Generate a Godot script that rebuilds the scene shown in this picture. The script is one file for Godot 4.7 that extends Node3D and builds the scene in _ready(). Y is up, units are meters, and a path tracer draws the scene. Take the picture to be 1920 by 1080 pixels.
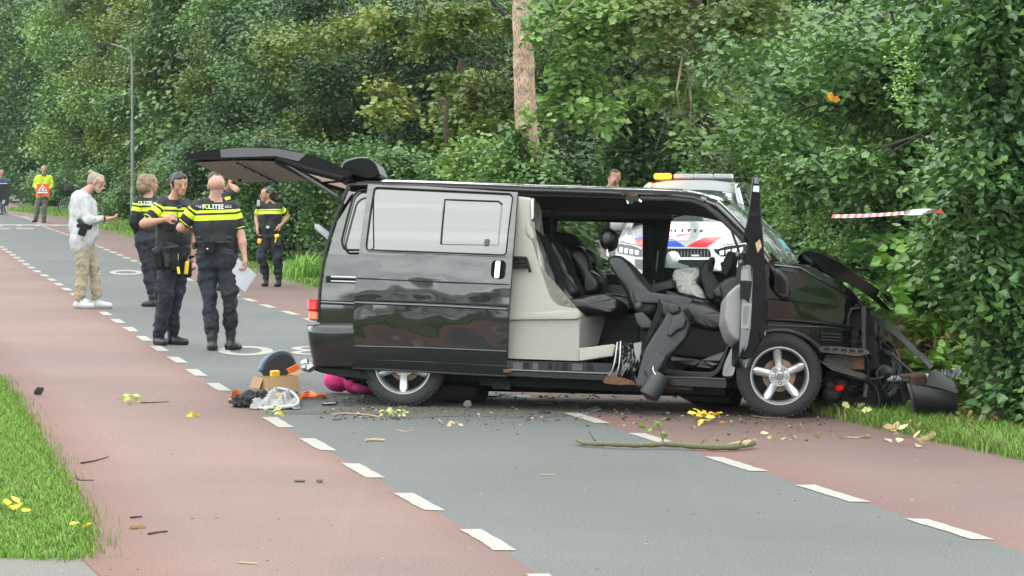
extends Node3D
# ---------------------------------------------------------------- measures of the place
const F := 6400.0      # lens length in picture widths' units (a long lens)
const HZ := 305.0      # height of the horizon
const CH := 1.95       # eye height above the road, metres
const SL := 0.012      # cross fall of the road
var names := {}
var M := {}
var rng := RandomNumberGenerator.new()
var clumps := {}

func _ready() -> void:
	rng.seed = 20240917
	setup_view()
	make_materials()
	build_ground()
	build_road_marks()
	build_van()
	build_police_car()
	build_people()
	build_street_things()
	build_litter()
	build_woods()
	build_grass()

func setup_view() -> void:
	var cam := Camera3D.new()
	cam.name = "camera"
	cam.fov = rad_to_deg(2.0 * atan(540.0 / F))
	cam.position = Vector3(0, CH, 0)
	cam.rotation.x = -atan(235.0 / F)
	cam.near = 0.1
	cam.far = 1200.0
	add_child(cam)
	cam.current = true
	var env := Environment.new()
	env.background_mode = Environment.BG_SKY
	var sky := Sky.new()
	var pano := PanoramaSkyMaterial.new()
	pano.panorama = sky_picture()
	pano.energy_multiplier = 1.0
	sky.sky_material = pano
	env.sky = sky
	env.background_energy_multiplier = 1.0
	env.ambient_light_source = Environment.AMBIENT_SOURCE_SKY
	env.tonemap_mode = Environment.TONE_MAPPER_LINEAR
	env.tonemap_exposure = 2.1
	env.sdfgi_enabled = true
	env.ssao_enabled = true
	env.ssil_enabled = true
	env.fog_enabled = true
	env.fog_density = 0.00012
	env.fog_light_color = Color(0.80, 0.86, 0.86)
	var we := WorldEnvironment.new()
	we.name = "world"
	we.environment = env
	add_child(we)
	var sun := DirectionalLight3D.new()
	sun.name = "sun"
	sun.light_energy = 0.2
	sun.light_color = Color(1.0, 0.97, 0.92)
	sun.light_angular_distance = 70.0
	sun.shadow_enabled = true
	sun.rotation = Vector3(deg_to_rad(-62), deg_to_rad(-28), 0)
	add_child(sun)

func sky_picture() -> ImageTexture:
	# a bright layer of broken cloud
	var n := FastNoiseLite.new()
	n.seed = 5
	n.frequency = 0.9
	n.fractal_octaves = 5
	var n2 := FastNoiseLite.new()
	n2.seed = 17
	n2.frequency = 1.0
	n2.fractal_octaves = 4
	var w := 1024
	var h := 512
	var im := Image.create(w, h, false, Image.FORMAT_RGBF)
	for y in h:
		var el := (0.5 - (y + 0.5) / h) * PI
		for x in w:
			var az := (x + 0.5) / w * TAU
			var d := Vector3(cos(el) * sin(az), sin(el), cos(el) * cos(az))
			var c := Color(0.30, 0.32, 0.31)
			if el > -0.02:
				var q := d / (maxf(d.y, 0.0) + 0.25)
				var v := n.get_noise_3d(q.x * 1.3, d.y * 2.0, q.z * 1.3) * 0.5 + 0.5
				v = smoothstep(0.30, 0.72, v) * 0.6 + 0.55 * smoothstep(-0.25, 0.35, n2.get_noise_3d(d.x * 5.0, d.y * 16.0, d.z * 5.0))
				var e := smoothstep(0.0, 1.0, d.y)
				var base := Color(1.08, 1.17, 1.22).lerp(Color(1.66, 1.72, 1.70), v)
				c = base * (1.14 - 0.16 * e)
			im.set_pixel(x, y, c)
	return ImageTexture.create_from_image(im)

# ---------------------------------------------------------------- placing
func gdist(px: float, py: float) -> float:
	return F * CH / (py - HZ - SL * (px - 960.0))
func G(px: float, py: float, lift := 0.0) -> Vector3:
	var d := gdist(px, py)
	var x := (px - 960.0) * d / F
	return Vector3(x, -SL * x + lift, -d)
func P(px: float, py: float, d: float) -> Vector3:
	return Vector3((px - 960.0) * d / F, CH - (py - HZ) * d / F, -d)
func GD(px: float, d: float, lift := 0.0) -> Vector3:
	var x := (px - 960.0) * d / F
	return Vector3(x, -SL * x + lift, -d)
func gy(x: float) -> float:
	return -SL * x

# ---------------------------------------------------------------- naming
func numbered(n: String) -> String:
	if not names.has(n):
		names[n] = 0
		return n
	names[n] += 1
	return "%s_%03d" % [n, names[n]]
func tag(o: Node3D, label: String, category: String, group := "") -> Node3D:
	o.set_meta("label", label)
	o.set_meta("category", category)
	if group: o.set_meta("group", group)
	return o
func thing(called: String, label: String, category: String, at := Vector3.ZERO, group := "") -> Node3D:
	var o := Node3D.new()
	o.name = numbered(called)
	add_child(o)
	o.position = at
	return tag(o, label, category, group)
func structure(o: Node3D) -> Node3D:
	o.set_meta("kind", "structure")
	return o
func stuff(o: Node3D) -> Node3D:
	o.set_meta("kind", "stuff")
	return o

# ---------------------------------------------------------------- meshes from loose triangles
func mesh_of(T: PackedVector3Array, crease := 40.0, cols := PackedColorArray()) -> ArrayMesh:
	var nt := T.size() / 3
	var fn := PackedVector3Array()
	fn.resize(nt)
	for i in nt:
		fn[i] = (T[i * 3 + 2] - T[i * 3]).cross(T[i * 3 + 1] - T[i * 3])
	var N := PackedVector3Array()
	N.resize(T.size())
	if crease <= 0.0:
		for i in nt:
			var u := fn[i].normalized()
			N[i * 3] = u
			N[i * 3 + 1] = u
			N[i * 3 + 2] = u
	elif crease >= 179.0:
		var sum := {}
		for i in T.size():
			var k := Vector3i((T[i] * 4000.0).round())
			sum[k] = sum.get(k, Vector3.ZERO) + fn[i / 3]
		for i in T.size():
			N[i] = sum[Vector3i((T[i] * 4000.0).round())].normalized()
	else:
		var at := {}
		for i in T.size():
			var k := Vector3i((T[i] * 4000.0).round())
			if at.has(k): at[k].append(i / 3)
			else: at[k] = [i / 3]
		var un := PackedVector3Array()
		un.resize(nt)
		for i in nt: un[i] = fn[i].normalized()
		var lim := cos(deg_to_rad(crease))
		for i in T.size():
			var s := Vector3.ZERO
			var me := un[i / 3]
			for j in at[Vector3i((T[i] * 4000.0).round())]:
				if un[j].dot(me) >= lim: s += fn[j]
			N[i] = s.normalized() if s.length_squared() > 1e-20 else me
	return raw_mesh(T, N, cols)
func raw_mesh(T: PackedVector3Array, N: PackedVector3Array, cols := PackedColorArray()) -> ArrayMesh:
	var a := []
	a.resize(Mesh.ARRAY_MAX)
	a[Mesh.ARRAY_VERTEX] = T
	a[Mesh.ARRAY_NORMAL] = N
	if cols.size() == T.size(): a[Mesh.ARRAY_COLOR] = cols
	var m := ArrayMesh.new()
	if T.size() >= 3: m.add_surface_from_arrays(Mesh.PRIMITIVE_TRIANGLES, a)
	return m
func node_of(called: String, m: Mesh, mat: Material, parent: Node3D, xf := Transform3D()) -> MeshInstance3D:
	var o := MeshInstance3D.new()
	o.name = called if parent != self else numbered(called)
	o.mesh = m
	o.material_override = mat
	parent.add_child(o, true)
	o.transform = xf
	return o
func obj(called: String, T: PackedVector3Array, mat: Material, parent: Node3D, crease := 40.0, xf := Transform3D()) -> MeshInstance3D:
	return node_of(called, mesh_of(T, crease), mat, parent, xf)

func quad(T: PackedVector3Array, a: Vector3, b: Vector3, c: Vector3, d: Vector3) -> void:
	T.append(a); T.append(b); T.append(c)
	T.append(a); T.append(c); T.append(d)
func box(T: PackedVector3Array, xf: Transform3D, size: Vector3, ch := 0.0) -> void:
	# a box with chamfered edges
	var h := size * 0.5
	if ch <= 0.0:
		var c := []
		for i in 8:
			c.append(xf * Vector3(h.x * (1 if i & 1 else -1), h.y * (1 if i & 2 else -1), h.z * (1 if i & 4 else -1)))
		quad(T, c[0], c[2], c[3], c[1]); quad(T, c[5], c[7], c[6], c[4])
		quad(T, c[4], c[6], c[2], c[0]); quad(T, c[1], c[3], c[7], c[5])
		quad(T, c[2], c[6], c[7], c[3]); quad(T, c[0], c[1], c[5], c[4])
		return
	var k := minf(ch, minf(h.x, minf(h.y, h.z)) * 0.95)
	var pts := PackedVector3Array()
	for i in 8:
		var s := Vector3(1 if i & 1 else -1, 1 if i & 2 else -1, 1 if i & 4 else -1)
		for ax in 3:
			var v := (h - Vector3(k, k, k)) * s
			v[ax] = h[ax] * s[ax]
			pts.append(v)
	hull(T, pts, xf)
func hull(T: PackedVector3Array, pts: PackedVector3Array, xf := Transform3D()) -> void:
	# convex hull of a few points
	var s := ConvexPolygonShape3D.new()
	s.points = pts
	var m := s.get_debug_mesh()
	# Godot draws hulls as lines; gather the faces here instead
	var n := pts.size()
	var mid := Vector3.ZERO
	for p in pts: mid += p / n
	var done := {}
	for i in n:
		for j in range(i + 1, n):
			for l in range(j + 1, n):
				var nn := (pts[j] - pts[i]).cross(pts[l] - pts[i])
				if nn.length_squared() < 1e-16: continue
				nn = nn.normalized()
				if nn.dot(pts[i] - mid) < 0: nn = -nn
				var key := Vector3i((nn * 500.0).round())
				var d0 := nn.dot(pts[i])
				if done.has(key): continue
				var ok := true
				var on := []
				for q in n:
					var e := nn.dot(pts[q]) - d0
					if e > 1e-5:
						ok = false
						break
					if e > -1e-5: on.append(q)
				if not ok: continue
				done[key] = true
				var c := Vector3.ZERO
				for q in on: c += pts[q] / on.size()
				var u := (pts[on[0]] - c).normalized()
				var w := nn.cross(u)
				on.sort_custom(func(a, b): return atan2((pts[a] - c).dot(w), (pts[a] - c).dot(u)) > atan2((pts[b] - c).dot(w), (pts[b] - c).dot(u)))
				for q in range(1, on.size() - 1):
					T.append(xf * pts[on[0]]); T.append(xf * pts[on[q]]); T.append(xf * pts[on[q + 1]])
func at(p: Vector3) -> Transform3D:
	return Transform3D(Basis(), p)
func turned(p: Vector3, e: Vector3) -> Transform3D:
	return Transform3D(Basis.from_euler(e), p)
func aim(a: Vector3, b: Vector3) -> Transform3D:
	# y along a->b, at the middle
	var y := (b - a).normalized()
	var x := y.cross(Vector3(0.13, 0.21, 0.97)).normalized()
	return Transform3D(Basis(x, y, x.cross(y)), (a + b) * 0.5)
func tube(T: PackedVector3Array, pts: Array, rad, n := 8, caps := true) -> void:
	var prev := []
	var x := Vector3.ZERO
	for i in pts.size():
		var d: Vector3 = (pts[mini(i + 1, pts.size() - 1)] - pts[maxi(i - 1, 0)]).normalized()
		if x == Vector3.ZERO:
			x = d.cross(Vector3.UP if absf(d.y) < 0.9 else Vector3.RIGHT).normalized()
		x = (x - d * x.dot(d)).normalized()
		var y := d.cross(x)
		var r: float = rad[mini(i, rad.size() - 1)] if rad is Array else rad
		var ring := []
		for k in n:
			var a := TAU * k / n
			ring.append(pts[i] + (x * cos(a) + y * sin(a)) * r)
		if prev:
			for k in n:
				quad(T, prev[k], ring[k], ring[(k + 1) % n], prev[(k + 1) % n])
		elif caps:
			for k in range(1, n - 1):
				T.append(ring[0]); T.append(ring[k]); T.append(ring[k + 1])
		prev = ring
	if caps:
		for k in range(1, n - 1):
			T.append(prev[0]); T.append(prev[k + 1]); T.append(prev[k])
func lathe(T: PackedVector3Array, prof: Array, n := 32, xf := Transform3D(), closed := false) -> void:
	# profile points (radius, along z); turns about z
	var m := prof.size()
	for i in (m if closed else m - 1):
		var p: Vector2 = prof[i]
		var q: Vector2 = prof[(i + 1) % m]
		for k in n:
			var a := TAU * k / n
			var b := TAU * (k + 1) / n
			var A := xf * Vector3(cos(a) * p.x, sin(a) * p.x, p.y)
			var B := xf * Vector3(cos(b) * p.x, sin(b) * p.x, p.y)
			var C := xf * Vector3(cos(b) * q.x, sin(b) * q.x, q.y)
			var D := xf * Vector3(cos(a) * q.x, sin(a) * q.x, q.y)
			if p.x > 1e-6: T.append(A); T.append(B); T.append(C)
			if q.x > 1e-6: T.append(A); T.append(C); T.append(D)
func ball(T: PackedVector3Array, xf: Transform3D, r: Vector3, n := 14, e := 1.0) -> void:
	# an ellipsoid; e < 1 makes it boxier
	var m := n / 2
	for i in m:
		for k in n:
			var q := []
			for s in [[i, k], [i, k + 1], [i + 1, k + 1], [i + 1, k]]:
				var la: float = -PI / 2 + PI * s[0] / m
				var lo: float = TAU * s[1] / n
				var v := Vector3(cos(la) * cos(lo), sin(la), cos(la) * sin(lo))
				if e != 1.0:
					v = Vector3(signf(v.x) * pow(absf(v.x), e), signf(v.y) * pow(absf(v.y), e), signf(v.z) * pow(absf(v.z), e))
				q.append(xf * (v * r))
			if i > 0: T.append(q[0]); T.append(q[1]); T.append(q[2])
			elif i == 0: T.append(q[0]); T.append(q[2]); T.append(q[3])
			if i > 0 and i < m: T.append(q[0]); T.append(q[2]); T.append(q[3])
func prism(T: PackedVector3Array, poly: PackedVector2Array, z0: float, z1: float, xf := Transform3D()) -> void:
	var ix := Geometry2D.triangulate_polygon(poly)
	var cw := Geometry2D.is_polygon_clockwise(poly)
	for i in range(0, ix.size(), 3):
		var a := poly[ix[i]]
		var b := poly[ix[i + 1]]
		var c := poly[ix[i + 2]]
		if (b - a).cross(c - a) > 0:
			var t := b
			b = c
			c = t
		T.append(xf * Vector3(a.x, a.y, z1)); T.append(xf * Vector3(b.x, b.y, z1)); T.append(xf * Vector3(c.x, c.y, z1))
		T.append(xf * Vector3(a.x, a.y, z0)); T.append(xf * Vector3(c.x, c.y, z0)); T.append(xf * Vector3(b.x, b.y, z0))
	for i in poly.size():
		var a := poly[i]
		var b := poly[(i + 1) % poly.size()]
		if cw:
			var t := a
			a = b
			b = t
		quad(T, xf * Vector3(a.x, a.y, z1), xf * Vector3(a.x, a.y, z0), xf * Vector3(b.x, b.y, z0), xf * Vector3(b.x, b.y, z1))
func grid(T: PackedVector3Array, f: Callable, nu: int, nv: int) -> void:
	var rows := []
	for j in nv + 1:
		var r := PackedVector3Array()
		for i in nu + 1: r.append(f.call(float(i) / nu, float(j) / nv))
		rows.append(r)
	for j in nv:
		for i in nu:
			quad(T, rows[j][i], rows[j + 1][i], rows[j + 1][i + 1], rows[j][i + 1])
func rounded(pts: Array, rad: float, n := 4) -> PackedVector2Array:
	# polygon with rounded corners
	var out := PackedVector2Array()
	for i in pts.size():
		var p: Vector2 = pts[i]
		var a: Vector2 = pts[(i + pts.size() - 1) % pts.size()]
		var b: Vector2 = pts[(i + 1) % pts.size()]
		var r := minf(rad, minf(p.distance_to(a), p.distance_to(b)) * 0.45)
		var s := p + (a - p).normalized() * r
		var e := p + (b - p).normalized() * r
		for k in n + 1:
			var t := float(k) / n
			out.append(s.lerp(p, t).lerp(p.lerp(e, t), t))
	return out
func smooth_line(pts: Array, per := 4) -> Array:
	var out := []
	for i in pts.size() - 1:
		var a = pts[maxi(i - 1, 0)]
		var b = pts[i]
		var c = pts[i + 1]
		var d = pts[mini(i + 2, pts.size() - 1)]
		for k in per:
			out.append(b.cubic_interpolate(c, a, d, float(k) / per))
	out.append(pts[-1])
	return out
func letters(text: String, height: float, mat: Material, parent: Node3D, called: String, xf: Transform3D, depth := 0.002, font_name := "Droid Sans", bold := true, spread := 0.0) -> MeshInstance3D:
	var tm := TextMesh.new()
	var f := SystemFont.new()
	f.font_names = PackedStringArray([font_name])
	f.font_weight = 700 if bold else 400
	tm.font = f
	tm.text = text
	tm.font_size = 64
	tm.pixel_size = height / 46.0
	tm.depth = depth
	tm.curve_step = 2.0
	return node_of(called, tm, mat, parent, xf)

# ---------------------------------------------------------------- materials
func lin(r: float, g: float, b: float) -> Color:
	return Color(r, g, b).linear_to_srgb()
func plainmat(c: Color, rough := 0.6, metal := 0.0, spec := 0.5) -> StandardMaterial3D:
	var m := StandardMaterial3D.new()
	m.albedo_color = c
	m.roughness = rough
	m.metallic = metal
	m.metallic_specular = spec
	return m
func noise_tex(freq: float, stops: Array, size := 512, kind := FastNoiseLite.TYPE_SIMPLEX_SMOOTH, oct := 4, sd := 1) -> NoiseTexture2D:
	var n := FastNoiseLite.new()
	n.seed = sd
	n.noise_type = kind
	n.frequency = freq
	n.fractal_octaves = oct
	var t := NoiseTexture2D.new()
	t.width = size
	t.height = size
	t.seamless = true
	t.generate_mipmaps = false
	t.noise = n
	if stops:
		var g := Gradient.new()
		g.offsets = PackedFloat32Array()
		var offs := PackedFloat32Array()
		var cols := PackedColorArray()
		for s in stops:
			offs.append(s[0])
			cols.append(s[1])
		g.offsets = offs
		g.colors = cols
		t.color_ramp = g
	return t
func grained(c: Color, dark: float, light: float, freq: float, tile: float, rough := 0.8, bump := 0.0, world := true, sd := 1, size := 512) -> StandardMaterial3D:
	# a colour broken up by noise
	var m := StandardMaterial3D.new()
	m.albedo_color = c
	m.roughness = rough
	var d := Color(dark, dark, dark)
	var l := Color(light, light, light)
	m.albedo_texture = noise_tex(freq, [[0.25, d], [0.5, d.lerp(l, 0.5)], [0.75, l]], size, FastNoiseLite.TYPE_SIMPLEX_SMOOTH, 5, sd)
	m.uv1_triplanar = true
	m.uv1_world_triplanar = world
	m.uv1_scale = Vector3.ONE / tile
	if bump > 0.0:
		m.heightmap_enabled = true
		m.heightmap_scale = bump
		m.heightmap_texture = m.albedo_texture
	return m
func mottle(m: StandardMaterial3D, freq: float, tile: float, lo: Color, hi: Color, sd := 9) -> void:
	# broad uneven tone over a fine grain
	m.detail_enabled = true
	m.detail_blend_mode = BaseMaterial3D.BLEND_MODE_MUL
	m.detail_albedo = noise_tex(freq, [[0.15, lo], [0.5, lo.lerp(hi, 0.55)], [0.85, hi]], 512, FastNoiseLite.TYPE_SIMPLEX_SMOOTH, 4, sd)
	m.detail_uv_layer = BaseMaterial3D.DETAIL_UV_2
	m.uv2_triplanar = true
	m.uv2_world_triplanar = true
	m.uv2_scale = Vector3.ONE / tile

func make_materials() -> void:
	M.asphalt = grained(lin(0.089, 0.0945, 0.092), 0.66, 1.34, 0.11, 2.0, 0.85, 0.15, true, 3, 1024)
	mottle(M.asphalt, 0.010, 23.0, Color(0.90, 0.90, 0.90), Color(1, 1, 1), 11)
	M.red = grained(lin(0.192, 0.115, 0.094), 0.72, 1.27, 0.12, 2.0, 0.9, 0.15, true, 4, 1024)
	mottle(M.red, 0.010, 19.0, Color(0.88, 0.9, 0.91), Color(1, 1, 1), 12)
	M.red.vertex_color_use_as_albedo = true
	M.paint = grained(lin(0.29, 0.283, 0.245), 0.8, 1.08, 0.05, 0.7, 0.75, 0.1, true, 5)
	M.soil = grained(lin(0.065, 0.11, 0.025), 0.4, 1.3, 0.03, 1.5, 0.95, 1.0, true, 6)
	M.litter_soil = grained(lin(0.06, 0.04, 0.022), 0.35, 1.4, 0.06, 1.2, 0.95, 1.5, true, 7)
	M.concrete = grained(lin(0.20, 0.19, 0.17), 0.4, 1.3, 0.12, 0.5, 0.9, 0.3, true, 8)
	# vehicle surfaces
	M.paint_black = plainmat(lin(0.004, 0.004, 0.005), 0.07, 0.0, 0.62)
	M.paint_black.clearcoat_enabled = true
	M.paint_black.clearcoat = 1.0
	M.paint_black.clearcoat_roughness = 0.03
	M.paint_dull = plainmat(lin(0.006, 0.006, 0.007), 0.3, 0.0, 0.35)
	M.plastic = grained(lin(0.010, 0.011, 0.012), 0.8, 1.15, 0.05, 0.4, 0.55, 0.02, false, 21)
	M.plastic_grey = grained(lin(0.075, 0.08, 0.085), 0.85, 1.1, 0.03, 0.4, 0.5, 0.02, false, 22)
	M.rubber = grained(lin(0.022, 0.022, 0.022), 0.7, 1.3, 0.03, 0.4, 0.78, 0.05, false, 23)
	M.alloy = plainmat(lin(0.55, 0.56, 0.57), 0.32, 0.75, 0.5)
	M.steel = plainmat(lin(0.35, 0.35, 0.36), 0.35, 0.9, 0.5)
	M.steel_dark = plainmat(lin(0.10, 0.105, 0.11), 0.3, 0.8, 0.5)
	M.chrome = plainmat(lin(0.75, 0.75, 0.76), 0.12, 1.0, 0.5)
	M.rust = grained(lin(0.16, 0.075, 0.035), 0.3, 1.4, 0.05, 0.3, 0.9, 0.1, false, 24)
	M.dirty_metal = grained(lin(0.05, 0.046, 0.04), 0.3, 1.5, 0.04, 0.4, 0.6, 0.1, false, 25)
	M.leather = grained(lin(0.007, 0.007, 0.008), 0.7, 1.2, 0.03, 0.35, 0.36, 0.12, false, 26)
	M.beige = grained(lin(0.29, 0.28, 0.24), 0.985, 1.015, 0.02, 0.6, 0.6, 0.0, false, 27)
	M.headlining = plainmat(lin(0.045, 0.045, 0.045), 0.95)
	M.inside = plainmat(lin(0.012, 0.012, 0.013), 0.8, 0.0, 0.3)
	M.carpet = plainmat(lin(0.02, 0.02, 0.02), 0.95)
	M.gate_trim = grained(lin(0.34, 0.31, 0.285), 0.85, 1.1, 0.02, 0.6, 0.75, 0.0, false, 28)
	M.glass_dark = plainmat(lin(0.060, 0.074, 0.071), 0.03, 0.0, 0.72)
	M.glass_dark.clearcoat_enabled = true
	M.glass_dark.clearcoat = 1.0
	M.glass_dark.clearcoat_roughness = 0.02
	M.glass = plainmat(Color(0.25, 0.29, 0.28, 0.10), 0.04)
	M.glass.transparency = BaseMaterial3D.TRANSPARENCY_ALPHA
	M.lens_red = plainmat(lin(0.55, 0.012, 0.012), 0.1)
	M.lens_orange = plainmat(lin(0.50, 0.14, 0.06), 0.12)
	M.lens_clear = plainmat(lin(0.6, 0.62, 0.64), 0.08, 0.3)
	M.white_paint = plainmat(lin(0.40, 0.41, 0.42), 0.2)
	M.white_paint.clearcoat_enabled = true
	M.white_paint.clearcoat = 1.0
	M.white_paint.clearcoat_roughness = 0.05
	M.white_roof = plainmat(lin(0.40, 0.41, 0.42), 0.5, 0.0, 0.2)
	M.police_red = plainmat(lin(0.62, 0.02, 0.025), 0.25)
	M.police_blue = plainmat(lin(0.02, 0.07, 0.45), 0.25)
	M.black = plainmat(lin(0.006, 0.006, 0.006), 0.6, 0.0, 0.3)
	M.amber = plainmat(lin(0.9, 0.35, 0.03), 0.3)
	M.amber.emission_enabled = true
	M.amber.emission = Color(1.0, 0.42, 0.04)
	M.amber.emission_energy_multiplier = 2.6
	# cloth and skin
	M.navy = grained(lin(0.011, 0.014, 0.024), 0.7, 1.35, 0.02, 0.5, 0.85, 0.0, false, 31)
	M.shirt_black = grained(lin(0.010, 0.0105, 0.013), 0.75, 1.3, 0.02, 0.5, 0.85, 0.0, false, 32)
	M.vest = grained(lin(0.009, 0.010, 0.012), 0.7, 1.35, 0.03, 0.3, 0.75, 0.0, false, 33)
	M.neon = plainmat(lin(0.50, 0.66, 0.015), 0.6)
	M.neon_jacket = grained(lin(0.46, 0.60, 0.015), 0.8, 1.1, 0.015, 0.6, 0.7, 0.0, false, 34)
	M.neon_orange = plainmat(lin(0.60, 0.07, 0.015), 0.6)
	M.print = plainmat(lin(0.72, 0.75, 0.72), 0.6)
	M.white_cloth = grained(lin(0.37, 0.375, 0.39), 0.97, 1.02, 0.015, 0.5, 0.85, 0.0, false, 35)
	M.khaki = grained(lin(0.27, 0.225, 0.155), 0.92, 1.05, 0.02, 0.4, 0.88, 0.0, false, 36)
	M.grey_cloth = grained(lin(0.12, 0.115, 0.11), 0.75, 1.15, 0.02, 0.5, 0.88, 0.0, false, 37)
	M.blue_cloth = grained(lin(0.035, 0.07, 0.12), 0.75, 1.15, 0.02, 0.5, 0.88, 0.0, false, 38)
	M.boot = plainmat(lin(0.010, 0.010, 0.010), 0.42)
	M.shoe_white = plainmat(lin(0.40, 0.40, 0.41), 0.6)
	M.skin = plainmat(lin(0.36, 0.195, 0.130), 0.55)
	M.skin_tan = plainmat(lin(0.34, 0.185, 0.118), 0.55)
	M.skin_pink = plainmat(lin(0.38, 0.205, 0.148), 0.55)
	M.skin_dark = M.skin_tan
	for k in ["skin", "skin_tan", "skin_pink"]:
		M[k].subsurf_scatter_enabled = true
		M[k].subsurf_scatter_strength = 0.15
	M.hair_blond = grained(lin(0.27, 0.19, 0.105), 0.3, 1.4, 0.05, 0.2, 0.55, 0.1, false, 41)
	M.hair_grey = grained(lin(0.30, 0.255, 0.205), 0.6, 1.2, 0.05, 0.2, 0.55, 0.1, false, 42)
	M.hair_dark = grained(lin(0.014, 0.012, 0.011), 0.6, 1.4, 0.05, 0.2, 0.45, 0.1, false, 43)
	M.hair_brown = grained(lin(0.06, 0.04, 0.028), 0.6, 1.3, 0.05, 0.2, 0.5, 0.1, false, 44)
	M.stubble = plainmat(lin(0.26, 0.16, 0.12), 0.6)
	M.lip = plainmat(lin(0.38, 0.13, 0.11), 0.5)
	M.eye = plainmat(lin(0.02, 0.015, 0.012), 0.2)
	M.print_grey = plainmat(lin(0.30, 0.33, 0.36), 0.5)
	M.orange_yellow = plainmat(lin(0.85, 0.40, 0.02), 0.45)
	M.paper_beard = plainmat(lin(0.34, 0.26, 0.20), 0.8)
	M.tape_red = plainmat(lin(0.62, 0.03, 0.04), 0.5)
	M.tape_white = plainmat(lin(0.5, 0.48, 0.48), 0.5)
	M.card_red = plainmat(lin(0.40, 0.06, 0.03), 0.8)
	M.yellow_packet = plainmat(lin(0.75, 0.42, 0.03), 0.5)
	M.blue_grey = plainmat(lin(0.10, 0.15, 0.20), 0.4)
	M.grey_pale = grained(lin(0.42, 0.425, 0.42), 0.85, 1.1, 0.02, 0.3, 0.85, 0.0, false, 58)
	M.pink_dark = plainmat(lin(0.28, 0.02, 0.12), 0.9)
	M.rust_dark = grained(lin(0.07, 0.035, 0.022), 0.4, 1.4, 0.05, 0.3, 0.9, 0.1, false, 59)
	M.mud = grained(lin(0.085, 0.078, 0.068), 0.5, 1.3, 0.06, 0.9, 0.95, 0.4, true, 57)
	M.yellow = plainmat(lin(0.80, 0.56, 0.02), 0.45)
	M.paper = plainmat(lin(0.42, 0.43, 0.46), 0.7)
	M.pink_paper = plainmat(lin(0.75, 0.5, 0.55), 0.7)
	# small things
	M.card = grained(lin(0.36, 0.24, 0.12), 0.97, 1.02, 0.02, 0.3, 0.85, 0.0, false, 51)
	M.card_in = plainmat(lin(0.27, 0.17, 0.09), 0.85)
	M.orange = plainmat(lin(0.85, 0.17, 0.025), 0.45)
	M.pink = grained(lin(0.62, 0.035, 0.19), 0.85, 1.1, 0.02, 0.4, 0.9, 0.0, false, 52)
	M.grey_jacket = grained(lin(0.30, 0.305, 0.30), 0.75, 1.15, 0.02, 0.3, 0.85, 0.1, false, 53)
	M.dark_jacket = grained(lin(0.018, 0.019, 0.02), 0.7, 1.3, 0.03, 0.3, 0.8, 0.1, false, 54)
	M.galv = grained(lin(0.15, 0.175, 0.17), 0.85, 1.1, 0.02, 0.5, 0.5, 0.0, false, 55)
	M.bark_pine = bark(lin(0.62, 0.43, 0.30), 61)
	M.bark = bark(lin(0.085, 0.062, 0.042), 62)
	M.bark_dark = bark(lin(0.045, 0.036, 0.026), 63)
	M.branch = grained(lin(0.16, 0.15, 0.08), 0.45, 1.35, 0.05, 0.25, 0.9, 0.3, false, 64)
	M.wood_raw = plainmat(lin(0.34, 0.25, 0.15), 0.8)
	M.leaf = leafmat(0.42, 0.30)
	M.leaf_gloss = leafmat(0.34, 0.24)
	M.grass = leafmat(0.6, 0.3)
	M.dry = leafmat(0.75, 0.3)
	M.tint = plainmat(Color.WHITE, 0.85)
	M.tint.vertex_color_use_as_albedo = true

func leafmat(rough: float, through: float) -> StandardMaterial3D:
	var m := plainmat(Color.WHITE, rough)
	m.vertex_color_use_as_albedo = true
	m.backlight_enabled = true
	m.backlight = Color(through * 1.1, through * 1.2, through * 0.5).linear_to_srgb()
	m.cull_mode = BaseMaterial3D.CULL_DISABLED
	return m
func bark(c: Color, sd: int) -> StandardMaterial3D:
	var m := grained(c, 0.55, 1.22, 0.03, 1.0, 0.95, 0.9, false, sd)
	m.uv1_scale = Vector3(3.2, 0.7, 3.2)
	mottle(m, 0.02, 2.5, Color(0.7, 0.72, 0.74), Color(1, 1, 1), sd + 30)
	m.uv2_world_triplanar = false
	return m

# ---------------------------------------------------------------- ground and road
var edge := {}
func px_line(pts: Array) -> Array:
	# picture points on the ground -> [distance, x] rows, nearest first
	var rows := []
	for p in pts:
		var d := gdist(p.x, p.y)
		rows.append(Vector2(d, (p.x - 960.0) * d / F))
	rows.sort_custom(func(a, b): return a.x < b.x)
	return rows
func across(name: String, d: float) -> float:
	var r: Array = edge[name]
	var i := 0
	while i < r.size() - 2 and r[i + 1].x < d: i += 1
	var a: Vector2 = r[i]
	var b: Vector2 = r[i + 1]
	var t := (d - a.x) / (b.x - a.x)
	if t < 0.0 or t > 1.0: return lerpf(a.y, b.y, t)
	var pa: Vector2 = r[maxi(i - 1, 0)]
	var pb: Vector2 = r[mini(i + 2, r.size() - 1)]
	var ma := (b.y - pa.y) / (b.x - pa.x)
	var mb := (pb.y - a.y) / (pb.x - a.x)
	var h := b.x - a.x
	var t2 := t * t
	var t3 := t2 * t
	return (2 * t3 - 3 * t2 + 1) * a.y + (t3 - 2 * t2 + t) * h * ma + (-2 * t3 + 3 * t2) * b.y + (t3 - t2) * h * mb
func on_ground(x: float, d: float, lift: float) -> Vector3:
	return Vector3(x, gy(x) + lift, -d)
func strip(T: PackedVector3Array, a: String, b: String, d0: float, d1: float, lift: float) -> void:
	var d := d0
	while d < d1 - 0.001:
		var e := minf(d + (0.8 if d < 60 else 2.0), d1)
		for k in 3:
			var p := []
			for q in [[d, k], [e, k], [e, k + 1], [d, k + 1]]:
				p.append(on_ground(lerpf(across(a, q[0]), across(b, q[0]), q[1] / 3.0), q[0], lift))
			quad(T, p[0], p[1], p[2], p[3])
		d = e
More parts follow.
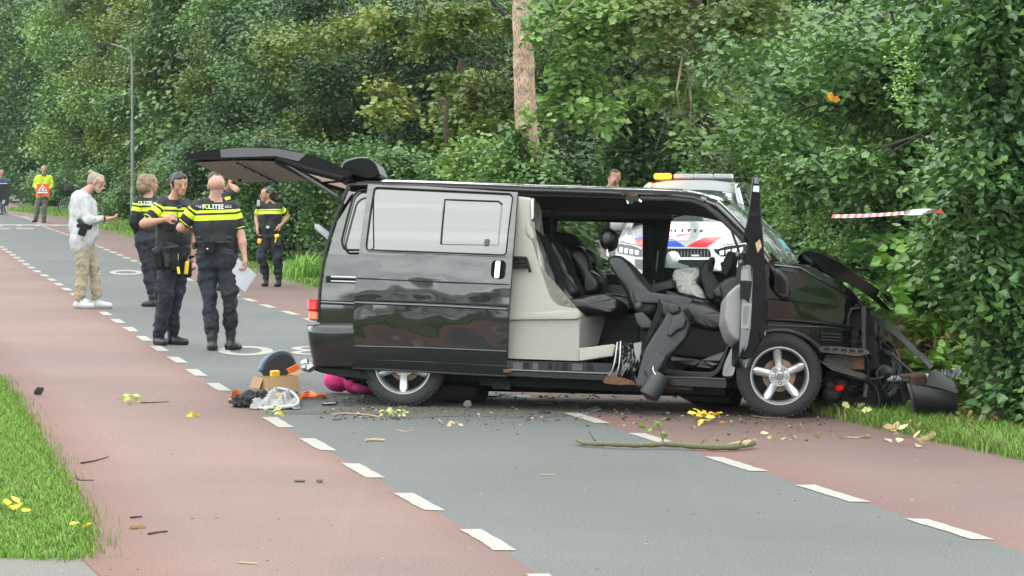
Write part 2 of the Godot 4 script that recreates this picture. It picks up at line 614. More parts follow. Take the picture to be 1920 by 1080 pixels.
func lane(T: PackedVector3Array, a: String, b: String, tones: Array) -> void:
	# a surfaced lane with wear across its width; right tones add hedge shade
	var C := PackedColorArray()
	var d := -25.0
	while d < 115.9:
		var e := minf(d + (0.8 if d < 60 else 2.0), 116.0)
		for k in 7:
			var p := []
			for q in [[d, k], [e, k], [e, k + 1], [d, k + 1]]:
				p.append(on_ground(lerpf(across(a, q[0]), across(b, q[0]), q[1] / 7.0), q[0], 0.0))
			quad(T, p[0], p[1], p[2], p[3])
			for q in [k, k, k + 1, k, k + 1, k + 1]: C.append(tones[q])
		d = e
	structure(node_of("cycle_path", mesh_of(T, 0.0, C), M.red, self))
func flat_poly(T: PackedVector3Array, pts: Array, lift: float) -> void:
	var poly := PackedVector2Array()
	for p in pts:
		var g := G(p.x, p.y)
		poly.append(Vector2(g.x, -g.z))
	ground_poly(T, poly, lift)
func ground_poly(T: PackedVector3Array, poly: PackedVector2Array, lift: float) -> void:
	var ix := Geometry2D.triangulate_polygon(poly)
	for i in range(0, ix.size(), 3):
		var a := poly[ix[i]]
		var b := poly[ix[i + 1]]
		var c := poly[ix[i + 2]]
		if (b - a).cross(c - a) > 0:
			var t := b
			b = c
			c = t
		for q in [a, b, c]: T.append(on_ground(q.x, q.y, lift))

func build_ground() -> void:
	edge.left_line = px_line([Vector2(1008, 1080), Vector2(918, 1016), Vector2(788, 945), Vector2(683, 886), Vector2(600, 838), Vector2(530, 799), Vector2(470, 762), Vector2(418, 732), Vector2(374, 704), Vector2(337, 679), Vector2(302, 657), Vector2(271, 636), Vector2(243, 617), Vector2(200, 590), Vector2(130, 546), Vector2(92, 522), Vector2(61, 504), Vector2(28, 481), Vector2(1, 463), Vector2(-35, 441), Vector2(-80, 420)])
	edge.right_line = px_line([Vector2(1781, 994), Vector2(1552, 924), Vector2(1375, 870), Vector2(1230, 825), Vector2(1107, 787), Vector2(988, 747), Vector2(780, 677), Vector2(588, 602), Vector2(543, 587), Vector2(500, 574), Vector2(466, 562), Vector2(360, 527), Vector2(258, 492), Vector2(231, 481), Vector2(207, 471), Vector2(187, 463), Vector2(123, 439), Vector2(96, 430), Vector2(76, 421), Vector2(58, 412)])
	edge.left_grass = px_line([Vector2(240, 1120), Vector2(180, 1080), Vector2(147, 1046), Vector2(150, 1010), Vector2(135, 960), Vector2(90, 885), Vector2(37, 790), Vector2(0, 730), Vector2(-60, 650), Vector2(-140, 560), Vector2(-215, 490), Vector2(-300, 430), Vector2(-330, 415)])
	edge.right_grass = px_line([Vector2(1920, 862), Vector2(1700, 814), Vector2(1590, 788), Vector2(1300, 725), Vector2(900, 625), Vector2(620, 545), Vector2(559, 528), Vector2(530, 518), Vector2(430, 489), Vector2(330, 463), Vector2(246, 441), Vector2(222, 434), Vector2(196, 429), Vector2(127, 406), Vector2(89, 402)])
	var T := PackedVector3Array()
	for i in 60:
		for j in 60:
			var x0 := -600.0 + i * 20
			var z0 := 60.0 - j * 20
			quad(T, Vector3(x0, gy(x0) - 0.02, z0), Vector3(x0, gy(x0) - 0.02, z0 - 20), Vector3(x0 + 20, gy(x0 + 20) - 0.02, z0 - 20), Vector3(x0 + 20, gy(x0 + 20) - 0.02, z0))
	structure(obj("ground", T, M.soil, self, 0))
	T = PackedVector3Array()
	strip(T, "left_line", "right_line", -25, 116, 0.0)
	flat_poly(T, [Vector2(-40, 352), Vector2(21, 357), Vector2(50, 362), Vector2(90, 366), Vector2(90, 373), Vector2(52, 378), Vector2(30, 379), Vector2(-40, 373)], 0.0)
	var road: Node3D = structure(obj("road", T, M.asphalt, self, 0))
	T = PackedVector3Array()
	lane(T, "left_grass", "left_line", [Color(0.80, 0.58, 0.55), Color(0.92, 0.78, 0.76), Color(1, 1, 1.02), Color(1, 1.04, 1.06), Color(1, 1.06, 1.08), Color(1, 1.03, 1.04), Color(0.98, 0.95, 0.94), Color(0.84, 0.74, 0.72)])
	T = PackedVector3Array()
	lane(T, "right_line", "right_grass", [Color(0.80, 0.66, 0.64), Color(0.80, 0.72, 0.70), Color(0.76, 0.76, 0.76), Color(0.74, 0.75, 0.75), Color(0.72, 0.72, 0.71), Color(0.72, 0.70, 0.69), Color(0.74, 0.72, 0.72), Color(0.84, 0.82, 0.84)])  # dirtier than the left lane, with hedge shade put into its colour
	T = PackedVector3Array()
	flat_poly(T, [Vector2(60, 411), Vector2(17, 401), Vector2(-60, 399), Vector2(-60, 376), Vector2(22, 380.5), Vector2(34, 387), Vector2(46, 394), Vector2(89, 401)], 0.002)
	structure(obj("cycle_path", T, M.red, self, 0))
	T = PackedVector3Array()
	flat_poly(T, [Vector2(-120, 1047), Vector2(160, 1048), Vector2(255, 1110), Vector2(330, 1200), Vector2(-120, 1200)], -0.003)
	structure(obj("pavement", T, M.concrete, self, 0))
	T = PackedVector3Array()
	flat_poly(T, [Vector2(1640, 800), Vector2(1700, 775), Vector2(1800, 770), Vector2(2100, 800), Vector2(2100, 700), Vector2(1650, 640), Vector2(1500, 640), Vector2(1560, 760)], -0.006)
	structure(obj("earth", T, M.litter_soil, self, 0))

func build_road_marks() -> void:
	var road := get_node("road")
	for spec in [["left_line", 18.06, -0.02, 0.97, 46, 0.115], ["right_line", 18.88, 0.0, 1.02, 49, 0.12]]:
		for k in range(-5, spec[4]):
			var d1: float = spec[1] + 1.93 * k
			var d0: float = d1 - spec[3]
			var T := PackedVector3Array()
			var w: float = spec[5] / 2.0 * 1.02
			var ln := []
			for q in 9:
				var a := lerpf(d0, d1, q / 8.0)
				var c := across(spec[0], a)
				var u := rng.randf_range(-0.02, 0.02) if q == 0 or q == 8 else 0.0
				ln.append([on_ground(c - w + rng.randfn() * 0.003, a + u, 0.004), on_ground(c + w + rng.randfn() * 0.003, a - u, 0.004)])
			for q in 8: quad(T, ln[q][0], ln[q + 1][0], ln[q + 1][1], ln[q][1])
			obj("road_dash", T, M.paint, road, 0)
	# the old thin edge marks that show beside some dashes
	for s in [[1045, 1066, 1090, 1079], [1338, 1376, 1380, 1348]]: pass
	# numerals on the carriageway
	for e in [[460.0, 658.5, 52.0, 9.0, 30.0, 5.6], [236.0, 511.0, 31.0, 4.6, 20.0, 2.4]]:
		var T := PackedVector3Array()
		for k in 40:
			var a := TAU * k / 40
			var b := TAU * (k + 1) / 40
			var p := []
			for q in [[a, 0], [b, 0], [b, 1], [a, 1]]:
				p.append(G(e[0] + cos(q[0]) * (e[2] if q[1] == 0 else e[4]), e[1] + sin(q[0]) * (e[3] if q[1] == 0 else e[5]), 0.004))
			quad(T, p[0], p[1], p[2], p[3])
		obj("painted_numeral", T, M.paint, road, 0)
	for e in [[Vector2(590, 658), 50.0, 8.0, -1.0], [Vector2(160, 511.5), 31.0, 4.2, 1.0]]:
		var T := PackedVector3Array()
		for c in 2:
			for k in 22:
				var p := []
				for q in [[k, 1.0], [k + 1, 1.0], [k + 1, 0.58], [k, 0.58]]:
					var a: float = -2.4 + 4.4 * q[0] / 22.0
					if c == 1: a = -a
					var v := Vector2(sin(a + PI / 2) * 0.0 + cos(a) * q[1] * 0.9, (c - 0.5) * 1.0 + sin(a) * q[1] * 0.55)
					p.append(G(e[0].x + v.x * e[1] * e[3], e[0].y + v.y * e[2], 0.004 + 0.0008 * c))
				quad(T, p[0], p[1], p[2], p[3])
		obj("painted_numeral", T, M.paint, road, 0)
	# far junction
	for l in [[-40, 130, 420.6, 422.2], [-30, 19, 427.4, 429.0], [30, 64, 427.4, 429.0]]:
		var T := PackedVector3Array()
		quad(T, G(l[0], l[3], 0.005), G(l[0], l[2], 0.005), G(l[1], l[2] + 1, 0.005), G(l[1], l[3] + 1, 0.005))
		obj("stop_line", T, M.paint, road, 0)
	for k in 5:
		var x := -2.0 + k * 34
		var T := PackedVector3Array()
		quad(T, G(x, 424.2, 0.005), G(x, 422.8, 0.005), G(x + 8, 422.8, 0.005), G(x + 8, 424.2, 0.005))
		obj("road_dash", T, M.paint, road, 0)
	var T := PackedVector3Array()
	var ln := [Vector2(-30, 399.5), Vector2(0, 400.2), Vector2(17, 401.5), Vector2(35, 405), Vector2(58, 412.4)]
	for i in 4:
		quad(T, G(ln[i].x, ln[i].y + 1.2, 0.008), G(ln[i].x, ln[i].y, 0.008), G(ln[i + 1].x, ln[i + 1].y, 0.008), G(ln[i + 1].x, ln[i + 1].y + 1.2, 0.008))
	obj("edge_line", T, M.paint, road, 0)
	for l in [[18, 30, 367.5, 369.5], [20, 55, 374.5, 376.5]]:
		T = PackedVector3Array()
		quad(T, G(l[0], l[3], 0.005), G(l[0], l[2], 0.005), G(l[1], l[2], 0.005), G(l[1], l[3], 0.005))
		obj("road_dash", T, M.paint, road, 0)

# ---------------------------------------------------------------- the crashed van
var van: Node3D
var vb := Transform3D()      # the body's lean inside the van
var van_w2b := Transform3D()
var lat_ox := 0.0
const VW := 1.74
func V(px: float, py: float, z := 0.0) -> Vector2:
	# where the line of sight through a picture point meets the body's lengthwise plane at z
	var o := van_w2b * Vector3(0, CH, 0)
	var d := van_w2b * P(px, py, 20.0) - o
	var q := o + d * ((z - o.z) / d.z)
	return Vector2(q.x, q.y)
func V3(px: float, py: float, z := 0.0) -> Vector3:
	var q := V(px, py, z)
	return Vector3(q.x, q.y, z)
func pv(a: Array, z := 0.0) -> Array:
	var out := []
	for i in range(0, a.size(), 2):
		var q := V(a[i], a[i + 1], z)
		if z == 0.0:   # shapes on the flank follow its bulge
			for k in 3: q = V(a[i], a[i + 1], side(q.x, q.y))
		out.append(q)
	return out
func pv3(a: Array, z := 0.0) -> Array:
	var out := []
	for i in range(0, a.size(), 2): out.append(V3(a[i], a[i + 1], z))
	return out
var dent := FastNoiseLite.new()
func side(x: float, y: float) -> float:
	# how far the flank stands in or out at a height
	var z := -0.17 * (y - 1.12) * (y - 1.12)
	if y > 1.2: z -= 0.10 * (y - 1.2) + 0.10 * (y - 1.2) * (y - 1.2)
	if y < 0.45: z -= 0.05 * (0.45 - y)
	if x < -0.55: z -= 0.35 * (x + 0.55) * (x + 0.55)
	if x > 2.0: z += (y - 0.6) * 0.17 * smoothstep(2.0, 2.45, x)
	if x > 2.35: z -= 0.22 * (x - 2.35) * (x - 2.35)
	return z
func flank(x: float, y: float, off: float, wob := 0.0) -> Vector3:
	var z := side(x, y) + off
	if wob > 0.0: z += dent.get_noise_2d(x * 100.0, y * 160.0) * wob
	return Vector3(x, y, z)
func panel(called: String, parent: Node3D, outline: PackedVector2Array, holes: Array, off: float, mat: Material, wob := 0.0, step := 0.035, depth := 0.03, xstep := 0.30) -> MeshInstance3D:
	var T := PackedVector3Array()
	var lo := outline[0]
	var hi := outline[0]
	for p in outline:
		lo = lo.min(p)
		hi = hi.max(p)
	if wob > 0.0: xstep = 0.09
	var y := lo.y
	while y < hi.y:
		var x := lo.x
		while x < hi.x:
			var cell := PackedVector2Array([Vector2(x, y), Vector2(x + xstep, y), Vector2(x + xstep, y + step), Vector2(x, y + step)])
			var pieces: Array = Geometry2D.intersect_polygons(cell, outline)
			for h in holes:
				var nxt := []
				for p in pieces:
					for r in Geometry2D.clip_polygons(p, h):
						if not Geometry2D.is_polygon_clockwise(r) or true: nxt.append(r)
				pieces = nxt
			for p in pieces:
				var ix := Geometry2D.triangulate_polygon(p)
				for i in range(0, ix.size(), 3):
					var a: Vector2 = p[ix[i]]
					var b: Vector2 = p[ix[i + 1]]
					var c: Vector2 = p[ix[i + 2]]
					if (b - a).cross(c - a) > 0:
						var t := b
						b = c
						c = t
					T.append(flank(a.x, a.y, off, wob)); T.append(flank(b.x, b.y, off, wob)); T.append(flank(c.x, c.y, off, wob))
			x += xstep
		y += step
	var N := PackedVector3Array()
	N.resize(T.size())
	for i in T.size():
		var q := T[i]
		var e := 0.012
		N[i] = (flank(q.x + e, q.y, 0, wob) - flank(q.x - e, q.y, 0, wob)).cross(flank(q.x, q.y + e, 0, wob) - flank(q.x, q.y - e, 0, wob)).normalized()
	var skin_mesh := raw_mesh(T, N)
	T = PackedVector3Array()
	N = PackedVector3Array()
	var loops := [outline]
	loops.append_array(holes)
	for l in loops:
		for i in l.size():
			var a: Vector2 = l[i]
			var b: Vector2 = l[(i + 1) % l.size()]
			var n := T.size()
			quad(T, flank(a.x, a.y, off, wob), flank(a.x, a.y, off - depth, wob), flank(b.x, b.y, off - depth, wob), flank(b.x, b.y, off, wob))
			var nn := (T[n + 2] - T[n]).cross(T[n + 1] - T[n]).normalized()
			for k in 6: N.append(nn)
	var edge_arrays := []
	edge_arrays.resize(Mesh.ARRAY_MAX)
	edge_arrays[Mesh.ARRAY_VERTEX] = T
	edge_arrays[Mesh.ARRAY_NORMAL] = N
	skin_mesh.add_surface_from_arrays(Mesh.PRIMITIVE_TRIANGLES, edge_arrays)
	var node := node_of(called, skin_mesh, null, parent, vb if parent == van else Transform3D())
	skin_mesh.surface_set_material(0, mat)
	skin_mesh.surface_set_material(1, M.plastic)
	return node
func seam(called: String, parent: Node3D, pts: Array, off: float, r: float, mat: Material, closed := false, wob := 0.0) -> void:
	var l := []
	for i in pts.size() - (0 if closed else 1):
		var a: Vector2 = pts[i]
		var b: Vector2 = pts[(i + 1) % pts.size()]
		var n := maxi(1, int(a.distance_to(b) / 0.08))
		for k in n:
			var p := a.lerp(b, float(k) / n)
			l.append(flank(p.x, p.y, off, wob))
	var e: Vector2 = pts[0] if closed else pts[-1]
	l.append(flank(e.x, e.y, off, wob))
	var T := PackedVector3Array()
	tube(T, l, r, 8)
	obj(called, T, mat, parent, 60, vb if parent == van else Transform3D())
func vobj(called: String, T: PackedVector3Array, mat: Material, crease := 40.0, parent: Node3D = null) -> MeshInstance3D:
	if parent == null: return obj(called, T, mat, van, crease, vb)
	return obj(called, T, mat, parent, crease)
func puff(T: PackedVector3Array, poly: PackedVector2Array, z0: float, z1: float, r := 0.05, wob := 0.0) -> void:
	# a padded solid: the outline drawn in towards both flat ends
	var c := Vector2.ZERO
	for p in poly: c += p / poly.size()
	var rows := []
	var ext := 0.0
	for p in poly: ext = maxf(ext, p.distance_to(c))
	for k in 9:
		var z: float
		var ins: float
		if k < 4:
			var a := PI / 2 * k / 3.0
			z = z1 - r * (1 - sin(a))
			ins = r * (1 - cos(PI / 2 - a)) if false else r * (1.0 - sin(a))
			z = z1 - r + r * cos(a)
			ins = r - r * sin(a)
		elif k == 4:
			z = (z0 + z1) / 2
			ins = 0.0
		else:
			var a := PI / 2 * (8 - k) / 3.0
			z = z0 + r - r * cos(a)
			ins = r - r * sin(a)
		var row := []
		for p in poly:
			var q := p + (c - p).normalized() * minf(ins, p.distance_to(c) * 0.6)
			var zz := z
			if wob > 0.0: zz += dent.get_noise_3d(q.x * 900, q.y * 900, z * 300) * wob
			row.append(Vector3(q.x, q.y, zz))
		rows.append(row)
	var n := poly.size()
	for k in 8:
		for i in n:
			quad(T, rows[k][i], rows[k + 1][i], rows[k + 1][(i + 1) % n], rows[k][(i + 1) % n])
	for e in [[rows[0], z1], [rows[8], z0]]:
		var m := Vector3.ZERO
		for p in e[0]: m += p / n
		m.z = lerpf(m.z, e[1], 1.0)
		for i in n:
			T.append(m); T.append(e[0][i]); T.append(e[0][(i + 1) % n])
func puffed(called: String, px: Array, z0: float, z1: float, mat: Material, r := 0.05, rad := 0.04, wob := 0.0, parent: Node3D = null) -> MeshInstance3D:
	var T := PackedVector3Array()
	var poly := rounded(pv(px, z1), rad, 4)
	if Geometry2D.is_polygon_clockwise(poly): poly.reverse()
	puff(T, poly, z0, z1, r, wob)
	return vobj(called, T, mat, 75, parent)
func slab(called: String, px: Array, z0: float, z1: float, mat: Material, parent: Node3D = null, rad := 0.0) -> MeshInstance3D:
	var T := PackedVector3Array()
	var a := pv(px, z1)
	prism(T, rounded(a, rad, 3) if rad > 0.0 else PackedVector2Array(a), z0, z1)
	return vobj(called, T, mat, 30, parent)
func pipe(called: String, pts: Array, r, mat: Material, parent: Node3D = null, n := 8) -> MeshInstance3D:
	# pts: rows of [px, py, z]
	var l := []
	for p in pts: l.append(V3(p[0], p[1], p[2]))
	var T := PackedVector3Array()
	tube(T, smooth_line(l, 4) if l.size() > 2 else l, r, n)
	return vobj(called, T, mat, 60, parent)

func wheel(at_pos: Vector3, steer: float, spin: float, full: bool, camber := 0.0) -> void:
	var w := Node3D.new()
	w.name = "wheel"
	van.add_child(w, true)
	w.position = at_pos
	w.rotation = Vector3(camber, steer, 0)
	var R := 0.328
	var T := PackedVector3Array()
	var prof := [Vector2(0.222, 0.0), Vector2(0.232, 0.012), Vector2(0.262, 0.021), Vector2(0.292, 0.018), Vector2(0.303, 0.009), Vector2(0.314, 0.002), Vector2(0.322, -0.010), Vector2(R, -0.028)]
	for g in 4:
		var z := -0.045 - g * 0.036
		prof.append_array([Vector2(R, z), Vector2(R - 0.008, z - 0.003), Vector2(R - 0.008, z - 0.009), Vector2(R, z - 0.012)])
	prof.append_array([Vector2(R, -0.178), Vector2(0.314, -0.2), Vector2(0.26, -0.215), Vector2(0.222, -0.2)])
	lathe(T, prof, 56)
	obj("tyre", T, M.rubber, w, 35)
	T = PackedVector3Array()
	# shoulder blocks
	for k in 56:
		var a := TAU * k / 56
		box(T, Transform3D(Basis(Vector3(0, 0, 1), a), Vector3(cos(a), sin(a), 0) * 0.3195 + Vector3(0, 0, -0.012)), Vector3(0.012, 0.022, 0.03))
	stuff(obj("tread_blocks", T, M.rubber, w, 30))
	T = PackedVector3Array()
	lathe(T, [Vector2(0.2225, -0.2), Vector2(0.2225, -0.006), Vector2(0.229, 0.004), Vector2(0.226, 0.012), Vector2(0.217, 0.012), Vector2(0.211, 0.0), Vector2(0.204, -0.006), Vector2(0.200, -0.03), Vector2(0.193, -0.2)], 56)
	obj("rim", T, M.alloy, w, 40)
	T = PackedVector3Array()
	lathe(T, [Vector2(0.0, -0.10), Vector2(0.20, -0.10)], 40)
	obj("wheel_back", T, M.black, w, 30)
	T = PackedVector3Array()
	lathe(T, [Vector2(0.06, -0.085), Vector2(0.128, -0.085), Vector2(0.128, -0.097), Vector2(0.06, -0.097)], 40)
	obj("brake_disc", T, M.disc_rust, w, 40)
	for k in 5:
		var a := spin + TAU * k / 5
		T = PackedVector3Array()
		var ux := Vector3(cos(a), sin(a), 0)
		var uy := Vector3(-sin(a), cos(a), 0)
		var rows := []
		for i in 9:
			var t := i / 8.0
			var rr := lerpf(0.048, 0.207, t)
			var wd := lerpf(0.030, 0.036, t) * (1.0 - 0.55 * pow(maxf(0, t - 0.8) / 0.2, 2.0))
			var top := lerpf(-0.006, 0.004, t) - 0.008 * sin(t * PI)
			var row := []
			for j in 9:
				var s := -1.0 + j / 4.0
				row.append(ux * rr + uy * wd * s + Vector3(0, 0, top + 0.012 * sqrt(maxf(0, 1 - s * s)) - 0.012))
			row.append(ux * rr + uy * wd + Vector3(0, 0, -0.055))
			row.push_front(ux * rr - uy * wd + Vector3(0, 0, -0.055))
			rows.append(row)
		for i in 8:
			for j in 10: quad(T, rows[i][j], rows[i][j + 1], rows[i + 1][j + 1], rows[i + 1][j])
		for j in range(1, 10): T.append(rows[8][0]); T.append(rows[8][j]); T.append(rows[8][j + 1])
		obj("spoke", T, M.alloy, w, 60)
		T = PackedVector3Array()
		var b := a + TAU / 10
		lathe(T, [Vector2(0.0145, 0.001), Vector2(0.0145, -0.02), Vector2(0, -0.02)], 14, at(Vector3(cos(b), sin(b), 0) * 0.056 + Vector3(0, 0, 0.0)))
		lathe(T, [Vector2(0.0145, 0.001), Vector2(0.011, 0.001), Vector2(0.011, -0.012)], 14, at(Vector3(cos(b), sin(b), 0) * 0.056 + Vector3(0, 0, 0.0)))
		obj("wheel_bolt", T, M.black, w, 30)
	T = PackedVector3Array()
	lathe(T, [Vector2(0.0, -0.008), Vector2(0.078, -0.008), Vector2(0.084, -0.014), Vector2(0.084, -0.05)], 40)
	obj("hub", T, M.alloy, w, 40)
	T = PackedVector3Array()
	lathe(T, [Vector2(0.0, 0.004), Vector2(0.028, 0.003), Vector2(0.034, -0.002), Vector2(0.034, -0.02)], 28)
	obj("hub_cap", T, M.dull_cap, w, 40)
	if full:
		T = PackedVector3Array()
		lathe(T, [Vector2(0.025, 0.0032), Vector2(0.025, 0.007), Vector2(0.0285, 0.0066), Vector2(0.0285, 0.002)], 28)
		for bar in [[-0.010, 0.021, -0.004, 0.003], [0.010, 0.021, 0.004, 0.003], [-0.020, 0.010, -0.010, -0.021], [-0.010, -0.021, 0.0, -0.003], [0.0, -0.003, 0.010, -0.021], [0.010, -0.021, 0.020, 0.010], [-0.004, 0.003, 0.0, 0.0], [0.004, 0.003, 0.0, 0.0]]:
			var p := Vector3(bar[0], bar[1], 0.005)
			var q := Vector3(bar[2], bar[3], 0.005)
			var d := (q - p).normalized()
			box(T, Transform3D(Basis(d, Vector3(-d.y, d.x, 0), Vector3(0, 0, 1)), (p + q) / 2), Vector3(p.distance_to(q) + 0.002, 0.0042, 0.004))
		obj("emblem", T, M.chrome, w, 30)

func build_van() -> void:
	dent.seed = 8
	dent.frequency = 0.02
	dent.fractal_octaves = 2
	M.disc_rust = grained(lin(0.42, 0.27, 0.18), 0.8, 1.1, 0.05, 0.2, 0.7, 0.0, false, 71)
	M.dull_cap = plainmat(lin(0.16, 0.16, 0.17), 0.4, 0.6)
	M.body_black = plainmat(lin(0.006, 0.007, 0.008), 0.16, 0.0, 0.5)
	M.body_black.clearcoat_enabled = true
	M.body_black.clearcoat = 0.4
	M.body_black.clearcoat_roughness = 0.06
	M.door_black = plainmat(lin(0.004, 0.004, 0.005), 0.3, 0.0, 0.2)
	M.rail_black = plainmat(lin(0.005, 0.005, 0.006), 0.2, 0.0, 0.3)
	M.trim_grey = plainmat(lin(0.03, 0.031, 0.033), 0.45)
	M.panel_grey = plainmat(lin(0.18, 0.18, 0.18), 0.55)
	M.seat_grey = grained(lin(0.014, 0.015, 0.017), 0.8, 1.15, 0.03, 0.35, 0.45, 0.05, false, 72)
	M.torn_trim = grained(lin(0.020, 0.023, 0.027), 0.85, 1.15, 0.03, 0.35, 0.5, 0.03, false, 73)
	M.airbag = grained(lin(0.70, 0.69, 0.65), 0.96, 1.03, 0.02, 0.25, 0.85, 0.0, false, 74)
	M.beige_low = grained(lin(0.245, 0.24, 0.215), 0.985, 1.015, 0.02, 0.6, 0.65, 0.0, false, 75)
	var a := G(754, 766.5)
	var b := G(1461, 785)
	van = thing("crashed_van", "black passenger van with crushed front, open tailgate, sliding door back and front door torn", "van", a)
	var xa := (b - a).normalized()
	var ya := (Vector3(SL, 1, 0) - xa * xa.dot(Vector3(SL, 1, 0))).normalized()
	van.basis = Basis(xa, ya, xa.cross(ya))
	vb = at(Vector3(0, 0.3, 0)) * Transform3D(Basis(Vector3(1, 0, 0), deg_to_rad(-7.5)), Vector3.ZERO) * at(Vector3(0, -0.3, 0))
	van_w2b = (van.transform * vb).affine_inverse()
	var yaw := atan2(-xa.z, xa.x)
	var WB := a.distance_to(b)
	wheel(Vector3(-0.04, 0.326, -0.19), 0.05, 1.2 - 0.25, true)
	wheel(Vector3(WB, 0.328, -0.015), -yaw - 0.02, PI * 0.535, true)
	wheel(Vector3(0.02, 0.30, -1.62), PI, 0.3, false)
	wheel(Vector3(WB, 0.30, -1.62), PI - yaw, 0.1, false)
	van_flank()
	van_roof()
	van_inside()
	van_front()
	van_tail()

func van_flank() -> void:
	# rear quarter
	var rq := pv([655, 347, 700, 349, 800, 352, 900, 355, 966, 358, 957, 470, 950, 580, 946, 704, 846, 700])
	var wc := V(754, 688)
	for k in 13:
		var t := -0.15 + (PI + 0.3) * k / 12.0
		rq.append(wc + Vector2(cos(t), sin(t)) * 0.385)
	rq.append_array(pv([662, 640, 597, 607, 599, 565, 603, 530, 609, 494, 616, 463, 626, 428, 637, 395, 646, 370]))
	var qw := rounded(pv([676, 357, 702, 356, 702, 469, 646, 469, 641, 452, 653, 405, 664, 366]), 0.03)
	var q := panel("rear_quarter_panel", van, PackedVector2Array(rq), [qw], -0.045, M.paint_black)
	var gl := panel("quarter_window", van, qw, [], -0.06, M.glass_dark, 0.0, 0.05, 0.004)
	seam("seal", gl, Array(qw), 0.012, 0.009, M.black, true)
	# sliding-door rail in the rear quarter
	var rail := panel("door_rail", van, rounded(pv([609, 516, 672, 517, 671, 531, 608, 529]), 0.012), [], -0.036, M.black, 0.0, 0.03, 0.012)
	seam("rail_bar", rail, pv([621, 519.5, 668, 520.5]), 0.004, 0.011, M.steel)
	seam("rail_bar", rail, pv([621, 527.5, 668, 528.5]), 0.004, 0.009, M.steel)
	seam("side_moulding", van, pv([600, 566, 668, 569]), -0.042, 0.016, M.paint_black)
	seam("moulding_edge", van, pv([600, 563.5, 668, 566]), -0.038, 0.008, M.black)
	# the sliding door, slid back
	var win := rounded(pv([704, 352, 958, 364, 963, 371, 950, 479, 689, 469, 688, 461]), 0.03)
	var recess := rounded(pv([923, 488, 951, 489, 948, 525, 921, 523]), 0.045)
	var door_px := pv([692, 346, 800, 350, 972, 361, 966, 440, 959, 535, 955, 585, 951, 705, 800, 697, 661, 690, 662, 640, 666, 570, 671, 510, 678, 450, 686, 390])
	var door := panel("sliding_door", van, PackedVector2Array(door_px), [win, recess], 0.03, M.paint_black, 0.006)
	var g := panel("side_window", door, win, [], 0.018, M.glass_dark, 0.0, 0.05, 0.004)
	seam("window_seal", g, Array(win), 0.029, 0.0065, M.black, true)
	seam("bright_edge", g, pv([690, 472, 800, 476, 950, 482]), 0.034, 0.003, M.steel_dark)
	var pane := rounded(pv([835, 374, 938, 378, 944, 384, 936, 462, 828, 459]), 0.025)
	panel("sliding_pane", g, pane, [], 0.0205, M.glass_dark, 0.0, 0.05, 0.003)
	seam("pane_frame", g, pv([828, 458, 835.5, 375, 936, 378.5, 942, 384]), 0.019, 0.0085, M.black)
	seam("pane_edge", g, pv([942, 384, 935, 460, 828, 458.5]), 0.0195, 0.003, M.trim_grey)
	panel("pane_catch", g, rounded(pv([910, 449, 919.5, 449, 917, 461, 909, 461]), 0.006), [], 0.032, M.trim_grey, 0, 0.03, 0.012)
	panel("handle_recess", door, recess, [], -0.005, M.black, 0.0, 0.03, 0.003)
	var lever := panel("door_handle", door, rounded(pv([931, 490, 940, 490, 939, 500, 937, 522, 928, 522, 930, 500]), 0.012), [], 0.034, M.chrome, 0.0, 0.02, 0.02)
	lever.set_meta("label", "bright metal handle of the sliding door")
	seam("body_crease", door, pv([671, 522.5, 800, 528.5, 957, 534.5]), 0.026, 0.0075, M.black)
	seam("side_moulding", door, pv([666.5, 568.5, 800, 573.5, 953, 581]), 0.036, 0.011, M.paint_black)
	seam("side_moulding", door, pv([666.5, 563.5, 800, 568, 953, 575]), 0.029, 0.010, M.black)
	seam("bright_edge", door, pv([667, 566.5, 800, 571, 953, 578]), 0.041, 0.003, M.steel_dark)
	for r in [[650, 653.5, 660, 0.0095], [674, 679.5, 687.5, 0.0085]]:
		seam("lower_rib", door, pv([663, r[0], 800, r[1], 951, r[2]]), 0.028, r[3], M.body_black)
	seam("door_foot", door, pv([661, 690, 800, 697.5, 951, 705.5]), 0.02, 0.011, M.trim_grey)
	panel("lower_cladding", door, PackedVector2Array(pv([663, 652, 800, 655.5, 951, 662, 951, 703, 800, 695.5, 661.5, 688.5])), [], 0.036, M.body_black, 0.002, 0.04, 0.008)
	seam("door_edge", door, pv([971, 362, 965, 440, 958, 535, 954, 585, 951, 705]), 0.014, 0.010, M.plastic)
	# window post of the door and gutter over it
	seam("roof_gutter", van, pv([655, 346.5, 700, 347, 800, 349, 900, 353, 1000, 357.5, 1100, 360.5, 1165, 363]), 0.004, 0.012, M.plastic)
	seam("roof_gutter", van, pv([1190, 364, 1250, 365.5, 1300, 371, 1322, 378]), 0.0, 0.013, M.plastic)
	# rear bumper wraps the corner
	var T := PackedVector3Array()
	var plan := []
	var bx0 := V(661, 650).x
	var bx1 := V(566, 650).x
	plan.append(Vector2(bx0, -0.02))
	plan.append(Vector2(bx1 + 0.22, -0.03))
	for k in 7:
		var t := PI / 2 * k / 6.0
		plan.append(Vector2(bx1 + 0.17 - sin(t) * 0.17, -0.04 - 0.17 + cos(t) * 0.17))
	plan.append(Vector2(bx1, -VW + 0.25))
	plan.append(Vector2(bx1 + 0.17, -VW + 0.05))
	plan.append(Vector2(bx0, -VW + 0.03))
	var yt := V(620, 607).y
	var yb := V(620, 688).y
	var prof := [Vector2(-0.06, yt - 0.002), Vector2(-0.015, yt), Vector2(0.0, yt - 0.012), Vector2(0.008, yt - 0.035), Vector2(0.006, yt - 0.08), Vector2(-0.008, yt - 0.16), Vector2(-0.028, yt - 0.24), Vector2(-0.05, yb + 0.015), Vector2(-0.09, yb)]
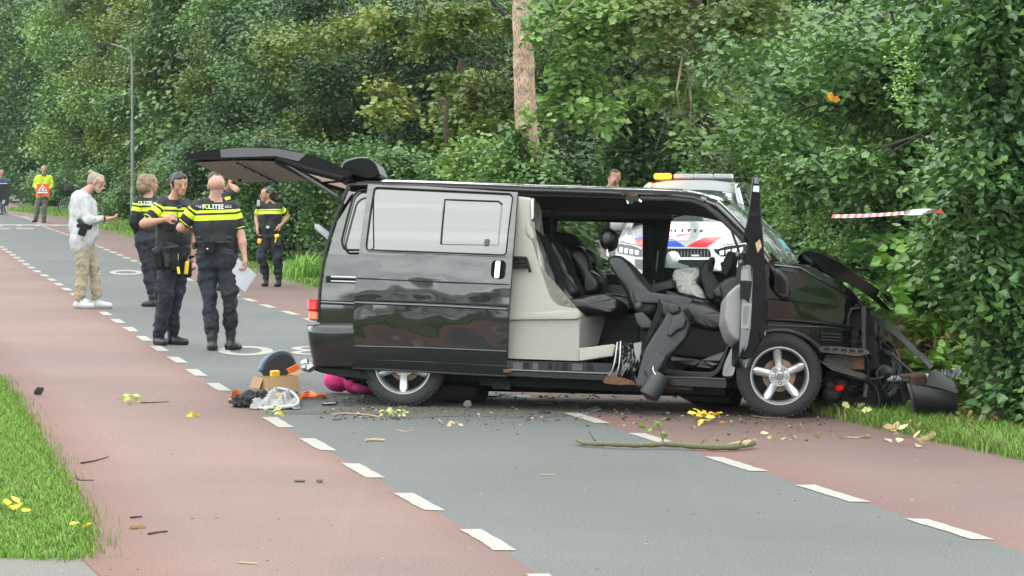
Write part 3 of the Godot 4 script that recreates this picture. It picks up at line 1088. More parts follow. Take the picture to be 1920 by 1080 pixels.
	for i in plan.size() - 1:
		for j in prof.size() - 1:
			var q4 := []
			for s in [[i, j], [i + 1, j], [i + 1, j + 1], [i, j + 1]]:
				var p: Vector2 = plan[s[0]]
				var d: Vector2 = (plan[mini(s[0] + 1, plan.size() - 1)] - plan[maxi(s[0] - 1, 0)]).normalized()
				var nn := Vector2(d.y, -d.x)
				if s[0] == 0: nn = Vector2(0, 1)
				var pr: Vector2 = prof[s[1]]
				q4.append(Vector3(p.x + nn.x * pr.x, pr.y, p.y + nn.y * pr.x))
			quad(T, q4[0], q4[1], q4[2], q4[3])
	var bump := vobj("rear_bumper", T, M.body_black, 50)
	seam("bumper_edge", bump, pv([576, 609.5, 662, 613.5]), -0.012, 0.006, M.body_black)
	# tail lamp
	T = PackedVector3Array()
	var la := V3(590, 572, -0.15)
	var lb := V3(590, 588, -0.15)
	box(T, at(V3(589.5, 574, -0.14)), Vector3(0.085, 0.092, 0.16), 0.015)
	var lamp := vobj("tail_lamp", T, M.lens_red, 30)
	T = PackedVector3Array()
	box(T, at(V3(590.5, 593.5, -0.14)), Vector3(0.075, 0.072, 0.15), 0.012)
	obj("orange_lens", T, M.lens_orange, lamp, 30)
	# tow bar and what hangs under the tail
	pipe("tow_bar", [[585, 684, -0.5], [600, 692, -0.55], [640, 700, -0.6], [690, 702, -0.7]], 0.028, M.black)
	pipe("tow_coupling", [[566, 683, -0.5], [577, 679, -0.5]], [0.028, 0.035], M.chrome)
	T = PackedVector3Array()
	box(T, Transform3D(Basis(Vector3(0, 0, 1), 0.6), V3(582, 688, -0.5)), Vector3(0.1, 0.07, 0.08), 0.02)
	ball(T, at(V3(571, 690, -0.48)), Vector3(0.03, 0.03, 0.03), 12)
	vobj("tow_hitch", T, M.steel, 40)
	pipe("exhaust_pipe", [[600, 686, -0.3], [625, 693, -0.35], [650, 693, -0.4]], 0.022, M.steel)
	pipe("loose_cable", [[610, 690, -0.25], [640, 703, -0.22], [652, 712, -0.22], [668, 706, -0.25], [690, 702, -0.3]], 0.010, M.black)
	slab("under_tail", [590, 688, 665, 692, 700, 712, 640, 706, 600, 696], -1.5, -0.15, M.black)
	# sill below the open doorway
	var sill := slab("door_sill", [950, 676, 1088, 680, 1162, 682, 1150, 712, 1050, 708, 950, 703], -0.25, -0.03, M.paint_dull)
	for k in 8:
		var x := 962 + k * 18.5
		if k == 3 or k == 7: x += 10
		var w := 13.0 if k % 3 != 0 else 24.0
		slab("sill_slot", [x, 679.5 + k * 0.4, x + w * 0.8, 680 + k * 0.4, x + w * 0.8 - 0.5, 693 + k * 0.4, x - 0.5, 692.5 + k * 0.4], -0.04, -0.026, M.black if k % 2 else M.trim_grey, sill, 0.006)
	pipe("sill_lip", [[951, 694, -0.02], [1050, 698, -0.02], [1145, 701, -0.02]], 0.009, M.steel_dark, sill)
	pipe("sill_lip", [[951, 704, -0.03], [1050, 709, -0.03], [1140, 712, -0.03]], 0.013, M.paint_dull, sill)
	slab("sill_bracket", [948, 695, 962, 694, 964, 700, 950, 701], -0.04, 0.0, M.rust, sill)
	# underside
	T = PackedVector3Array()
	var u0 := V(640, 690)
	var u1 := V(1370, 735)
	box(T, at(Vector3((u0.x + u1.x) / 2 + 0.2, 0.30, -VW / 2)), Vector3(u1.x - u0.x + 0.5, 0.14, VW - 0.95), 0.03)
	vobj("underbody", T, M.black, 30)
	slab("chassis_rail", [900, 706, 1360, 728, 1360, 742, 900, 722], -0.5, -0.3, M.black)
	slab("lower_bracket", [918, 716, 958, 718, 956, 731, 924, 729], -0.35, -0.22, M.black)
	puffed("spare_wheel", [812, 715, 900, 718, 894, 745, 870, 755, 822, 752], -1.2, -0.7, M.rubber, 0.08, 0.05)
	slab("front_subframe", [1240, 726, 1372, 735, 1366, 755, 1290, 752], -1.3, -0.6, M.black)

func van_roof() -> void:
	var T := PackedVector3Array()
	var line := pv([652, 346, 658, 339.5, 700, 339.5, 800, 342, 900, 345.5, 1000, 349.5, 1100, 352.5, 1200, 355.5, 1270, 358, 1318, 365, 1345, 376])
	var nu := 34
	var pts := smooth_line(line, 4)
	nu = pts.size() - 1
	var f := func(u: float, v: float) -> Vector3:
		var p: Vector2 = pts[int(round(u * nu))]
		var z0 := side(p.x, p.y) - 0.015
		var s := 1.0 - 2.0 * v
		var hw := VW / 2 + z0
		var c := cos(v * PI)
		var h := 0.064 * (1.0 - pow(absf(c), 3.4))
		if u < 0.06: h *= 0.45 + 0.55 * (u / 0.06)
		if u > 0.9: h += 0.02 * dent.get_noise_2d(p.x * 600, v * 500)
		var bulge: float = 0.10 * smoothstep(0.8, 1.0, u) * (1.0 - c * c)
		return Vector3(p.x + bulge, p.y + h - bulge * 0.35, -VW / 2 + hw * c)
	grid(T, f, nu, 30)
	vobj("roof", T, M.paint_black, 60)
	panel("roof_rail", van, PackedVector2Array(pv([654, 341, 700, 339.5, 800, 342, 900, 345.5, 1000, 349.5, 1100, 352.5, 1200, 355.5, 1270, 358, 1318, 365, 1345, 376, 1340, 386, 1312, 374, 1262, 367, 1200, 365, 1100, 362.5, 1000, 359, 900, 354.5, 800, 351, 700, 348.5, 652, 348])), [], -0.002, M.rail_black, 0.0, 0.02, 0.03)
	# lining under the roof
	T = PackedVector3Array()
	grid(T, func(u: float, v: float) -> Vector3:
		var q: Vector3 = f.call(0.06 + u * 0.90, 0.04 + v * 0.92)
		return q + Vector3(0, -0.035 - 0.03 * sin(v * PI), 0), 30, 14)
	vobj("headlining", T, M.headlining, 60)
	# header over the doorway and the front post
	var hd := pv([968, 364, 1060, 367, 1168, 370, 1178, 376])
	seam("door_header", van, hd, -0.03, 0.014, M.black)
	seam("door_header", van, pv([966, 358, 1060, 361.5, 1170, 365]), -0.014, 0.012, M.plastic)
	seam("front_door_header", van, pv([1200, 372, 1260, 372, 1300, 376, 1322, 384, 1345, 403, 1372, 428, 1398, 452]), -0.02, 0.021, M.rubber)
	seam("windscreen_post", van, pv([1315, 374, 1345, 384, 1370, 408, 1400, 440, 1425, 468, 1440, 490]), -0.03, 0.036, M.paint_black)
	seam("post_edge", van, pv([1325, 372, 1352, 384, 1378, 410, 1408, 443, 1430, 470]), 0.002, 0.007, M.paint_dull)
	# torn door-rail bracket on the roof edge
	var br := slab("torn_bracket", [1174, 366, 1188, 363, 1196, 368, 1200, 378, 1190, 376, 1184, 382, 1176, 378], -0.05, 0.01, M.paint_dull)
	slab("bent_lug", [1180, 361, 1192, 361, 1194, 367, 1182, 368], -0.04, 0.015, M.rust, br)
	for q in [[1176, 376, 1178, 382], [1197, 374, 1203, 379]]:
		pipe("torn_edge", [[q[0], q[1], 0.0], [q[2], q[3], 0.01]], 0.008, M.chrome, br)
	# windscreen
	var tn := V3(1352, 379, -0.17)
	var bn := V3(1438, 490, -0.09)
	var ws := func(u: float, v: float) -> Vector3:
		var k := 1.0 - pow(2 * u - 1, 2)
		var t := Vector3(tn.x + 0.11 * k, tn.y + 0.055 * k, lerpf(-0.18, -VW + 0.18, u))
		var b2 := Vector3(bn.x + 0.20 * k, bn.y + 0.02 * k, lerpf(-0.10, -VW + 0.10, u))
		return t.lerp(b2, v) + Vector3(0.02, 0.03, 0) * sin(v * PI)
	T = PackedVector3Array()
	grid(T, ws, 16, 12)
	M.screen = plainmat(Color(0.34, 0.46, 0.40, 0.24), 0.1)
	M.screen.transparency = BaseMaterial3D.TRANSPARENCY_ALPHA
	var wsn := vobj("windscreen", T, M.screen, 80)
	T = PackedVector3Array()
	var g := RandomNumberGenerator.new()
	g.seed = 12
	for k in 110:
		var u0 := clampf(0.42 + g.randfn() * 0.22, 0.02, 0.98)
		var v0 := clampf(0.72 + g.randfn() * 0.22, 0.02, 0.98)
		var a := atan2(v0 - 0.72, u0 - 0.42) + (PI / 2 if k % 3 == 0 else 0.0) + g.randfn() * 0.2
		var l := []
		for s in 4:
			l.append(ws.call(clampf(u0 + cos(a) * s * 0.03, 0, 1), clampf(v0 + sin(a) * s * 0.05, 0, 1)) + Vector3(0.002, 0.003, 0))
			a += g.randfn() * 0.35
		tube(T, l, [0.0012, 0.0018, 0.0016, 0.001], 4, false)
	M.crack = plainmat(lin(0.26, 0.33, 0.30), 0.4)
	stuff(vobj("cracks", T, M.crack, 30, wsn))
	T = PackedVector3Array()
	grid(T, func(u: float, v: float) -> Vector3: return ws.call(0.30 + u * 0.16, 0.62 + v * 0.14) + Vector3(0.003, 0.004, 0), 4, 4)
	M.teal_reflection = plainmat(lin(0.10, 0.36, 0.34), 0.35)  # teal reflection over the smashed glass, put into the patch colour
	vobj("crushed_glass_reflection", T, M.teal_reflection, 60, wsn)

func van_inside() -> void:
	# far wall with its window openings
	var zf := -VW + 0.05
	var T := PackedVector3Array()
	var outline := PackedVector2Array(pv([690, 388, 1000, 398, 1250, 404, 1340, 392, 1420, 412, 1520, 530, 1560, 640, 1500, 720, 700, 700], zf))
	var holes := [rounded(pv([1042, 411, 1208, 416, 1208, 517, 1042, 517], zf), 0.03), rounded(pv([1257, 407, 1335, 389, 1405, 404, 1474, 488, 1440, 508, 1345, 511, 1243, 504], zf), 0.02)]

	for s in [[-2.0, 0.9], [0.9, 1.75], [1.75, 4.0]]:
		var cell := PackedVector2Array([Vector2(s[0], -1), Vector2(s[1], -1), Vector2(s[1], 3), Vector2(s[0], 3)])
		for p in Geometry2D.intersect_polygons(outline, cell):
			var ps := [p]
			for h in holes:
				# cut every opening in two so that no ring is left
				for half in 2:
					var c := V(1120, 465, zf) if h == holes[0] else V(1330, 460, zf)
					var hc := PackedVector2Array([Vector2(-3, c.y), Vector2(6, c.y), Vector2(6, 5), Vector2(-3, 5)]) if half == 0 else PackedVector2Array([Vector2(-3, -3), Vector2(6, -3), Vector2(6, c.y), Vector2(-3, c.y)])
					for hh in Geometry2D.intersect_polygons(h, hc):
						var nx := []
						for q in ps: nx.append_array(Geometry2D.clip_polygons(q, hh))
						ps = nx
			for q in ps:
				if not Geometry2D.is_polygon_clockwise(q): prism(T, q, zf - 0.05, zf)
	vobj("far_side_wall", T, M.inside, 20)
	for k in 2:
		T = PackedVector3Array()
		prism(T, holes[k], zf - 0.03, zf - 0.026)
		if k == 0: vobj("far_window", T, M.glass, 20)
		T = PackedVector3Array()
		var l := []
		for p in holes[k]: l.append(Vector3(p.x, p.y, zf + 0.005))
		l.append(l[0])
		tube(T, l, 0.014, 6)
		vobj("window_seal", T, M.black, 60)
	# shards left in the far front window
	for sh in [[1244, 503, 1247, 476, 1255, 474, 1260, 488, 1272, 492, 1290, 498, 1300, 508], [1328, 510, 1326, 499, 1336, 500, 1350, 508]]:
		T = PackedVector3Array()
		prism(T, PackedVector2Array(pv(sh, zf)), zf - 0.025, zf - 0.02)
		M.shard = plainmat(Color(0.75, 0.85, 0.84, 0.55), 0.3)
		M.shard.transparency = BaseMaterial3D.TRANSPARENCY_ALPHA
		vobj("glass_shard", T, M.shard, 20)
	slab("far_post", [1208, 404, 1256, 405, 1250, 430, 1243, 504, 1240, 560, 1208, 560], zf, zf + 0.06, M.inside, null, 0.02)
	pipe("belt_on_post", [[1222, 425, zf + 0.09], [1222, 480, zf + 0.1], [1230, 525, zf + 0.12]], 0.018, M.black)
	pipe("far_belt", [[1234, 470, zf + 0.09], [1231, 500, zf + 0.1], [1226, 530, zf + 0.1]], 0.007, M.panel_grey)
	slab("far_header", [700, 384, 1000, 394, 1260, 402, 1260, 411, 1000, 409, 700, 400], zf, zf + 0.09, M.black, null, 0.02)
	slab("window_ledge", [1128, 516, 1208, 518, 1208, 532, 1128, 530], zf, zf + 0.06, M.black)
	slab("far_lining", [1000, 531, 1245, 536, 1240, 640, 1000, 640], zf, zf + 0.05, M.plastic_grey)
	# floor
	T = PackedVector3Array()
	var fl := V(1000, 655, -0.4)
	var fr := V(1440, 690, -0.4)
	box(T, at(Vector3((fl.x + fr.x) / 2 - 0.3, fl.y - 0.02, -VW / 2)), Vector3(fr.x - fl.x + 1.2, 0.06, VW - 0.62), 0.01)
	vobj("floor", T, M.carpet, 30)
	# pale trim behind the open doorway
	puffed("side_trim", [962, 366, 998, 370, 994, 410, 990, 432, 1004, 446, 1016, 482, 1024, 530, 1034, 566, 1050, 579, 1092, 585, 1086, 598, 950, 600, 940, 480], -0.5, -0.12, M.beige, 0.03, 0.03)
	puffed("shoulder_pad", [984, 424, 990, 416, 1000, 430, 1003, 446, 998, 452, 985, 440], -0.3, -0.11, M.beige, 0.02, 0.02)
	var bx := slab("seat_box", [948, 597, 1089, 597, 1086, 652, 1086, 677, 946, 672], -1.35, -0.14, M.beige_low, null, 0.004)
	T = PackedVector3Array()
	# the box's upper edge stands forward as a soft ledge and its end slopes back to the floor
	var e0 := V3(1086, 597, -0.13)
	var e1 := V3(1138, 588, -0.62)
	var e2 := V3(1122, 646, -0.55)
	var e3 := V3(1086, 654, -0.14)
	quad(T, e0, e3, e2, e1)
	quad(T, e0 + Vector3(0, 0, -0.4), e0, e1, e1 + Vector3(0, 0.0, -0.3))
	obj("box_end", T, M.beige_low, bx, 30)
	puffed("box_ledge", [946, 588, 1040, 580, 1084, 582, 1091, 590, 1087, 599, 946, 600], -0.55, -0.115, M.beige, 0.035, 0.02)
	puffed("step_trim", [1085, 653, 1150, 645, 1155, 648, 1150, 668, 1120, 673, 1086, 677], -0.16, -0.11, M.beige, 0.015, 0.008)
	slab("seat_riser", [1120, 590, 1200, 590, 1195, 645, 1118, 650], -1.2, -0.62, M.black)
	for k in 4:
		T = PackedVector3Array()
		ball(T, at(V3(1136 - k * 2.6, 620 + k * 7.5, -0.60)), Vector3(0.018, 0.014, 0.02), 10)
		vobj("riser_knob", T, M.plastic, 60)
	for k in 3:
		slab("rail_end", [962, 480 + k * 8, 986, 481 + k * 8, 986, 486 + k * 8, 962, 485.5 + k * 8], -0.16, -0.06, M.black)
	pipe("rail_arm", [[986, 484, -0.08], [990, 496, -0.07], [994, 510, -0.06]], 0.012, M.black)
	# hand rail and belt guide at the top of the trim
	puffed("pillar_lamp", [995, 372, 1001, 370, 1003, 390, 1001, 412, 996, 416, 993, 395], -0.2, -0.1, M.steel, 0.02, 0.02)
	pipe("roof_strap", [[1036, 395, -0.7], [1035, 430, -0.7], [1034, 455, -0.72]], 0.012, M.black)
	# the bench
	puffed("bench_backrest", [992, 432, 1001, 426, 1012, 442, 1026, 472, 1040, 510, 1049, 548, 1047, 566, 1036, 570, 1024, 556, 1012, 510, 1002, 468], -0.72, -0.2, M.leather, 0.06, 0.03, 0.012)
	puffed("bench_backrest", [1018, 446, 1034, 444, 1052, 470, 1076, 520, 1090, 552, 1060, 566, 1040, 530], -1.18, -0.76, M.leather, 0.06, 0.03, 0.012)
	puffed("bench_cushion", [1032, 570, 1060, 561, 1100, 552, 1136, 549, 1158, 560, 1160, 577, 1150, 588, 1100, 585, 1050, 581, 1034, 577], -0.72, -0.19, M.leather, 0.05, 0.02, 0.010)
	puffed("bench_cushion", [1070, 566, 1140, 548, 1186, 556, 1190, 580, 1150, 592, 1080, 584], -1.25, -0.76, M.leather, 0.05, 0.02, 0.012)
	puffed("captain_seat_back", [1062, 464, 1088, 458, 1102, 478, 1108, 506, 1120, 512, 1130, 532, 1124, 552, 1098, 560, 1082, 520], -1.5, -1.1, M.leather, 0.07, 0.03, 0.01)
	puffed("captain_headrest", [1086, 462, 1108, 466, 1118, 482, 1116, 498, 1096, 500, 1088, 486], -1.55, -1.2, M.leather, 0.05, 0.03)
	puffed("captain_seat_back", [1100, 500, 1118, 498, 1130, 520, 1132, 548, 1104, 556], -1.6, -1.25, M.leather, 0.05, 0.03)
	puffed("rear_headrest", [1004, 436, 1040, 432, 1080, 440, 1086, 458, 1050, 462, 1020, 456], -1.5, -1.2, M.inside, 0.05, 0.03)
	# front passenger seat
	puffed("seat_backrest", [1135, 485, 1146, 477, 1164, 478, 1182, 496, 1206, 526, 1232, 556, 1238, 578, 1222, 592, 1200, 594, 1186, 578, 1170, 546, 1150, 512], -0.78, -0.3, M.seat_grey, 0.06, 0.03)
	var hr := puffed("headrest", [1122, 436, 1136, 424, 1150, 430, 1153, 446, 1148, 462, 1132, 468, 1123, 458], -0.68, -0.4, M.leather, 0.06, 0.03)
	pipe("headrest_post", [[1138, 466, -0.46], [1141, 480, -0.46]], 0.006, M.chrome, hr)
	pipe("headrest_post", [[1136, 466, -0.6], [1139, 480, -0.6]], 0.006, M.chrome, hr)
	puffed("armrest", [1184, 547, 1200, 545, 1290, 556, 1302, 562, 1298, 572, 1260, 571, 1190, 567], -0.32, -0.22, M.torn_trim, 0.025, 0.02)
	T = PackedVector3Array()
	ball(T, at(V3(1197.5, 573.5, -0.20)), Vector3(0.034, 0.034, 0.022), 16)
	vobj("recline_knob", T, M.torn_trim, 60)
	puffed("seat_hinge_cover", [1188, 588, 1204, 583, 1224, 604, 1222, 616, 1204, 618, 1194, 608], -0.3, -0.2, M.torn_trim, 0.02, 0.015)
	puffed("seat_cushion", [1222, 560, 1262, 556, 1320, 566, 1356, 584, 1374, 598, 1374, 616, 1340, 622, 1290, 612, 1240, 596], -0.8, -0.22, M.leather, 0.06, 0.03, 0.008)
	puffed("seat_side", [1230, 592, 1300, 604, 1372, 616, 1374, 636, 1352, 674, 1290, 672, 1240, 660], -0.75, -0.26, M.inside, 0.03, 0.02, 0.004)
	puffed("crumpled_mat", [1252, 668, 1300, 672, 1330, 678, 1352, 668, 1364, 654, 1356, 680, 1340, 692, 1300, 690, 1256, 680], -0.5, -0.16, M.leather, 0.03, 0.02, 0.03)
	puffed("seat_base", [1200, 610, 1260, 620, 1290, 700, 1230, 704, 1196, 660], -0.85, -0.35, M.inside, 0.02, 0.02)
	puffed("driver_seat_side", [1216, 534, 1262, 522, 1266, 540, 1222, 552], -1.45, -0.95, M.torn_trim, 0.03, 0.02)
	puffed("driver_cushion", [1240, 540, 1300, 552, 1330, 562, 1330, 590, 1250, 590], -1.5, -0.95, M.leather, 0.05, 0.03)
	# burst airbag hanging from the steering wheel
	var bag := puffed("burst_airbag", [1258, 513, 1266, 504, 1290, 501, 1308, 500, 1312, 514, 1304, 528, 1314, 540, 1322, 556, 1320, 566, 1300, 560, 1276, 556, 1268, 540, 1262, 526], -1.12, -0.98, M.airbag, 0.05, 0.02, 0.05)
	bag.set_meta("label", "white burst airbag hanging from the steering wheel")
	T = PackedVector3Array()
	var wc := V3(1319, 524, -1.2)
	var wl := []
	for k in 25:
		var t := TAU * k / 24
		wl.append(wc + Vector3(0.08 * sin(t) * 0.9, 0.17 * sin(t), 0.19 * cos(t)))
	tube(T, wl, 0.017, 8)
	var sw := vobj("steering_wheel", T, M.plastic, 60)
	T = PackedVector3Array()
	ball(T, at(wc + Vector3(0.03, -0.01, 0)), Vector3(0.07, 0.09, 0.10), 14)
	obj("wheel_boss", T, M.plastic, sw, 60)
	puffed("wheel_shroud", [1312, 500, 1322, 486, 1329, 486, 1326, 506, 1340, 524, 1348, 540, 1336, 566, 1324, 560, 1318, 536, 1308, 522], -1.3, -1.0, M.plastic, 0.03, 0.02)
	# dashboard
	puffed("dashboard", [1346, 534, 1362, 520, 1400, 512, 1440, 500, 1450, 560, 1420, 600, 1380, 600, 1356, 570], -1.55, -0.2, M.plastic, 0.04, 0.03)
	puffed("dash_end", [1334, 546, 1350, 528, 1368, 528, 1374, 548, 1352, 560, 1342, 558], -0.9, -0.5, M.torn_trim, 0.03, 0.02)
	puffed("air_vent", [1352, 498, 1364, 470, 1378, 472, 1374, 500, 1362, 520, 1352, 514], -0.6, -0.35, M.black, 0.02, 0.01)
	puffed("mirror_housing_inside", [1350, 492, 1362, 488, 1366, 514, 1356, 518], -0.9, -0.7, M.black, 0.02, 0.01)
	pipe("gear_stick", [[1346, 575, -0.9], [1348, 562, -0.88]], [0.012, 0.03], M.plastic)
	# doorway foot of the front door
	var fs := slab("front_sill", [1240, 706, 1360, 709, 1363, 714, 1362, 728, 1240, 722], -0.2, -0.02, M.paint_dull, null, 0.01)
	pipe("sill_edge", [[1240, 707.5, -0.02], [1300, 709, -0.015], [1361, 711.5, -0.015]], 0.008, M.trim_grey, fs)
	slab("sill_stiffener", [1248, 722, 1298, 725, 1296, 732, 1246, 729], -0.25, -0.1, M.rust)
	for k in 3:
		pipe("door_seal", [[1250, 696 + k * 4, -0.06 - k * 0.01], [1320, 701 + k * 3, -0.06], [1342, 697 + k * 2, -0.06], [1354, 680 + k * 2, -0.06], [1364, 654, -0.06], [1378, 632, -0.06], [1392, 606, -0.06]], 0.012, M.rubber)
	puffed("hinge_pillar", [1352, 712, 1354, 690, 1366, 656, 1382, 628, 1394, 600, 1440, 560, 1440, 640, 1400, 640, 1384, 664, 1374, 712], -0.25, -0.05, M.paint_black, 0.03, 0.03)
	# crumpled foot of the middle post
	T = PackedVector3Array()
	var cp := [V3(1132, 714, 0.0), V3(1146, 690, 0.02), V3(1152, 668, 0.03), V3(1158, 645, 0.0), V3(1163, 640, -0.03)]
	var cq := [V3(1200, 722, 0.02), V3(1200, 700, 0.05), V3(1201, 680, 0.04), V3(1200, 660, 0.0), V3(1202, 646, -0.03)]
	grid(T, func(u: float, v: float) -> Vector3:
		var i := mini(int(v * 4), 3)
		var t := v * 4 - i
		var p: Vector3 = cp[i].lerp(cp[i + 1], t).lerp(cq[i].lerp(cq[i + 1], t), u)
		var fold := sin(u * 16.0 + v * 5.0) * 0.016 + sin(u * 7.0 - v * 9.0) * 0.014 + dent.get_noise_2d(u * 300, v * 300) * 0.02
		return p + Vector3(0, 0, fold), 26, 20)
	var cf := vobj("crumpled_post_foot", T, M.body_black, 80)
	slab("torn_bright_strip", [1188, 644, 1203, 641, 1202, 662, 1196, 680, 1190, 662], 0.0, 0.03, M.panel_grey, cf)
	for q in [[1158, 642, 1154, 672, 1150, 690, 1144, 705], [1164, 640, 1163, 668, 1160, 692, 1156, 706]]:
		pipe("torn_edge", [[q[0], q[1], 0.02], [q[2], q[3], 0.05], [q[4], q[5], 0.05], [q[6], q[7], 0.03]], 0.007, M.steel, cf)
	slab("rust_patch", [1130, 714, 1146, 704, 1166, 708, 1186, 714, 1192, 722, 1160, 722, 1134, 719], -0.03, 0.045, M.rust, cf)
	# post trim torn loose, hanging out of the doorway with its belt
	var tr := puffed("torn_post_trim", [1252, 584, 1264, 575, 1280, 582, 1291, 600, 1294, 612, 1288, 632, 1270, 654, 1252, 672, 1244, 690, 1222, 712, 1206, 728, 1193, 728, 1192, 718, 1200, 684, 1208, 656, 1222, 632, 1240, 606], 0.02, 0.12, M.torn_trim, 0.03, 0.02)
	puffed("belt_reel", [1252, 574, 1262, 567, 1274, 574, 1276, 584, 1262, 590, 1253, 586], 0.05, 0.15, M.plastic, 0.02, 0.015, 0.0, tr)
	puffed("belt_block", [1262, 592, 1280, 588, 1288, 598, 1284, 614, 1268, 622, 1256, 632, 1250, 628, 1256, 612], 0.10, 0.16, M.torn_trim, 0.02, 0.012, 0.0, tr)
	puffed("trim_foot", [1206, 696, 1232, 660, 1250, 668, 1240, 690, 1218, 716], 0.08, 0.14, M.torn_trim, 0.02, 0.02, 0.0, tr)
	slab("belt_strap", [1235, 558, 1243, 572, 1240, 590, 1226, 620, 1215, 642, 1208, 638, 1222, 606, 1232, 580], 0.0, 0.012, M.black)
	puffed("belt_buckle", [1283, 582, 1290, 578, 1299, 592, 1298, 602, 1290, 604], -0.1, -0.04, M.black, 0.012, 0.006)
	pipe("belt_strap_end", [[1290, 580, -0.07], [1282, 586, -0.06], [1275, 592, -0.02]], 0.016, M.black)

	T = PackedVector3Array()
	var c0 := V3(1240, 703, 0.10)
	var c1 := V3(1213, 749, 0.13)
	var l := []
	var rr := []
	for k in 9:
		var t := k / 8.0
		l.append(c0.lerp(c1, t))
		rr.append(0.080 * sqrt(clampf(1.0 - pow(absf(2 * t - 1), 7.0), 0.0, 1.0)) * (0.96 + 0.04 * t) + 0.004)
	rr[0] = 0.072
	tube(T, l, rr, 22)
	vobj("hanging_head_cushion", T, M.torn_trim, 50)
	pipe("cushion_wire", [[1226, 683, 0.12], [1225, 694, 0.16], [1230, 703, 0.17]], 0.004, M.chrome)

func van_front() -> void:
	# fender
	var arch := []
	var wc := V(1461, 706)
	var fo := pv([1436, 492, 1470, 492, 1518, 497, 1560, 520, 1598, 547, 1620, 570, 1626, 584, 1624, 640, 1612, 654, 1540, 652])
	for k in 10:
		var t := lerpf(0.60, 2.45, k / 9.0)
		fo.append(wc + Vector2(cos(t), sin(t)) * Vector2(0.37, 0.36))
	fo.append_array(pv([1390, 618, 1400, 560, 1416, 520]))
	var hl := rounded(pv([1597, 577, 1630, 580, 1630, 622, 1590, 618, 1592, 592]), 0.02)
	var fd := panel("front_fender", van, PackedVector2Array(fo), [hl], -0.02, M.paint_black, 0.012, 0.03, 0.03, 0.08)
	panel("headlamp_hole", van, hl, [], -0.16, M.black)
	seam("lamp_hole_edge", fd, pv([1590, 618, 1592, 592, 1597, 579, 1612, 577]), -0.012, 0.009, M.trim_grey)
	seam("side_moulding", fd, pv([1436, 598, 1500, 602, 1560, 608, 1600, 616]), -0.014, 0.016, M.paint_dull, false, 0.012)
	seam("bright_edge", fd, pv([1436, 609, 1500, 611, 1560, 614, 1600, 619]), -0.012, 0.005, M.steel_dark, false, 0.012)
	seam("fender_crease", fd, pv([1440, 560, 1500, 565, 1560, 572]), -0.022, 0.006, M.black, false, 0.012)
	seam("shoulder_line", fd, pv([1452, 497, 1500, 502, 1548, 530, 1600, 562, 1618, 576]), -0.016, 0.010, M.paint_black, false, 0.012)
	# arch lip
	var T := PackedVector3Array()
	var l := []
	for k in 14:
		var t := lerpf(0.62, 2.05, k / 13.0)
		var p := wc + Vector2(cos(t), sin(t)) * Vector2(0.375, 0.367)
		l.append(flank(p.x, p.y, 0.0))
	tube(T, l, 0.020, 8)
	vobj("arch_lip", T, M.trim_grey, 60)
	panel("indicator_vent", van, rounded(pv([1538, 621, 1580, 624, 1580, 643, 1538, 640]), 0.01), [], -0.004, M.black, 0, 0.03, 0.012)
	for k in 3: seam("vent_slat", van, pv([1540, 625 + k * 6, 1578, 627.5 + k * 6]), 0.0, 0.006, M.trim_grey)
	panel("lamp_carrier", van, PackedVector2Array(pv([1598, 612, 1613, 612, 1611, 652, 1597, 650])), [], 0.0, M.steel_dark, 0, 0.03, 0.02)
	for k in 2:
		panel("carrier_socket", van, PackedVector2Array(pv([1600, 622 + k * 14, 1610, 623 + k * 14, 1609, 631 + k * 14, 1600, 630 + k * 14])), [], 0.008, M.dirty_metal, 0, 0.03, 0.01)
	# mirror
	var mi := puffed("wing_mirror", [1451, 502, 1462, 506, 1478, 522, 1482, 536, 1478, 562, 1462, 560, 1450, 550], 0.02, 0.14, M.plastic, 0.03, 0.02)
	puffed("mirror_glass_hole", [1456, 512, 1464, 514, 1475, 528, 1474, 552, 1462, 550, 1456, 540], 0.10, 0.145, M.black, 0.01, 0.015, 0.0, mi)
	pipe("mirror_arm", [[1444, 500, 0.0], [1454, 512, 0.06], [1458, 530, 0.1]], 0.016, M.plastic, mi)
	slab("quarter_vent", [1440, 482, 1446, 472, 1462, 490, 1442, 492], -0.08, -0.05, M.black)
	# bonnet, buckled up
	T = PackedVector3Array()
	var hp := smooth_line(pv([1500, 482, 1512, 473, 1530, 475, 1562, 487, 1600, 510, 1634, 535, 1652, 546], -0.2), 5)
	grid(T, func(u: float, v: float) -> Vector3:
		var p: Vector2 = hp[int(round(u * (hp.size() - 1)))]
		var k := 1.0 - pow(2 * v - 1, 2)
		return Vector3(p.x + 0.03 * k * u, p.y + 0.03 * k + 0.02 * dent.get_noise_2d(u * 300, v * 260) + 0.05 * k * exp(-pow((u - 0.25) * 6, 2)), lerpf(-0.12, -VW + 0.14, v)), hp.size() - 1, 20)
	var bn := vobj("bonnet", T, M.paint_black, 60)
	T = PackedVector3Array()
	grid(T, func(u: float, v: float) -> Vector3:
		var p: Vector2 = hp[int(round(u * (hp.size() - 1)))]
		return Vector3(p.x - 0.02 * v, p.y - v * (0.035 + 0.075 * sin(u * PI)), -0.12 - 0.05 * v), hp.size() - 1, 5)
	obj("bonnet_edge", T, M.body_black, bn, 60)
	T = PackedVector3Array()
	grid(T, func(u: float, v: float) -> Vector3:
		var p: Vector2 = hp[int(round(u * (hp.size() - 1)))]
		return Vector3(p.x - 0.01, p.y - 0.05, lerpf(-0.15, -VW + 0.16, v)), hp.size() - 1, 4)
	obj("bonnet_underside", T, M.inside, bn, 60)
	puffed("bonnet_fold", [1500, 472, 1514, 480, 1528, 492, 1522, 497, 1508, 490], -0.5, -0.13, M.paint_dull, 0.02, 0.01)
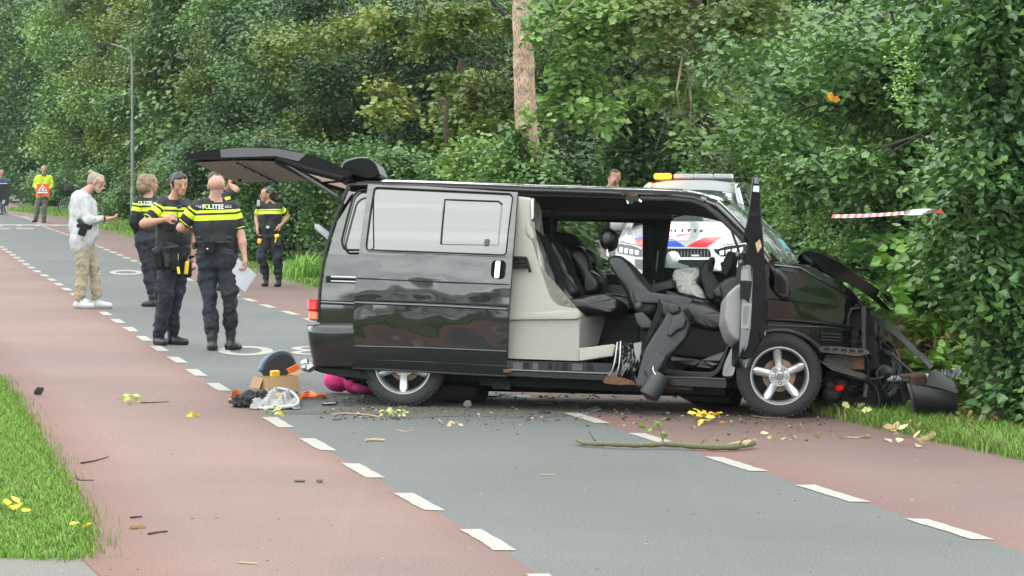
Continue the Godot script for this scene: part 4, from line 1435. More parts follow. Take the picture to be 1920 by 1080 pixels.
	slab("engine_bay", [1470, 500, 1560, 524, 1614, 566, 1618, 640, 1560, 690, 1500, 640, 1460, 560], -VW + 0.12, -0.36, M.black)
	slab("wing_inner", [1500, 498, 1580, 530, 1622, 572, 1600, 576, 1540, 530], -0.7, -0.28, M.black)
	puffed("hinge_debris", [1578, 542, 1592, 538, 1600, 548, 1590, 556], -0.5, -0.25, M.dirty_metal, 0.02, 0.01)
	# bumper carrier and crushed parts
	var g := RandomNumberGenerator.new()
	g.seed = 31
	var cb := slab("bumper_carrier", [1536, 650, 1560, 649, 1626, 655, 1632, 664, 1610, 668, 1540, 660], -0.3, -0.03, M.dirty_metal, null, 0.006)
	for k in 5: slab("carrier_slot", [1546 + k * 16, 652 + k, 1556 + k * 16, 652.5 + k, 1555 + k * 16, 657 + k, 1545 + k * 16, 656.5 + k], -0.05, -0.024, M.black, cb)
	slab("tan_bracket", [1598, 669, 1620, 668, 1620, 692, 1600, 693], -0.2, -0.1, M.rust)
	slab("tan_bracket", [1630, 670, 1640, 668, 1639, 696, 1633, 702, 1629, 690], -0.5, -0.4, M.rust)
	slab("chassis_end", [1550, 664, 1602, 669, 1602, 693, 1560, 688, 1545, 676], -0.6, -0.15, M.dirty_metal)
	slab("cross_strut", [1536, 676, 1560, 684, 1620, 700, 1632, 708, 1616, 710, 1560, 694], -0.3, -0.12, M.dirty_metal)
	slab("lamp_post", [1616, 574, 1624, 574, 1624, 656, 1617, 656], -0.2, -0.12, M.paint_dull)
	slab("radiator", [1560, 690, 1640, 706, 1664, 720, 1656, 768, 1560, 775, 1550, 720], -1.5, -0.45, M.black)
	slab("crushed_block", [1618, 600, 1652, 632, 1684, 696, 1696, 764, 1610, 776], -1.45, -0.55, M.black, null, 0.02)
	slab("front_panel", [1618, 580, 1640, 600, 1646, 690, 1616, 700], -1.5, -0.25, M.black)
	puffed("headlamp_shell", [1624, 606, 1636, 596, 1650, 610, 1652, 632, 1634, 640, 1624, 632], -0.6, -0.25, M.plastic, 0.04, 0.02)
	for q in [[1628, 622, 1676, 652, 0.02], [1630, 634, 1672, 660, 0.026], [1632, 612, 1660, 640, 0.015]]:
		pipe("broken_arm", [[q[0], q[1], -0.5], [(q[0] + q[2]) / 2 + 4, (q[1] + q[3]) / 2 - 2, -0.55], [q[2], q[3], -0.6]], q[4], M.black)
	pipe("hanging_wire", [[1612, 650, -0.05], [1624, 664, -0.04], [1630, 690, -0.05], [1624, 720, -0.05], [1634, 738, -0.05]], 0.008, M.black)
	pipe("hanging_wire", [[1640, 722, -0.2], [1648, 740, -0.2], [1650, 760, -0.2]], 0.006, M.plastic)
	pipe("coolant_hose", [[1586, 704, -0.2], [1620, 712, -0.15], [1650, 710, -0.2], [1656, 706, -0.3]], 0.011, M.plastic)
	pipe("wire_plug", [[1626, 722, -0.05], [1624, 745, -0.05]], [0.02, 0.024], M.plastic)
	for q in [[1655, 700, 0.09], [1648, 716, 0.06], [1580, 720, 0.07], [1562, 740, 0.08], [1600, 730, 0.06]]:
		T = PackedVector3Array()
		ball(T, at(V3(q[0], q[1], -0.45)), Vector3(q[2], q[2] * 0.8, q[2]), 12)
		vobj("crushed_part", T, M.dirty_metal if q[0] < 1610 else M.plastic, 40)
	T = PackedVector3Array()
	box(T, turned(V3(1575, 728, -0.24), Vector3(0.2, 0.3, 0.2)), Vector3(0.07, 0.05, 0.06), 0.015)
	var rc := vobj("red_cap", T, M.lens_red, 40)
	rc.set_meta("label", "small red cap among the crushed parts behind the front wheel")
	for k in 16:
		T = PackedVector3Array()
		box(T, turned(V3(g.randf_range(1545, 1680), g.randf_range(670, 770), g.randf_range(-1.0, -0.3)), Vector3(g.randf() * 3, g.randf() * 3, g.randf() * 3)), Vector3(g.randf_range(0.05, 0.2), g.randf_range(0.03, 0.08), g.randf_range(0.04, 0.1)), 0.01)
		vobj("crushed_part", T, [M.dirty_metal, M.plastic, M.black, M.paint_dull][k % 4], 30)
	for k in 9:
		var wx := g.randf_range(1615, 1680)
		var wy := g.randf_range(600, 720)
		pipe("loose_wire", [[wx, wy, -0.35], [wx + g.randf_range(-14, 14), wy + g.randf_range(8, 26), -0.25], [wx + g.randf_range(-20, 24), wy + g.randf_range(26, 60), -0.3]], g.randf_range(0.004, 0.011), [M.plastic, M.black, M.trim_grey][k % 3])
	for k in 7:
		var wx := g.randf_range(1606, 1668)
		var wy := g.randf_range(590, 740)
		var a := g.randf_range(-0.6, 0.9)
		slab("torn_plastic", [wx, wy, wx + 26 * cos(a), wy + 26 * sin(a), wx + 30 * cos(a + 0.25), wy + 30 * sin(a + 0.3), wx + 10, wy + 12], -0.5, -0.46, [M.plastic, M.paint_dull, M.trim_grey][k % 3])
	slab("white_strut", [1660, 707, 1720, 708, 1720, 714, 1658, 714], -1.0, -0.9, M.white_cloth)
	# front door, swung out and torn: we look at its rear edge
	var dz0 := 0.0
	var dz1 := 0.86
	var door := puffed("front_door", [1404, 450, 1428, 452, 1436, 500, 1441, 560, 1439, 610, 1428, 640, 1412, 668, 1396, 676, 1386, 672, 1388, 620, 1392, 560, 1394, 500], dz0, dz1, M.door_black, 0.02, 0.02, 0.02)
	var dp := V3(1405, 560, dz1)
	door.transform = vb * at(dp) * Transform3D(Basis(Vector3.UP, deg_to_rad(11.0)), Vector3.ZERO) * at(-dp)
	puffed("door_trim", [1366, 552, 1386, 534, 1394, 532, 1394, 640, 1384, 640, 1372, 628, 1362, 600], 0.1, dz1 - 0.06, M.panel_grey, 0.03, 0.03, 0.0, door)
	slab("latch_plate", [1392, 500, 1402, 496, 1412, 500, 1410, 560, 1408, 612, 1402, 648, 1390, 670, 1386, 668, 1390, 600], dz1 - 0.03, dz1 + 0.004, M.steel_dark, door, 0.008)
	slab("edge_plate", [1390, 506, 1402, 504, 1404, 526, 1389, 526], dz1 - 0.02, dz1 + 0.012, M.panel_grey, door, 0.005)
	slab("edge_plate", [1391, 568, 1410, 569, 1404, 616, 1389, 616], dz1 - 0.02, dz1 + 0.010, M.panel_grey, door, 0.005)
	slab("edge_plate", [1389, 620, 1403, 620, 1396, 650, 1388, 664], dz1 - 0.02, dz1 + 0.010, M.steel_dark, door, 0.005)
	slab("latch", [1388, 527, 1410, 527, 1406, 560, 1388, 561], dz1 - 0.03, dz1 + 0.016, M.black, door, 0.006)
	slab("plate_recess", [1394, 574, 1405, 575, 1400, 608, 1393, 607], dz1 - 0.02, dz1 + 0.014, M.steel_dark, door, 0.004)
	for q in [[1398, 480, 0.05], [1406, 470, 0.04], [1391, 492, 0.035], [1412, 488, 0.04], [1385, 478, 0.03]]:
		T = PackedVector3Array()
		box(T, turned(V3(q[0], q[1], dz1 - 0.03), Vector3(0.2, 0.1, q[0])), Vector3(q[2], q[2] * 1.3, 0.06), 0.01)
		obj("bent_metal", T, M.steel_dark if int(q[0]) % 2 else M.paint_dull, door, 30)
	slab("torn_wood_chip", [1416, 456, 1424, 448, 1428, 462, 1420, 474], dz1 - 0.02, dz1 + 0.01, M.wood_raw, door)
	puffed("window_frame", [1413, 330, 1424, 328, 1426, 356, 1426, 392, 1430, 440, 1432, 464, 1410, 462, 1396, 446, 1404, 410, 1410, 360], 0.70, 0.84, M.door_black, 0.012, 0.01, 0.0, door)
	slab("frame_tip", [1414, 332, 1422, 331, 1423, 344, 1414, 344], 0.835, 0.85, M.steel_dark, door, 0.003)
	slab("frame_cap", [1413, 348, 1424, 348, 1424, 360, 1412, 359], 0.835, 0.848, M.steel, door, 0.003)
	slab("frame_bar", [1408, 398, 1424, 397, 1426, 404, 1406, 405], 0.83, 0.852, M.black, door, 0.003)
	pipe("frame_strip", [[1426, 380, 0.75], [1430, 420, 0.75], [1434, 470, 0.76], [1438, 530, 0.78]], 0.016, M.rubber, door)
	puffed("bent_door_corner", [1386, 668, 1396, 648, 1406, 640, 1414, 648, 1416, 660, 1404, 690, 1398, 694], dz1 - 0.12, dz1 - 0.02, M.steel_dark, 0.02, 0.012, 0.03, door)
	pipe("door_rod", [[1379, 430, 0.7], [1383, 450, 0.75], [1388, 470, 0.8], [1388, 496, 0.82]], 0.010, M.black, door)
	pipe("grab_handle", [[1381, 438, -0.1], [1386, 446, -0.06], [1392, 452, -0.06], [1396, 450, -0.08]], 0.012, M.panel_grey)

func van_tail() -> void:
	# tailgate, raised
	var T := PackedVector3Array()
	var prof := PackedVector2Array(smooth_line(pv([344, 291, 378, 284, 413, 278.5, 455, 275, 520, 277, 575, 288, 620, 303, 662, 326], -0.12), 3))
	prof.append_array(PackedVector2Array(pv([650, 334, 600, 322, 560, 308, 517, 296, 415, 299, 356, 299], -0.12)))
	prism(T, prof, -0.16, -0.121)
	prism(T, prof, -VW + 0.2, -VW + 0.24)
	for i in 21: quad(T, Vector3(prof[i].x, prof[i].y, -0.13), Vector3(prof[i].x, prof[i].y, -VW + 0.21), Vector3(prof[i + 1].x, prof[i + 1].y, -VW + 0.21), Vector3(prof[i + 1].x, prof[i + 1].y, -0.13))
	var tg := vobj("tailgate", T, M.door_black, 25)
	T = PackedVector3Array()
	for i in range(22, 27): quad(T, Vector3(prof[i].x, prof[i].y + 0.004, -0.15), Vector3(prof[i].x, prof[i].y + 0.004, -VW + 0.22), Vector3(prof[i + 1].x, prof[i + 1].y + 0.004, -VW + 0.22), Vector3(prof[i + 1].x, prof[i + 1].y + 0.004, -0.15))
	obj("gate_inner_shell", T, M.inside, tg, 25)
	T = PackedVector3Array()
	prism(T, PackedVector2Array(pv([413, 280, 455, 276.5, 520, 278.5, 575, 289, 560, 302, 517, 292.5, 415, 295.5], -0.115)), -0.12, -0.113)
	obj("gate_side_panel", T, M.body_black, tg, 25)  # glossier plate added where the tailgate wall shows bright sky reflection
	T = PackedVector3Array()
	var t0 := V3(366, 302.5, -0.16)
	var t1 := V3(517, 300.0, -0.16)
	var dz := Vector3(0, 0, -VW + 0.44)
	grid(T, func(u: float, v: float) -> Vector3:
		return t0.lerp(t1, u) + dz * v + Vector3(0, -0.012 + 0.03 * sin(u * PI) * 0.4, 0), 14, 8)
	obj("gate_lining", T, M.gate_trim, tg, 50)
	T = PackedVector3Array()
	for k in 6:
		var p := t0.lerp(t1, 0.52) + dz * (0.02 + k * 0.19) + Vector3(0, -0.02, 0)
		ball(T, at(p), Vector3(0.012, 0.008, 0.012), 8)
	stuff(obj("lining_clips", T, M.black, tg, 60))
	T = PackedVector3Array()
	tube(T, [t0.lerp(t1, 0.52) + Vector3(0, -0.016, 0), t0.lerp(t1, 0.52) + dz + Vector3(0, -0.016, 0)], 0.006, 5)
	obj("lining_joint", T, M.black, tg, 60)
	# window half of the gate
	T = PackedVector3Array()
	var w0 := V3(520, 298, -0.15)
	var w1 := V3(645, 334, -0.15)
	for s in [0.0, 1.0]:
		tube(T, [w0 + dz * s, w0.lerp(w1, 0.5) + dz * s + Vector3(0, -0.01, 0), w1 + dz * s], 0.035, 8)
	tube(T, [w0 + Vector3(0.02, -0.01, 0), w0 + Vector3(0.02, -0.01, 0) + dz], 0.045, 8)
	tube(T, [w1, w1 + dz], 0.045, 8)
	obj("window_frame", T, M.black, tg, 60)
	T = PackedVector3Array()
	quad(T, w0 + Vector3(0.03, -0.03, -0.02), w1 + Vector3(0, -0.03, -0.02), w1 + dz + Vector3(0, -0.03, 0.02), w0 + dz + Vector3(0.03, -0.03, 0.02))
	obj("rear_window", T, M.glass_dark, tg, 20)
	pipe("wide_strip", [[530, 300, -0.4], [560, 308, -0.7], [600, 326, -1.0]], 0.02, M.plastic_grey, tg)
	slab("latch_hook", [371, 297, 384, 296, 383, 301, 379, 302, 376, 309, 372, 309, 374, 301, 371, 301], -0.35, -0.30, M.panel_grey, tg)
	pipe("gate_handle", [[450, 330, -1.25], [450, 341, -1.25]], [0.018, 0.012], M.black, tg)
	pipe("gas_strut", [[519, 297, -0.14], [576, 333, -0.13], [634, 369, -0.12]], [0.010, 0.010, 0.010, 0.010, 0.016, 0.016, 0.016, 0.016, 0.016], M.trim_grey)
	pipe("gas_strut", [[598, 338, -1.3], [632, 366, -1.3]], 0.010, M.black)
	pipe("strut_mount", [[634, 369, -0.12], [640, 380, -0.1]], 0.02, M.black)
	pipe("tail_seal", [[654, 346, -0.12], [636, 392, -0.1], [622, 432, -0.1], [608, 485, -0.1], [600, 540, -0.1], [597, 604, -0.1]], 0.014, M.rubber)
	puffed("roof_spoiler", [642, 322, 642, 309, 650, 302, 668, 296, 690, 295, 704, 305, 714, 330, 690, 338], -0.62, -0.3, M.door_black, 0.02, 0.03)
	pipe("spoiler_edge", [[642, 322, -0.3], [642, 309, -0.3], [652, 301, -0.3], [672, 296, -0.3], [690, 296, -0.3]], 0.006, M.panel_grey)
	# far D-post closes the tail opening
	slab("far_tail_post", [660, 386, 700, 388, 690, 440, 672, 500, 665, 640, 640, 640, 645, 500], -VW + 0.02, -VW + 0.14, M.inside)

# ---------------------------------------------------------------- the police car behind the van
var pc_prof := [Vector2(0.20, 2.02), Vector2(0.34, 2.14), Vector2(0.52, 2.18), Vector2(0.66, 2.16), Vector2(0.78, 2.11), Vector2(0.86, 2.02), Vector2(0.92, 1.88), Vector2(0.99, 1.60), Vector2(1.06, 1.30), Vector2(1.13, 1.02), Vector2(1.19, 0.80)]
func pc_front(x: float, y: float, off := 0.0) -> Vector3:
	var i := 0
	while i < pc_prof.size() - 2 and pc_prof[i + 1].x < y: i += 1
	var a: Vector2 = pc_prof[i]
	var b: Vector2 = pc_prof[i + 1]
	var z := lerpf(a.y, b.y, clampf((y - a.x) / (b.x - a.x), 0, 1))
	var s := absf(x) / 0.9
	var drop := 0.05 * s * s * clampf((y - 0.85) / 0.2, 0, 1)
	return Vector3(x, y - drop + off * 0.4, z - 0.42 * pow(s, 3.2) + off)
func pc_px(px: float, py: float) -> Vector2:
	return Vector2((px - 1260.0) / 139.1, 1.95 + 0.05 - (py - 305.0) / 139.1)
func pc_patch(called: String, parent: Node3D, px: Array, off: float, mat: Material, rad := 0.0) -> MeshInstance3D:
	var poly := PackedVector2Array()
	for i in range(0, px.size(), 2): poly.append(pc_px(px[i], px[i + 1]))
	if rad > 0.0: poly = rounded(Array(poly), rad, 3)
	var T := PackedVector3Array()
	var y := 0.1
	while y < 1.3:
		var x := -0.95
		while x < 0.95:
			for p in Geometry2D.intersect_polygons(PackedVector2Array([Vector2(x, y), Vector2(x + 0.06, y), Vector2(x + 0.06, y + 0.04), Vector2(x, y + 0.04)]), poly):
				var ix := Geometry2D.triangulate_polygon(p)
				for i in range(0, ix.size(), 3):
					var t := [p[ix[i]], p[ix[i + 1]], p[ix[i + 2]]]
					if (t[1] - t[0]).cross(t[2] - t[0]) > 0: t.reverse()
					for q in t: T.append(pc_front(q.x, q.y, off))
			x += 0.06
		y += 0.04
	return obj(called, T, mat, parent, 60)
func build_police_car() -> void:
	var base := GD(1298, 46.0 + 2.1)
	var car := thing("police_car", "white police car with red and blue stripes and amber roof beacon behind the van", "police car", base)
	car.rotation.y = deg_to_rad(-8.0)
	var T := PackedVector3Array()
	var ys := []
	for q in pc_prof: ys.append(q.x)
	grid(T, func(u: float, v: float) -> Vector3:
		var y := lerpf(0.2, 1.19, v)
		return pc_front(lerpf(-0.9, 0.9, u), y), 24, 30)
	# flanks, back
	for s in [-1.0, 1.0]:
		grid(T, func(u: float, v: float) -> Vector3:
			var f := pc_front(0.9 * s, lerpf(0.2, 1.19, v))
			var back := Vector3(0.88 * s, lerpf(0.22, 1.08, v), -2.2)
			var p := f.lerp(back, u)
			p.x = s * (0.9 - 0.03 * pow(absf(v - 0.55) * 2, 2) - 0.06 * pow(u, 8.0))
			if u == 0.0: p = f
			return p, 14, 10)
	quad(T, Vector3(-0.85, 0.25, -2.2), Vector3(-0.85, 1.1, -2.2), Vector3(0.85, 1.1, -2.2), Vector3(0.85, 0.25, -2.2))
	quad(T, Vector3(-0.85, 1.12, -2.2), Vector3(-0.85, 1.14, 0.85), Vector3(0.85, 1.14, 0.85), Vector3(0.85, 1.12, -2.2))
	obj("body", T, M.white_paint, car, 50)
	# greenhouse
	T = PackedVector3Array()
	var roof_y := 1.715
	grid(T, func(u: float, v: float) -> Vector3:
		var x := lerpf(-1, 1, u)
		var z := lerpf(0.05, -2.0, v)
		return Vector3(x * 0.62, roof_y - 0.06 * pow(absf(x), 3.0) - 0.05 * v * v + 0.03 * sin(PI * minf(v * 3, 1.0) * 0.5), z + 0.06 * (1 - x * x) * (1 - v)) + Vector3(0, -0.115 * pow(maxf(0.0, 1.0 - v * 4.5), 1.7), 0), 16, 28)
	obj("roof", T, M.white_roof, car, 60)
	T = PackedVector3Array()
	grid(T, func(u: float, v: float) -> Vector3:
		var x := lerpf(-1, 1, u)
		var t := Vector3(x * 0.60, roof_y - 0.06 * pow(absf(x), 3.0) - 0.117, 0.06 + 0.06 * (1 - x * x))
		var b := Vector3(x * 0.76, 1.12 - 0.03 * x * x, 0.78 + 0.16 * (1 - x * x))
		return t.lerp(b, v) + Vector3(0, 0.03, 0.02) * sin(v * PI), 14, 10)
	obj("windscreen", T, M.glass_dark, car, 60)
	for s in [-1.0, 1.0]:
		T = PackedVector3Array()
		tube(T, smooth_line([Vector3(0.80 * s, 1.06, 0.95), Vector3(0.74 * s, 1.32, 0.52), Vector3(0.635 * s, 1.63, 0.05), Vector3(0.63 * s, 1.65, -0.7), Vector3(0.65 * s, 1.60, -1.7), Vector3(0.78 * s, 1.1, -2.1)], 5), 0.045, 8)
		obj("window_pillar", T, M.white_paint, car, 60)
		T = PackedVector3Array()
		quad(T, Vector3(0.83 * s, 1.08, 0.85), Vector3(0.66 * s, 1.55, 0.05), Vector3(0.66 * s, 1.53, -1.7), Vector3(0.82 * s, 1.1, -2.0))
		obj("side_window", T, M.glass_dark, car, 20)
		T = PackedVector3Array()
		ball(T, at(Vector3(1.0 * s, 1.10, 0.55)), Vector3(0.11, 0.075, 0.06), 14, 0.7)
		obj("wing_mirror", T, M.white_paint, car, 60)
		for z in [1.35, -1.35]:
			T = PackedVector3Array()
			lathe(T, [Vector2(0.0, 0.0), Vector2(0.2, 0.0), Vector2(0.21, 0.02), Vector2(0.3, 0.02), Vector2(0.325, -0.02), Vector2(0.325, -0.2), Vector2(0, -0.2)], 28, Transform3D(Basis(Vector3.UP, PI / 2 * s), Vector3(0.89 * s, 0.325, z)))
			obj("wheel", T, M.rubber, car, 40)
	# beacon bar
	T = PackedVector3Array()
	box(T, at(Vector3(0.0, 1.735, -0.45)), Vector3(1.1, 0.03, 0.26), 0.01)
	var bar := obj("light_bar", T, M.steel_dark, car, 30)
	for k in 4:
		T = PackedVector3Array()
		var w := 0.235 if k == 0 else 0.275
		var x := -0.46 if k == 0 else -0.46 + 0.02 + k * 0.283
		box(T, at(Vector3(x, 1.785, -0.45)), Vector3(w, 0.085 if k == 0 else 0.075, 0.24), 0.02)
		obj("amber_lamp" if k == 0 else "clear_lamp", T, M.amber if k == 0 else M.lens_clear, bar, 30)
	var l := OmniLight3D.new()
	l.name = "amber_glow"
	l.light_color = Color(1.0, 0.5, 0.1)
	l.light_energy = 0.12
	l.light_size = 0.1
	l.omni_range = 12.0
	l.shadow_enabled = true
	car.add_child(l)
	l.position = Vector3(-0.46, 1.80, -0.26)
	# stripes and lettering on the bonnet
	pc_patch("red_stripe", car, [1250, 443.6, 1277, 442.5, 1250, 448.5], 0.004, M.police_red)
	pc_patch("blue_stripe", car, [1230, 449, 1248.5, 453, 1272.5, 465.6, 1236, 465.6], 0.004, M.police_blue)
	pc_patch("red_stripe", car, [1273.7, 465.6, 1302.6, 448.5, 1336, 447, 1312, 466.5], 0.005, M.police_red)
	pc_patch("blue_stripe", car, [1170, 449.7, 1230, 444, 1244, 447.8, 1206, 453.5, 1170, 451], 0.004, M.police_blue)
	pc_patch("red_stripe", car, [1170, 451.3, 1206, 456, 1228, 466, 1228, 469, 1181, 469], 0.005, M.police_red)
	pc_patch("red_stripe", car, [1368, 452, 1376, 445, 1376, 452], 0.004, M.police_red)
	var word := "POLITIE"
	for k in 7:
		var q := pc_px(1221 + k * 12.2, 437.5)
		var s0 := pc_front(q.x, q.y, 0.006)
		var n := Vector3(0, 1.0, 0.28).normalized()
		letters(word[k], 0.06, M.black, car, "letter", Transform3D(Basis(Vector3(1.5, 0, 0), Vector3(0, 0.28, -0.96) * 2.2, n), s0), 0.002)
	pc_patch("bonnet_seam", car, [1186, 449.4, 1336, 449.4, 1336, 449.9, 1186, 449.9], 0.002, M.steel_dark)
	# grille
	var gr := pc_patch("grille", car, [1180, 469, 1316, 469, 1321, 478, 1318, 506, 1300, 511, 1196, 511, 1178, 506, 1175, 478], 0.005, M.black, 0.04)
	for k in 22: pc_patch("grille_slat", gr, [1184 + k * 6.2, 470.5, 1185.3 + k * 6.2, 470.5, 1185.3 + k * 6.2, 485, 1184 + k * 6.2, 485], 0.012, M.steel_dark)
	pc_patch("white_bar", gr, [1176, 486, 1320, 486, 1319, 490.5, 1177, 490.5], 0.020, M.white_paint)
	pc_patch("number_tag", gr, [1285, 481, 1299, 481, 1299, 484, 1285, 484], 0.018, M.paper)
	T = PackedVector3Array()
	var q0 := pc_px(1250, 487)
	lathe(T, [Vector2(0, 0.03), Vector2(0.075, 0.025), Vector2(0.095, 0.01), Vector2(0.1, -0.02)], 28, at(pc_front(q0.x, q0.y, 0.0)))
	obj("badge", T, M.lens_clear, gr, 40)
	pc_patch("lower_grille", car, [1190, 520, 1310, 520, 1300, 536, 1200, 536], 0.005, M.black, 0.02)
	for s in [-1, 1]:
		var f := func(a: Array) -> Array:
			var o := []
			for i in range(0, a.size(), 2):
				o.append(1260 + s * (a[i] - 1260))
				o.append(a[i + 1])
			return o
		var hl := pc_patch("headlight", car, f.call([1325, 471, 1345, 462, 1376, 456, 1386, 466, 1378, 480, 1340, 484, 1332, 479]), 0.006, M.black, 0.01)
		for k in 4: pc_patch("lamp_segment", hl, f.call([1336 + k * 11, 474 - k * 1.6, 1344 + k * 11, 472.6 - k * 1.6, 1344 + k * 11, 481 - k * 1.2, 1337 + k * 11, 482 - k * 1.0]), 0.013, M.lens_clear, 0.006)
		pc_patch("lamp_line", hl, f.call([1330, 469, 1346, 463.5, 1380, 459, 1380, 460.5, 1346, 465.5, 1331, 471]), 0.012, M.lens_clear)
		pc_patch("fog_recess", car, f.call([1346, 508, 1374, 504, 1374, 520, 1350, 522]), 0.005, M.black, 0.02)

# ---------------------------------------------------------------- people: round-boned figures meshed as one skin
func skin(bones: Array, cell: float, k: float) -> Array:
	var lo := Vector3.INF
	var hi := -Vector3.INF
	for b in bones:
		var r := maxf(b[2], b[3]) + k + cell * 2.0
		lo = lo.min(b[0] - Vector3(r, r, r)).min(b[1] - Vector3(r, r, r))
		hi = hi.max(b[0] + Vector3(r, r, r)).max(b[1] + Vector3(r, r, r))
	var nx := int((hi.x - lo.x) / cell) + 2
	var ny := int((hi.y - lo.y) / cell) + 2
	var nz := int((hi.z - lo.z) / cell) + 2
	var f := PackedFloat32Array()
	f.resize(nx * ny * nz)
	f.fill(1.0)
	for b in bones:
		var a: Vector3 = b[0]
		var ba: Vector3 = b[1] - b[0]
		var l2 := maxf(ba.length_squared(), 1e-9)
		var ra: float = b[2]
		var rb: float = b[3]
		var m := k + cell * 1.8
		var r := maxf(ra, rb) + m
		var p0 := ((a.min(b[1]) - Vector3(r, r, r) - lo) / cell).floor()
		var p1 := ((a.max(b[1]) + Vector3(r, r, r) - lo) / cell).ceil()
		for z in range(maxi(0, int(p0.z)), mini(nz, int(p1.z) + 1)):
			for y in range(maxi(0, int(p0.y)), mini(ny, int(p1.y) + 1)):
				var row := (z * ny + y) * nx
				for x in range(maxi(0, int(p0.x)), mini(nx, int(p1.x) + 1)):
					var p := lo + Vector3(x, y, z) * cell - a
					var h := clampf(p.dot(ba) / l2, 0.0, 1.0)
					var d := (p - ba * h).length() - lerpf(ra, rb, h)
					if d > m: continue
					var o := f[row + x]
					if o >= 1.0: f[row + x] = d
					else:
						var e := maxf(k - absf(o - d), 0.0) / k
						f[row + x] = minf(o, d) - e * e * k * 0.25
	var at_cell := {}
	var vs := PackedVector3Array()
	var ns := PackedVector3Array()
	var sx := 1
	var sy := nx
	var sz := nx * ny
	var T := PackedVector3Array()
	var N := PackedVector3Array()
	for z in nz - 1:
		for y in ny - 1:
			for x in nx - 1:
				var i := x + y * sy + z * sz
				var c0 := f[i]
				if c0 > cell * 1.9 or c0 < -cell * 1.9: continue
				var c := [c0, f[i + sx], f[i + sy], f[i + sx + sy], f[i + sz], f[i + sx + sz], f[i + sy + sz], f[i + sx + sy + sz]]
				var neg := 0
				for v in c:
					if v < 0.0: neg += 1
				if neg == 0 or neg == 8: continue
				var s := Vector3.ZERO
				var n := 0
				for e in [[0, 1], [2, 3], [4, 5], [6, 7], [0, 2], [1, 3], [4, 6], [5, 7], [0, 4], [1, 5], [2, 6], [3, 7]]:
					var u: float = c[e[0]]
					var w: float = c[e[1]]
					if (u < 0.0) != (w < 0.0):
						var t := u / (u - w)
						var q0: int = e[0]
						var q1: int = e[1]
						s += Vector3(q0 & 1, (q0 >> 1) & 1, q0 >> 2).lerp(Vector3(q1 & 1, (q1 >> 1) & 1, q1 >> 2), t)
						n += 1
				at_cell[i] = vs.size()
				vs.append(lo + (Vector3(x, y, z) + s / n) * cell)
				ns.append(Vector3(c[1] + c[3] + c[5] + c[7] - c[0] - c[2] - c[4] - c[6], c[2] + c[3] + c[6] + c[7] - c[0] - c[1] - c[4] - c[5], c[4] + c[5] + c[6] + c[7] - c[0] - c[1] - c[2] - c[3]).normalized())
	for i in at_cell:
		var c0: float = f[i]
		for ax in [[sx, sy, sz], [sy, sz, sx], [sz, sx, sy]]:
			var c1: float = f[i + ax[0]]
			if (c0 < 0.0) == (c1 < 0.0): continue
			var q := [i, i - ax[1], i - ax[1] - ax[2], i - ax[2]]
			if not (at_cell.has(q[1]) and at_cell.has(q[2]) and at_cell.has(q[3])): continue
			var o := [0, 1, 2, 0, 2, 3] if c0 >= 0.0 else [0, 2, 1, 0, 3, 2]
			for k2 in o:
				var j: int = at_cell[q[k2]]
				T.append(vs[j])
				N.append(ns[j])
	return [T, N]
func cut(S: Array, f: Callable) -> Array:
	# splits a soup where f = 0: [f < 0, f >= 0]
	var A := [PackedVector3Array(), PackedVector3Array()]
	var B := [PackedVector3Array(), PackedVector3Array()]
	var T: PackedVector3Array = S[0]
	var N: PackedVector3Array = S[1]
	for i in range(0, T.size(), 3):
		var d := [f.call(T[i]), f.call(T[i + 1]), f.call(T[i + 2])]
		for side_ in 2:
			var pv_ := []
			var pn := []
			for k in 3:
				var k2 := (k + 1) % 3
				var dk: float = d[k] if side_ == 0 else -d[k]
				var d2: float = d[k2] if side_ == 0 else -d[k2]
				if dk <= 0.0:
					pv_.append(T[i + k])
					pn.append(N[i + k])
				if (dk < 0.0) != (d2 < 0.0) and absf(dk - d2) > 1e-9:
					var t := dk / (dk - d2)
					if t > 0.0 and t < 1.0:
						pv_.append(T[i + k].lerp(T[i + k2], t))
						pn.append(N[i + k].lerp(N[i + k2], t))
			var D: Array = A if side_ == 0 else B
			for k in range(1, pv_.size() - 1):
				for w in [0, k, k + 1]:
					D[0].append(pv_[w])
					D[1].append(pn[w])
	return [A, B]
func fold(S: Array, amp: float, fr: float, sd := 3, stretch := Vector3(1, 0.55, 1)) -> Array:
	# cloth folds
	var n := FastNoiseLite.new()
	n.seed = sd
	n.frequency = fr
	n.fractal_octaves = 3
	var T: PackedVector3Array = S[0]
	for i in T.size():
		var p := T[i] * stretch
		T[i] += S[1][i] * (n.get_noise_3dv(p) * amp)
	return [T, S[1]]
func put(called: String, S: Array, mat: Material, parent: Node3D) -> MeshInstance3D:
	return node_of(called, mesh_of(S[0], 180.0), mat, parent)
func grow(S: Array, by: float) -> Array:
	var T: PackedVector3Array = S[0]
	for i in T.size(): T[i] += S[1][i] * by
	return [T, S[1]]
func seg(a: Vector3, b: Vector3, ra: float, rb: float) -> Array:
	return [a, b, ra, rb]

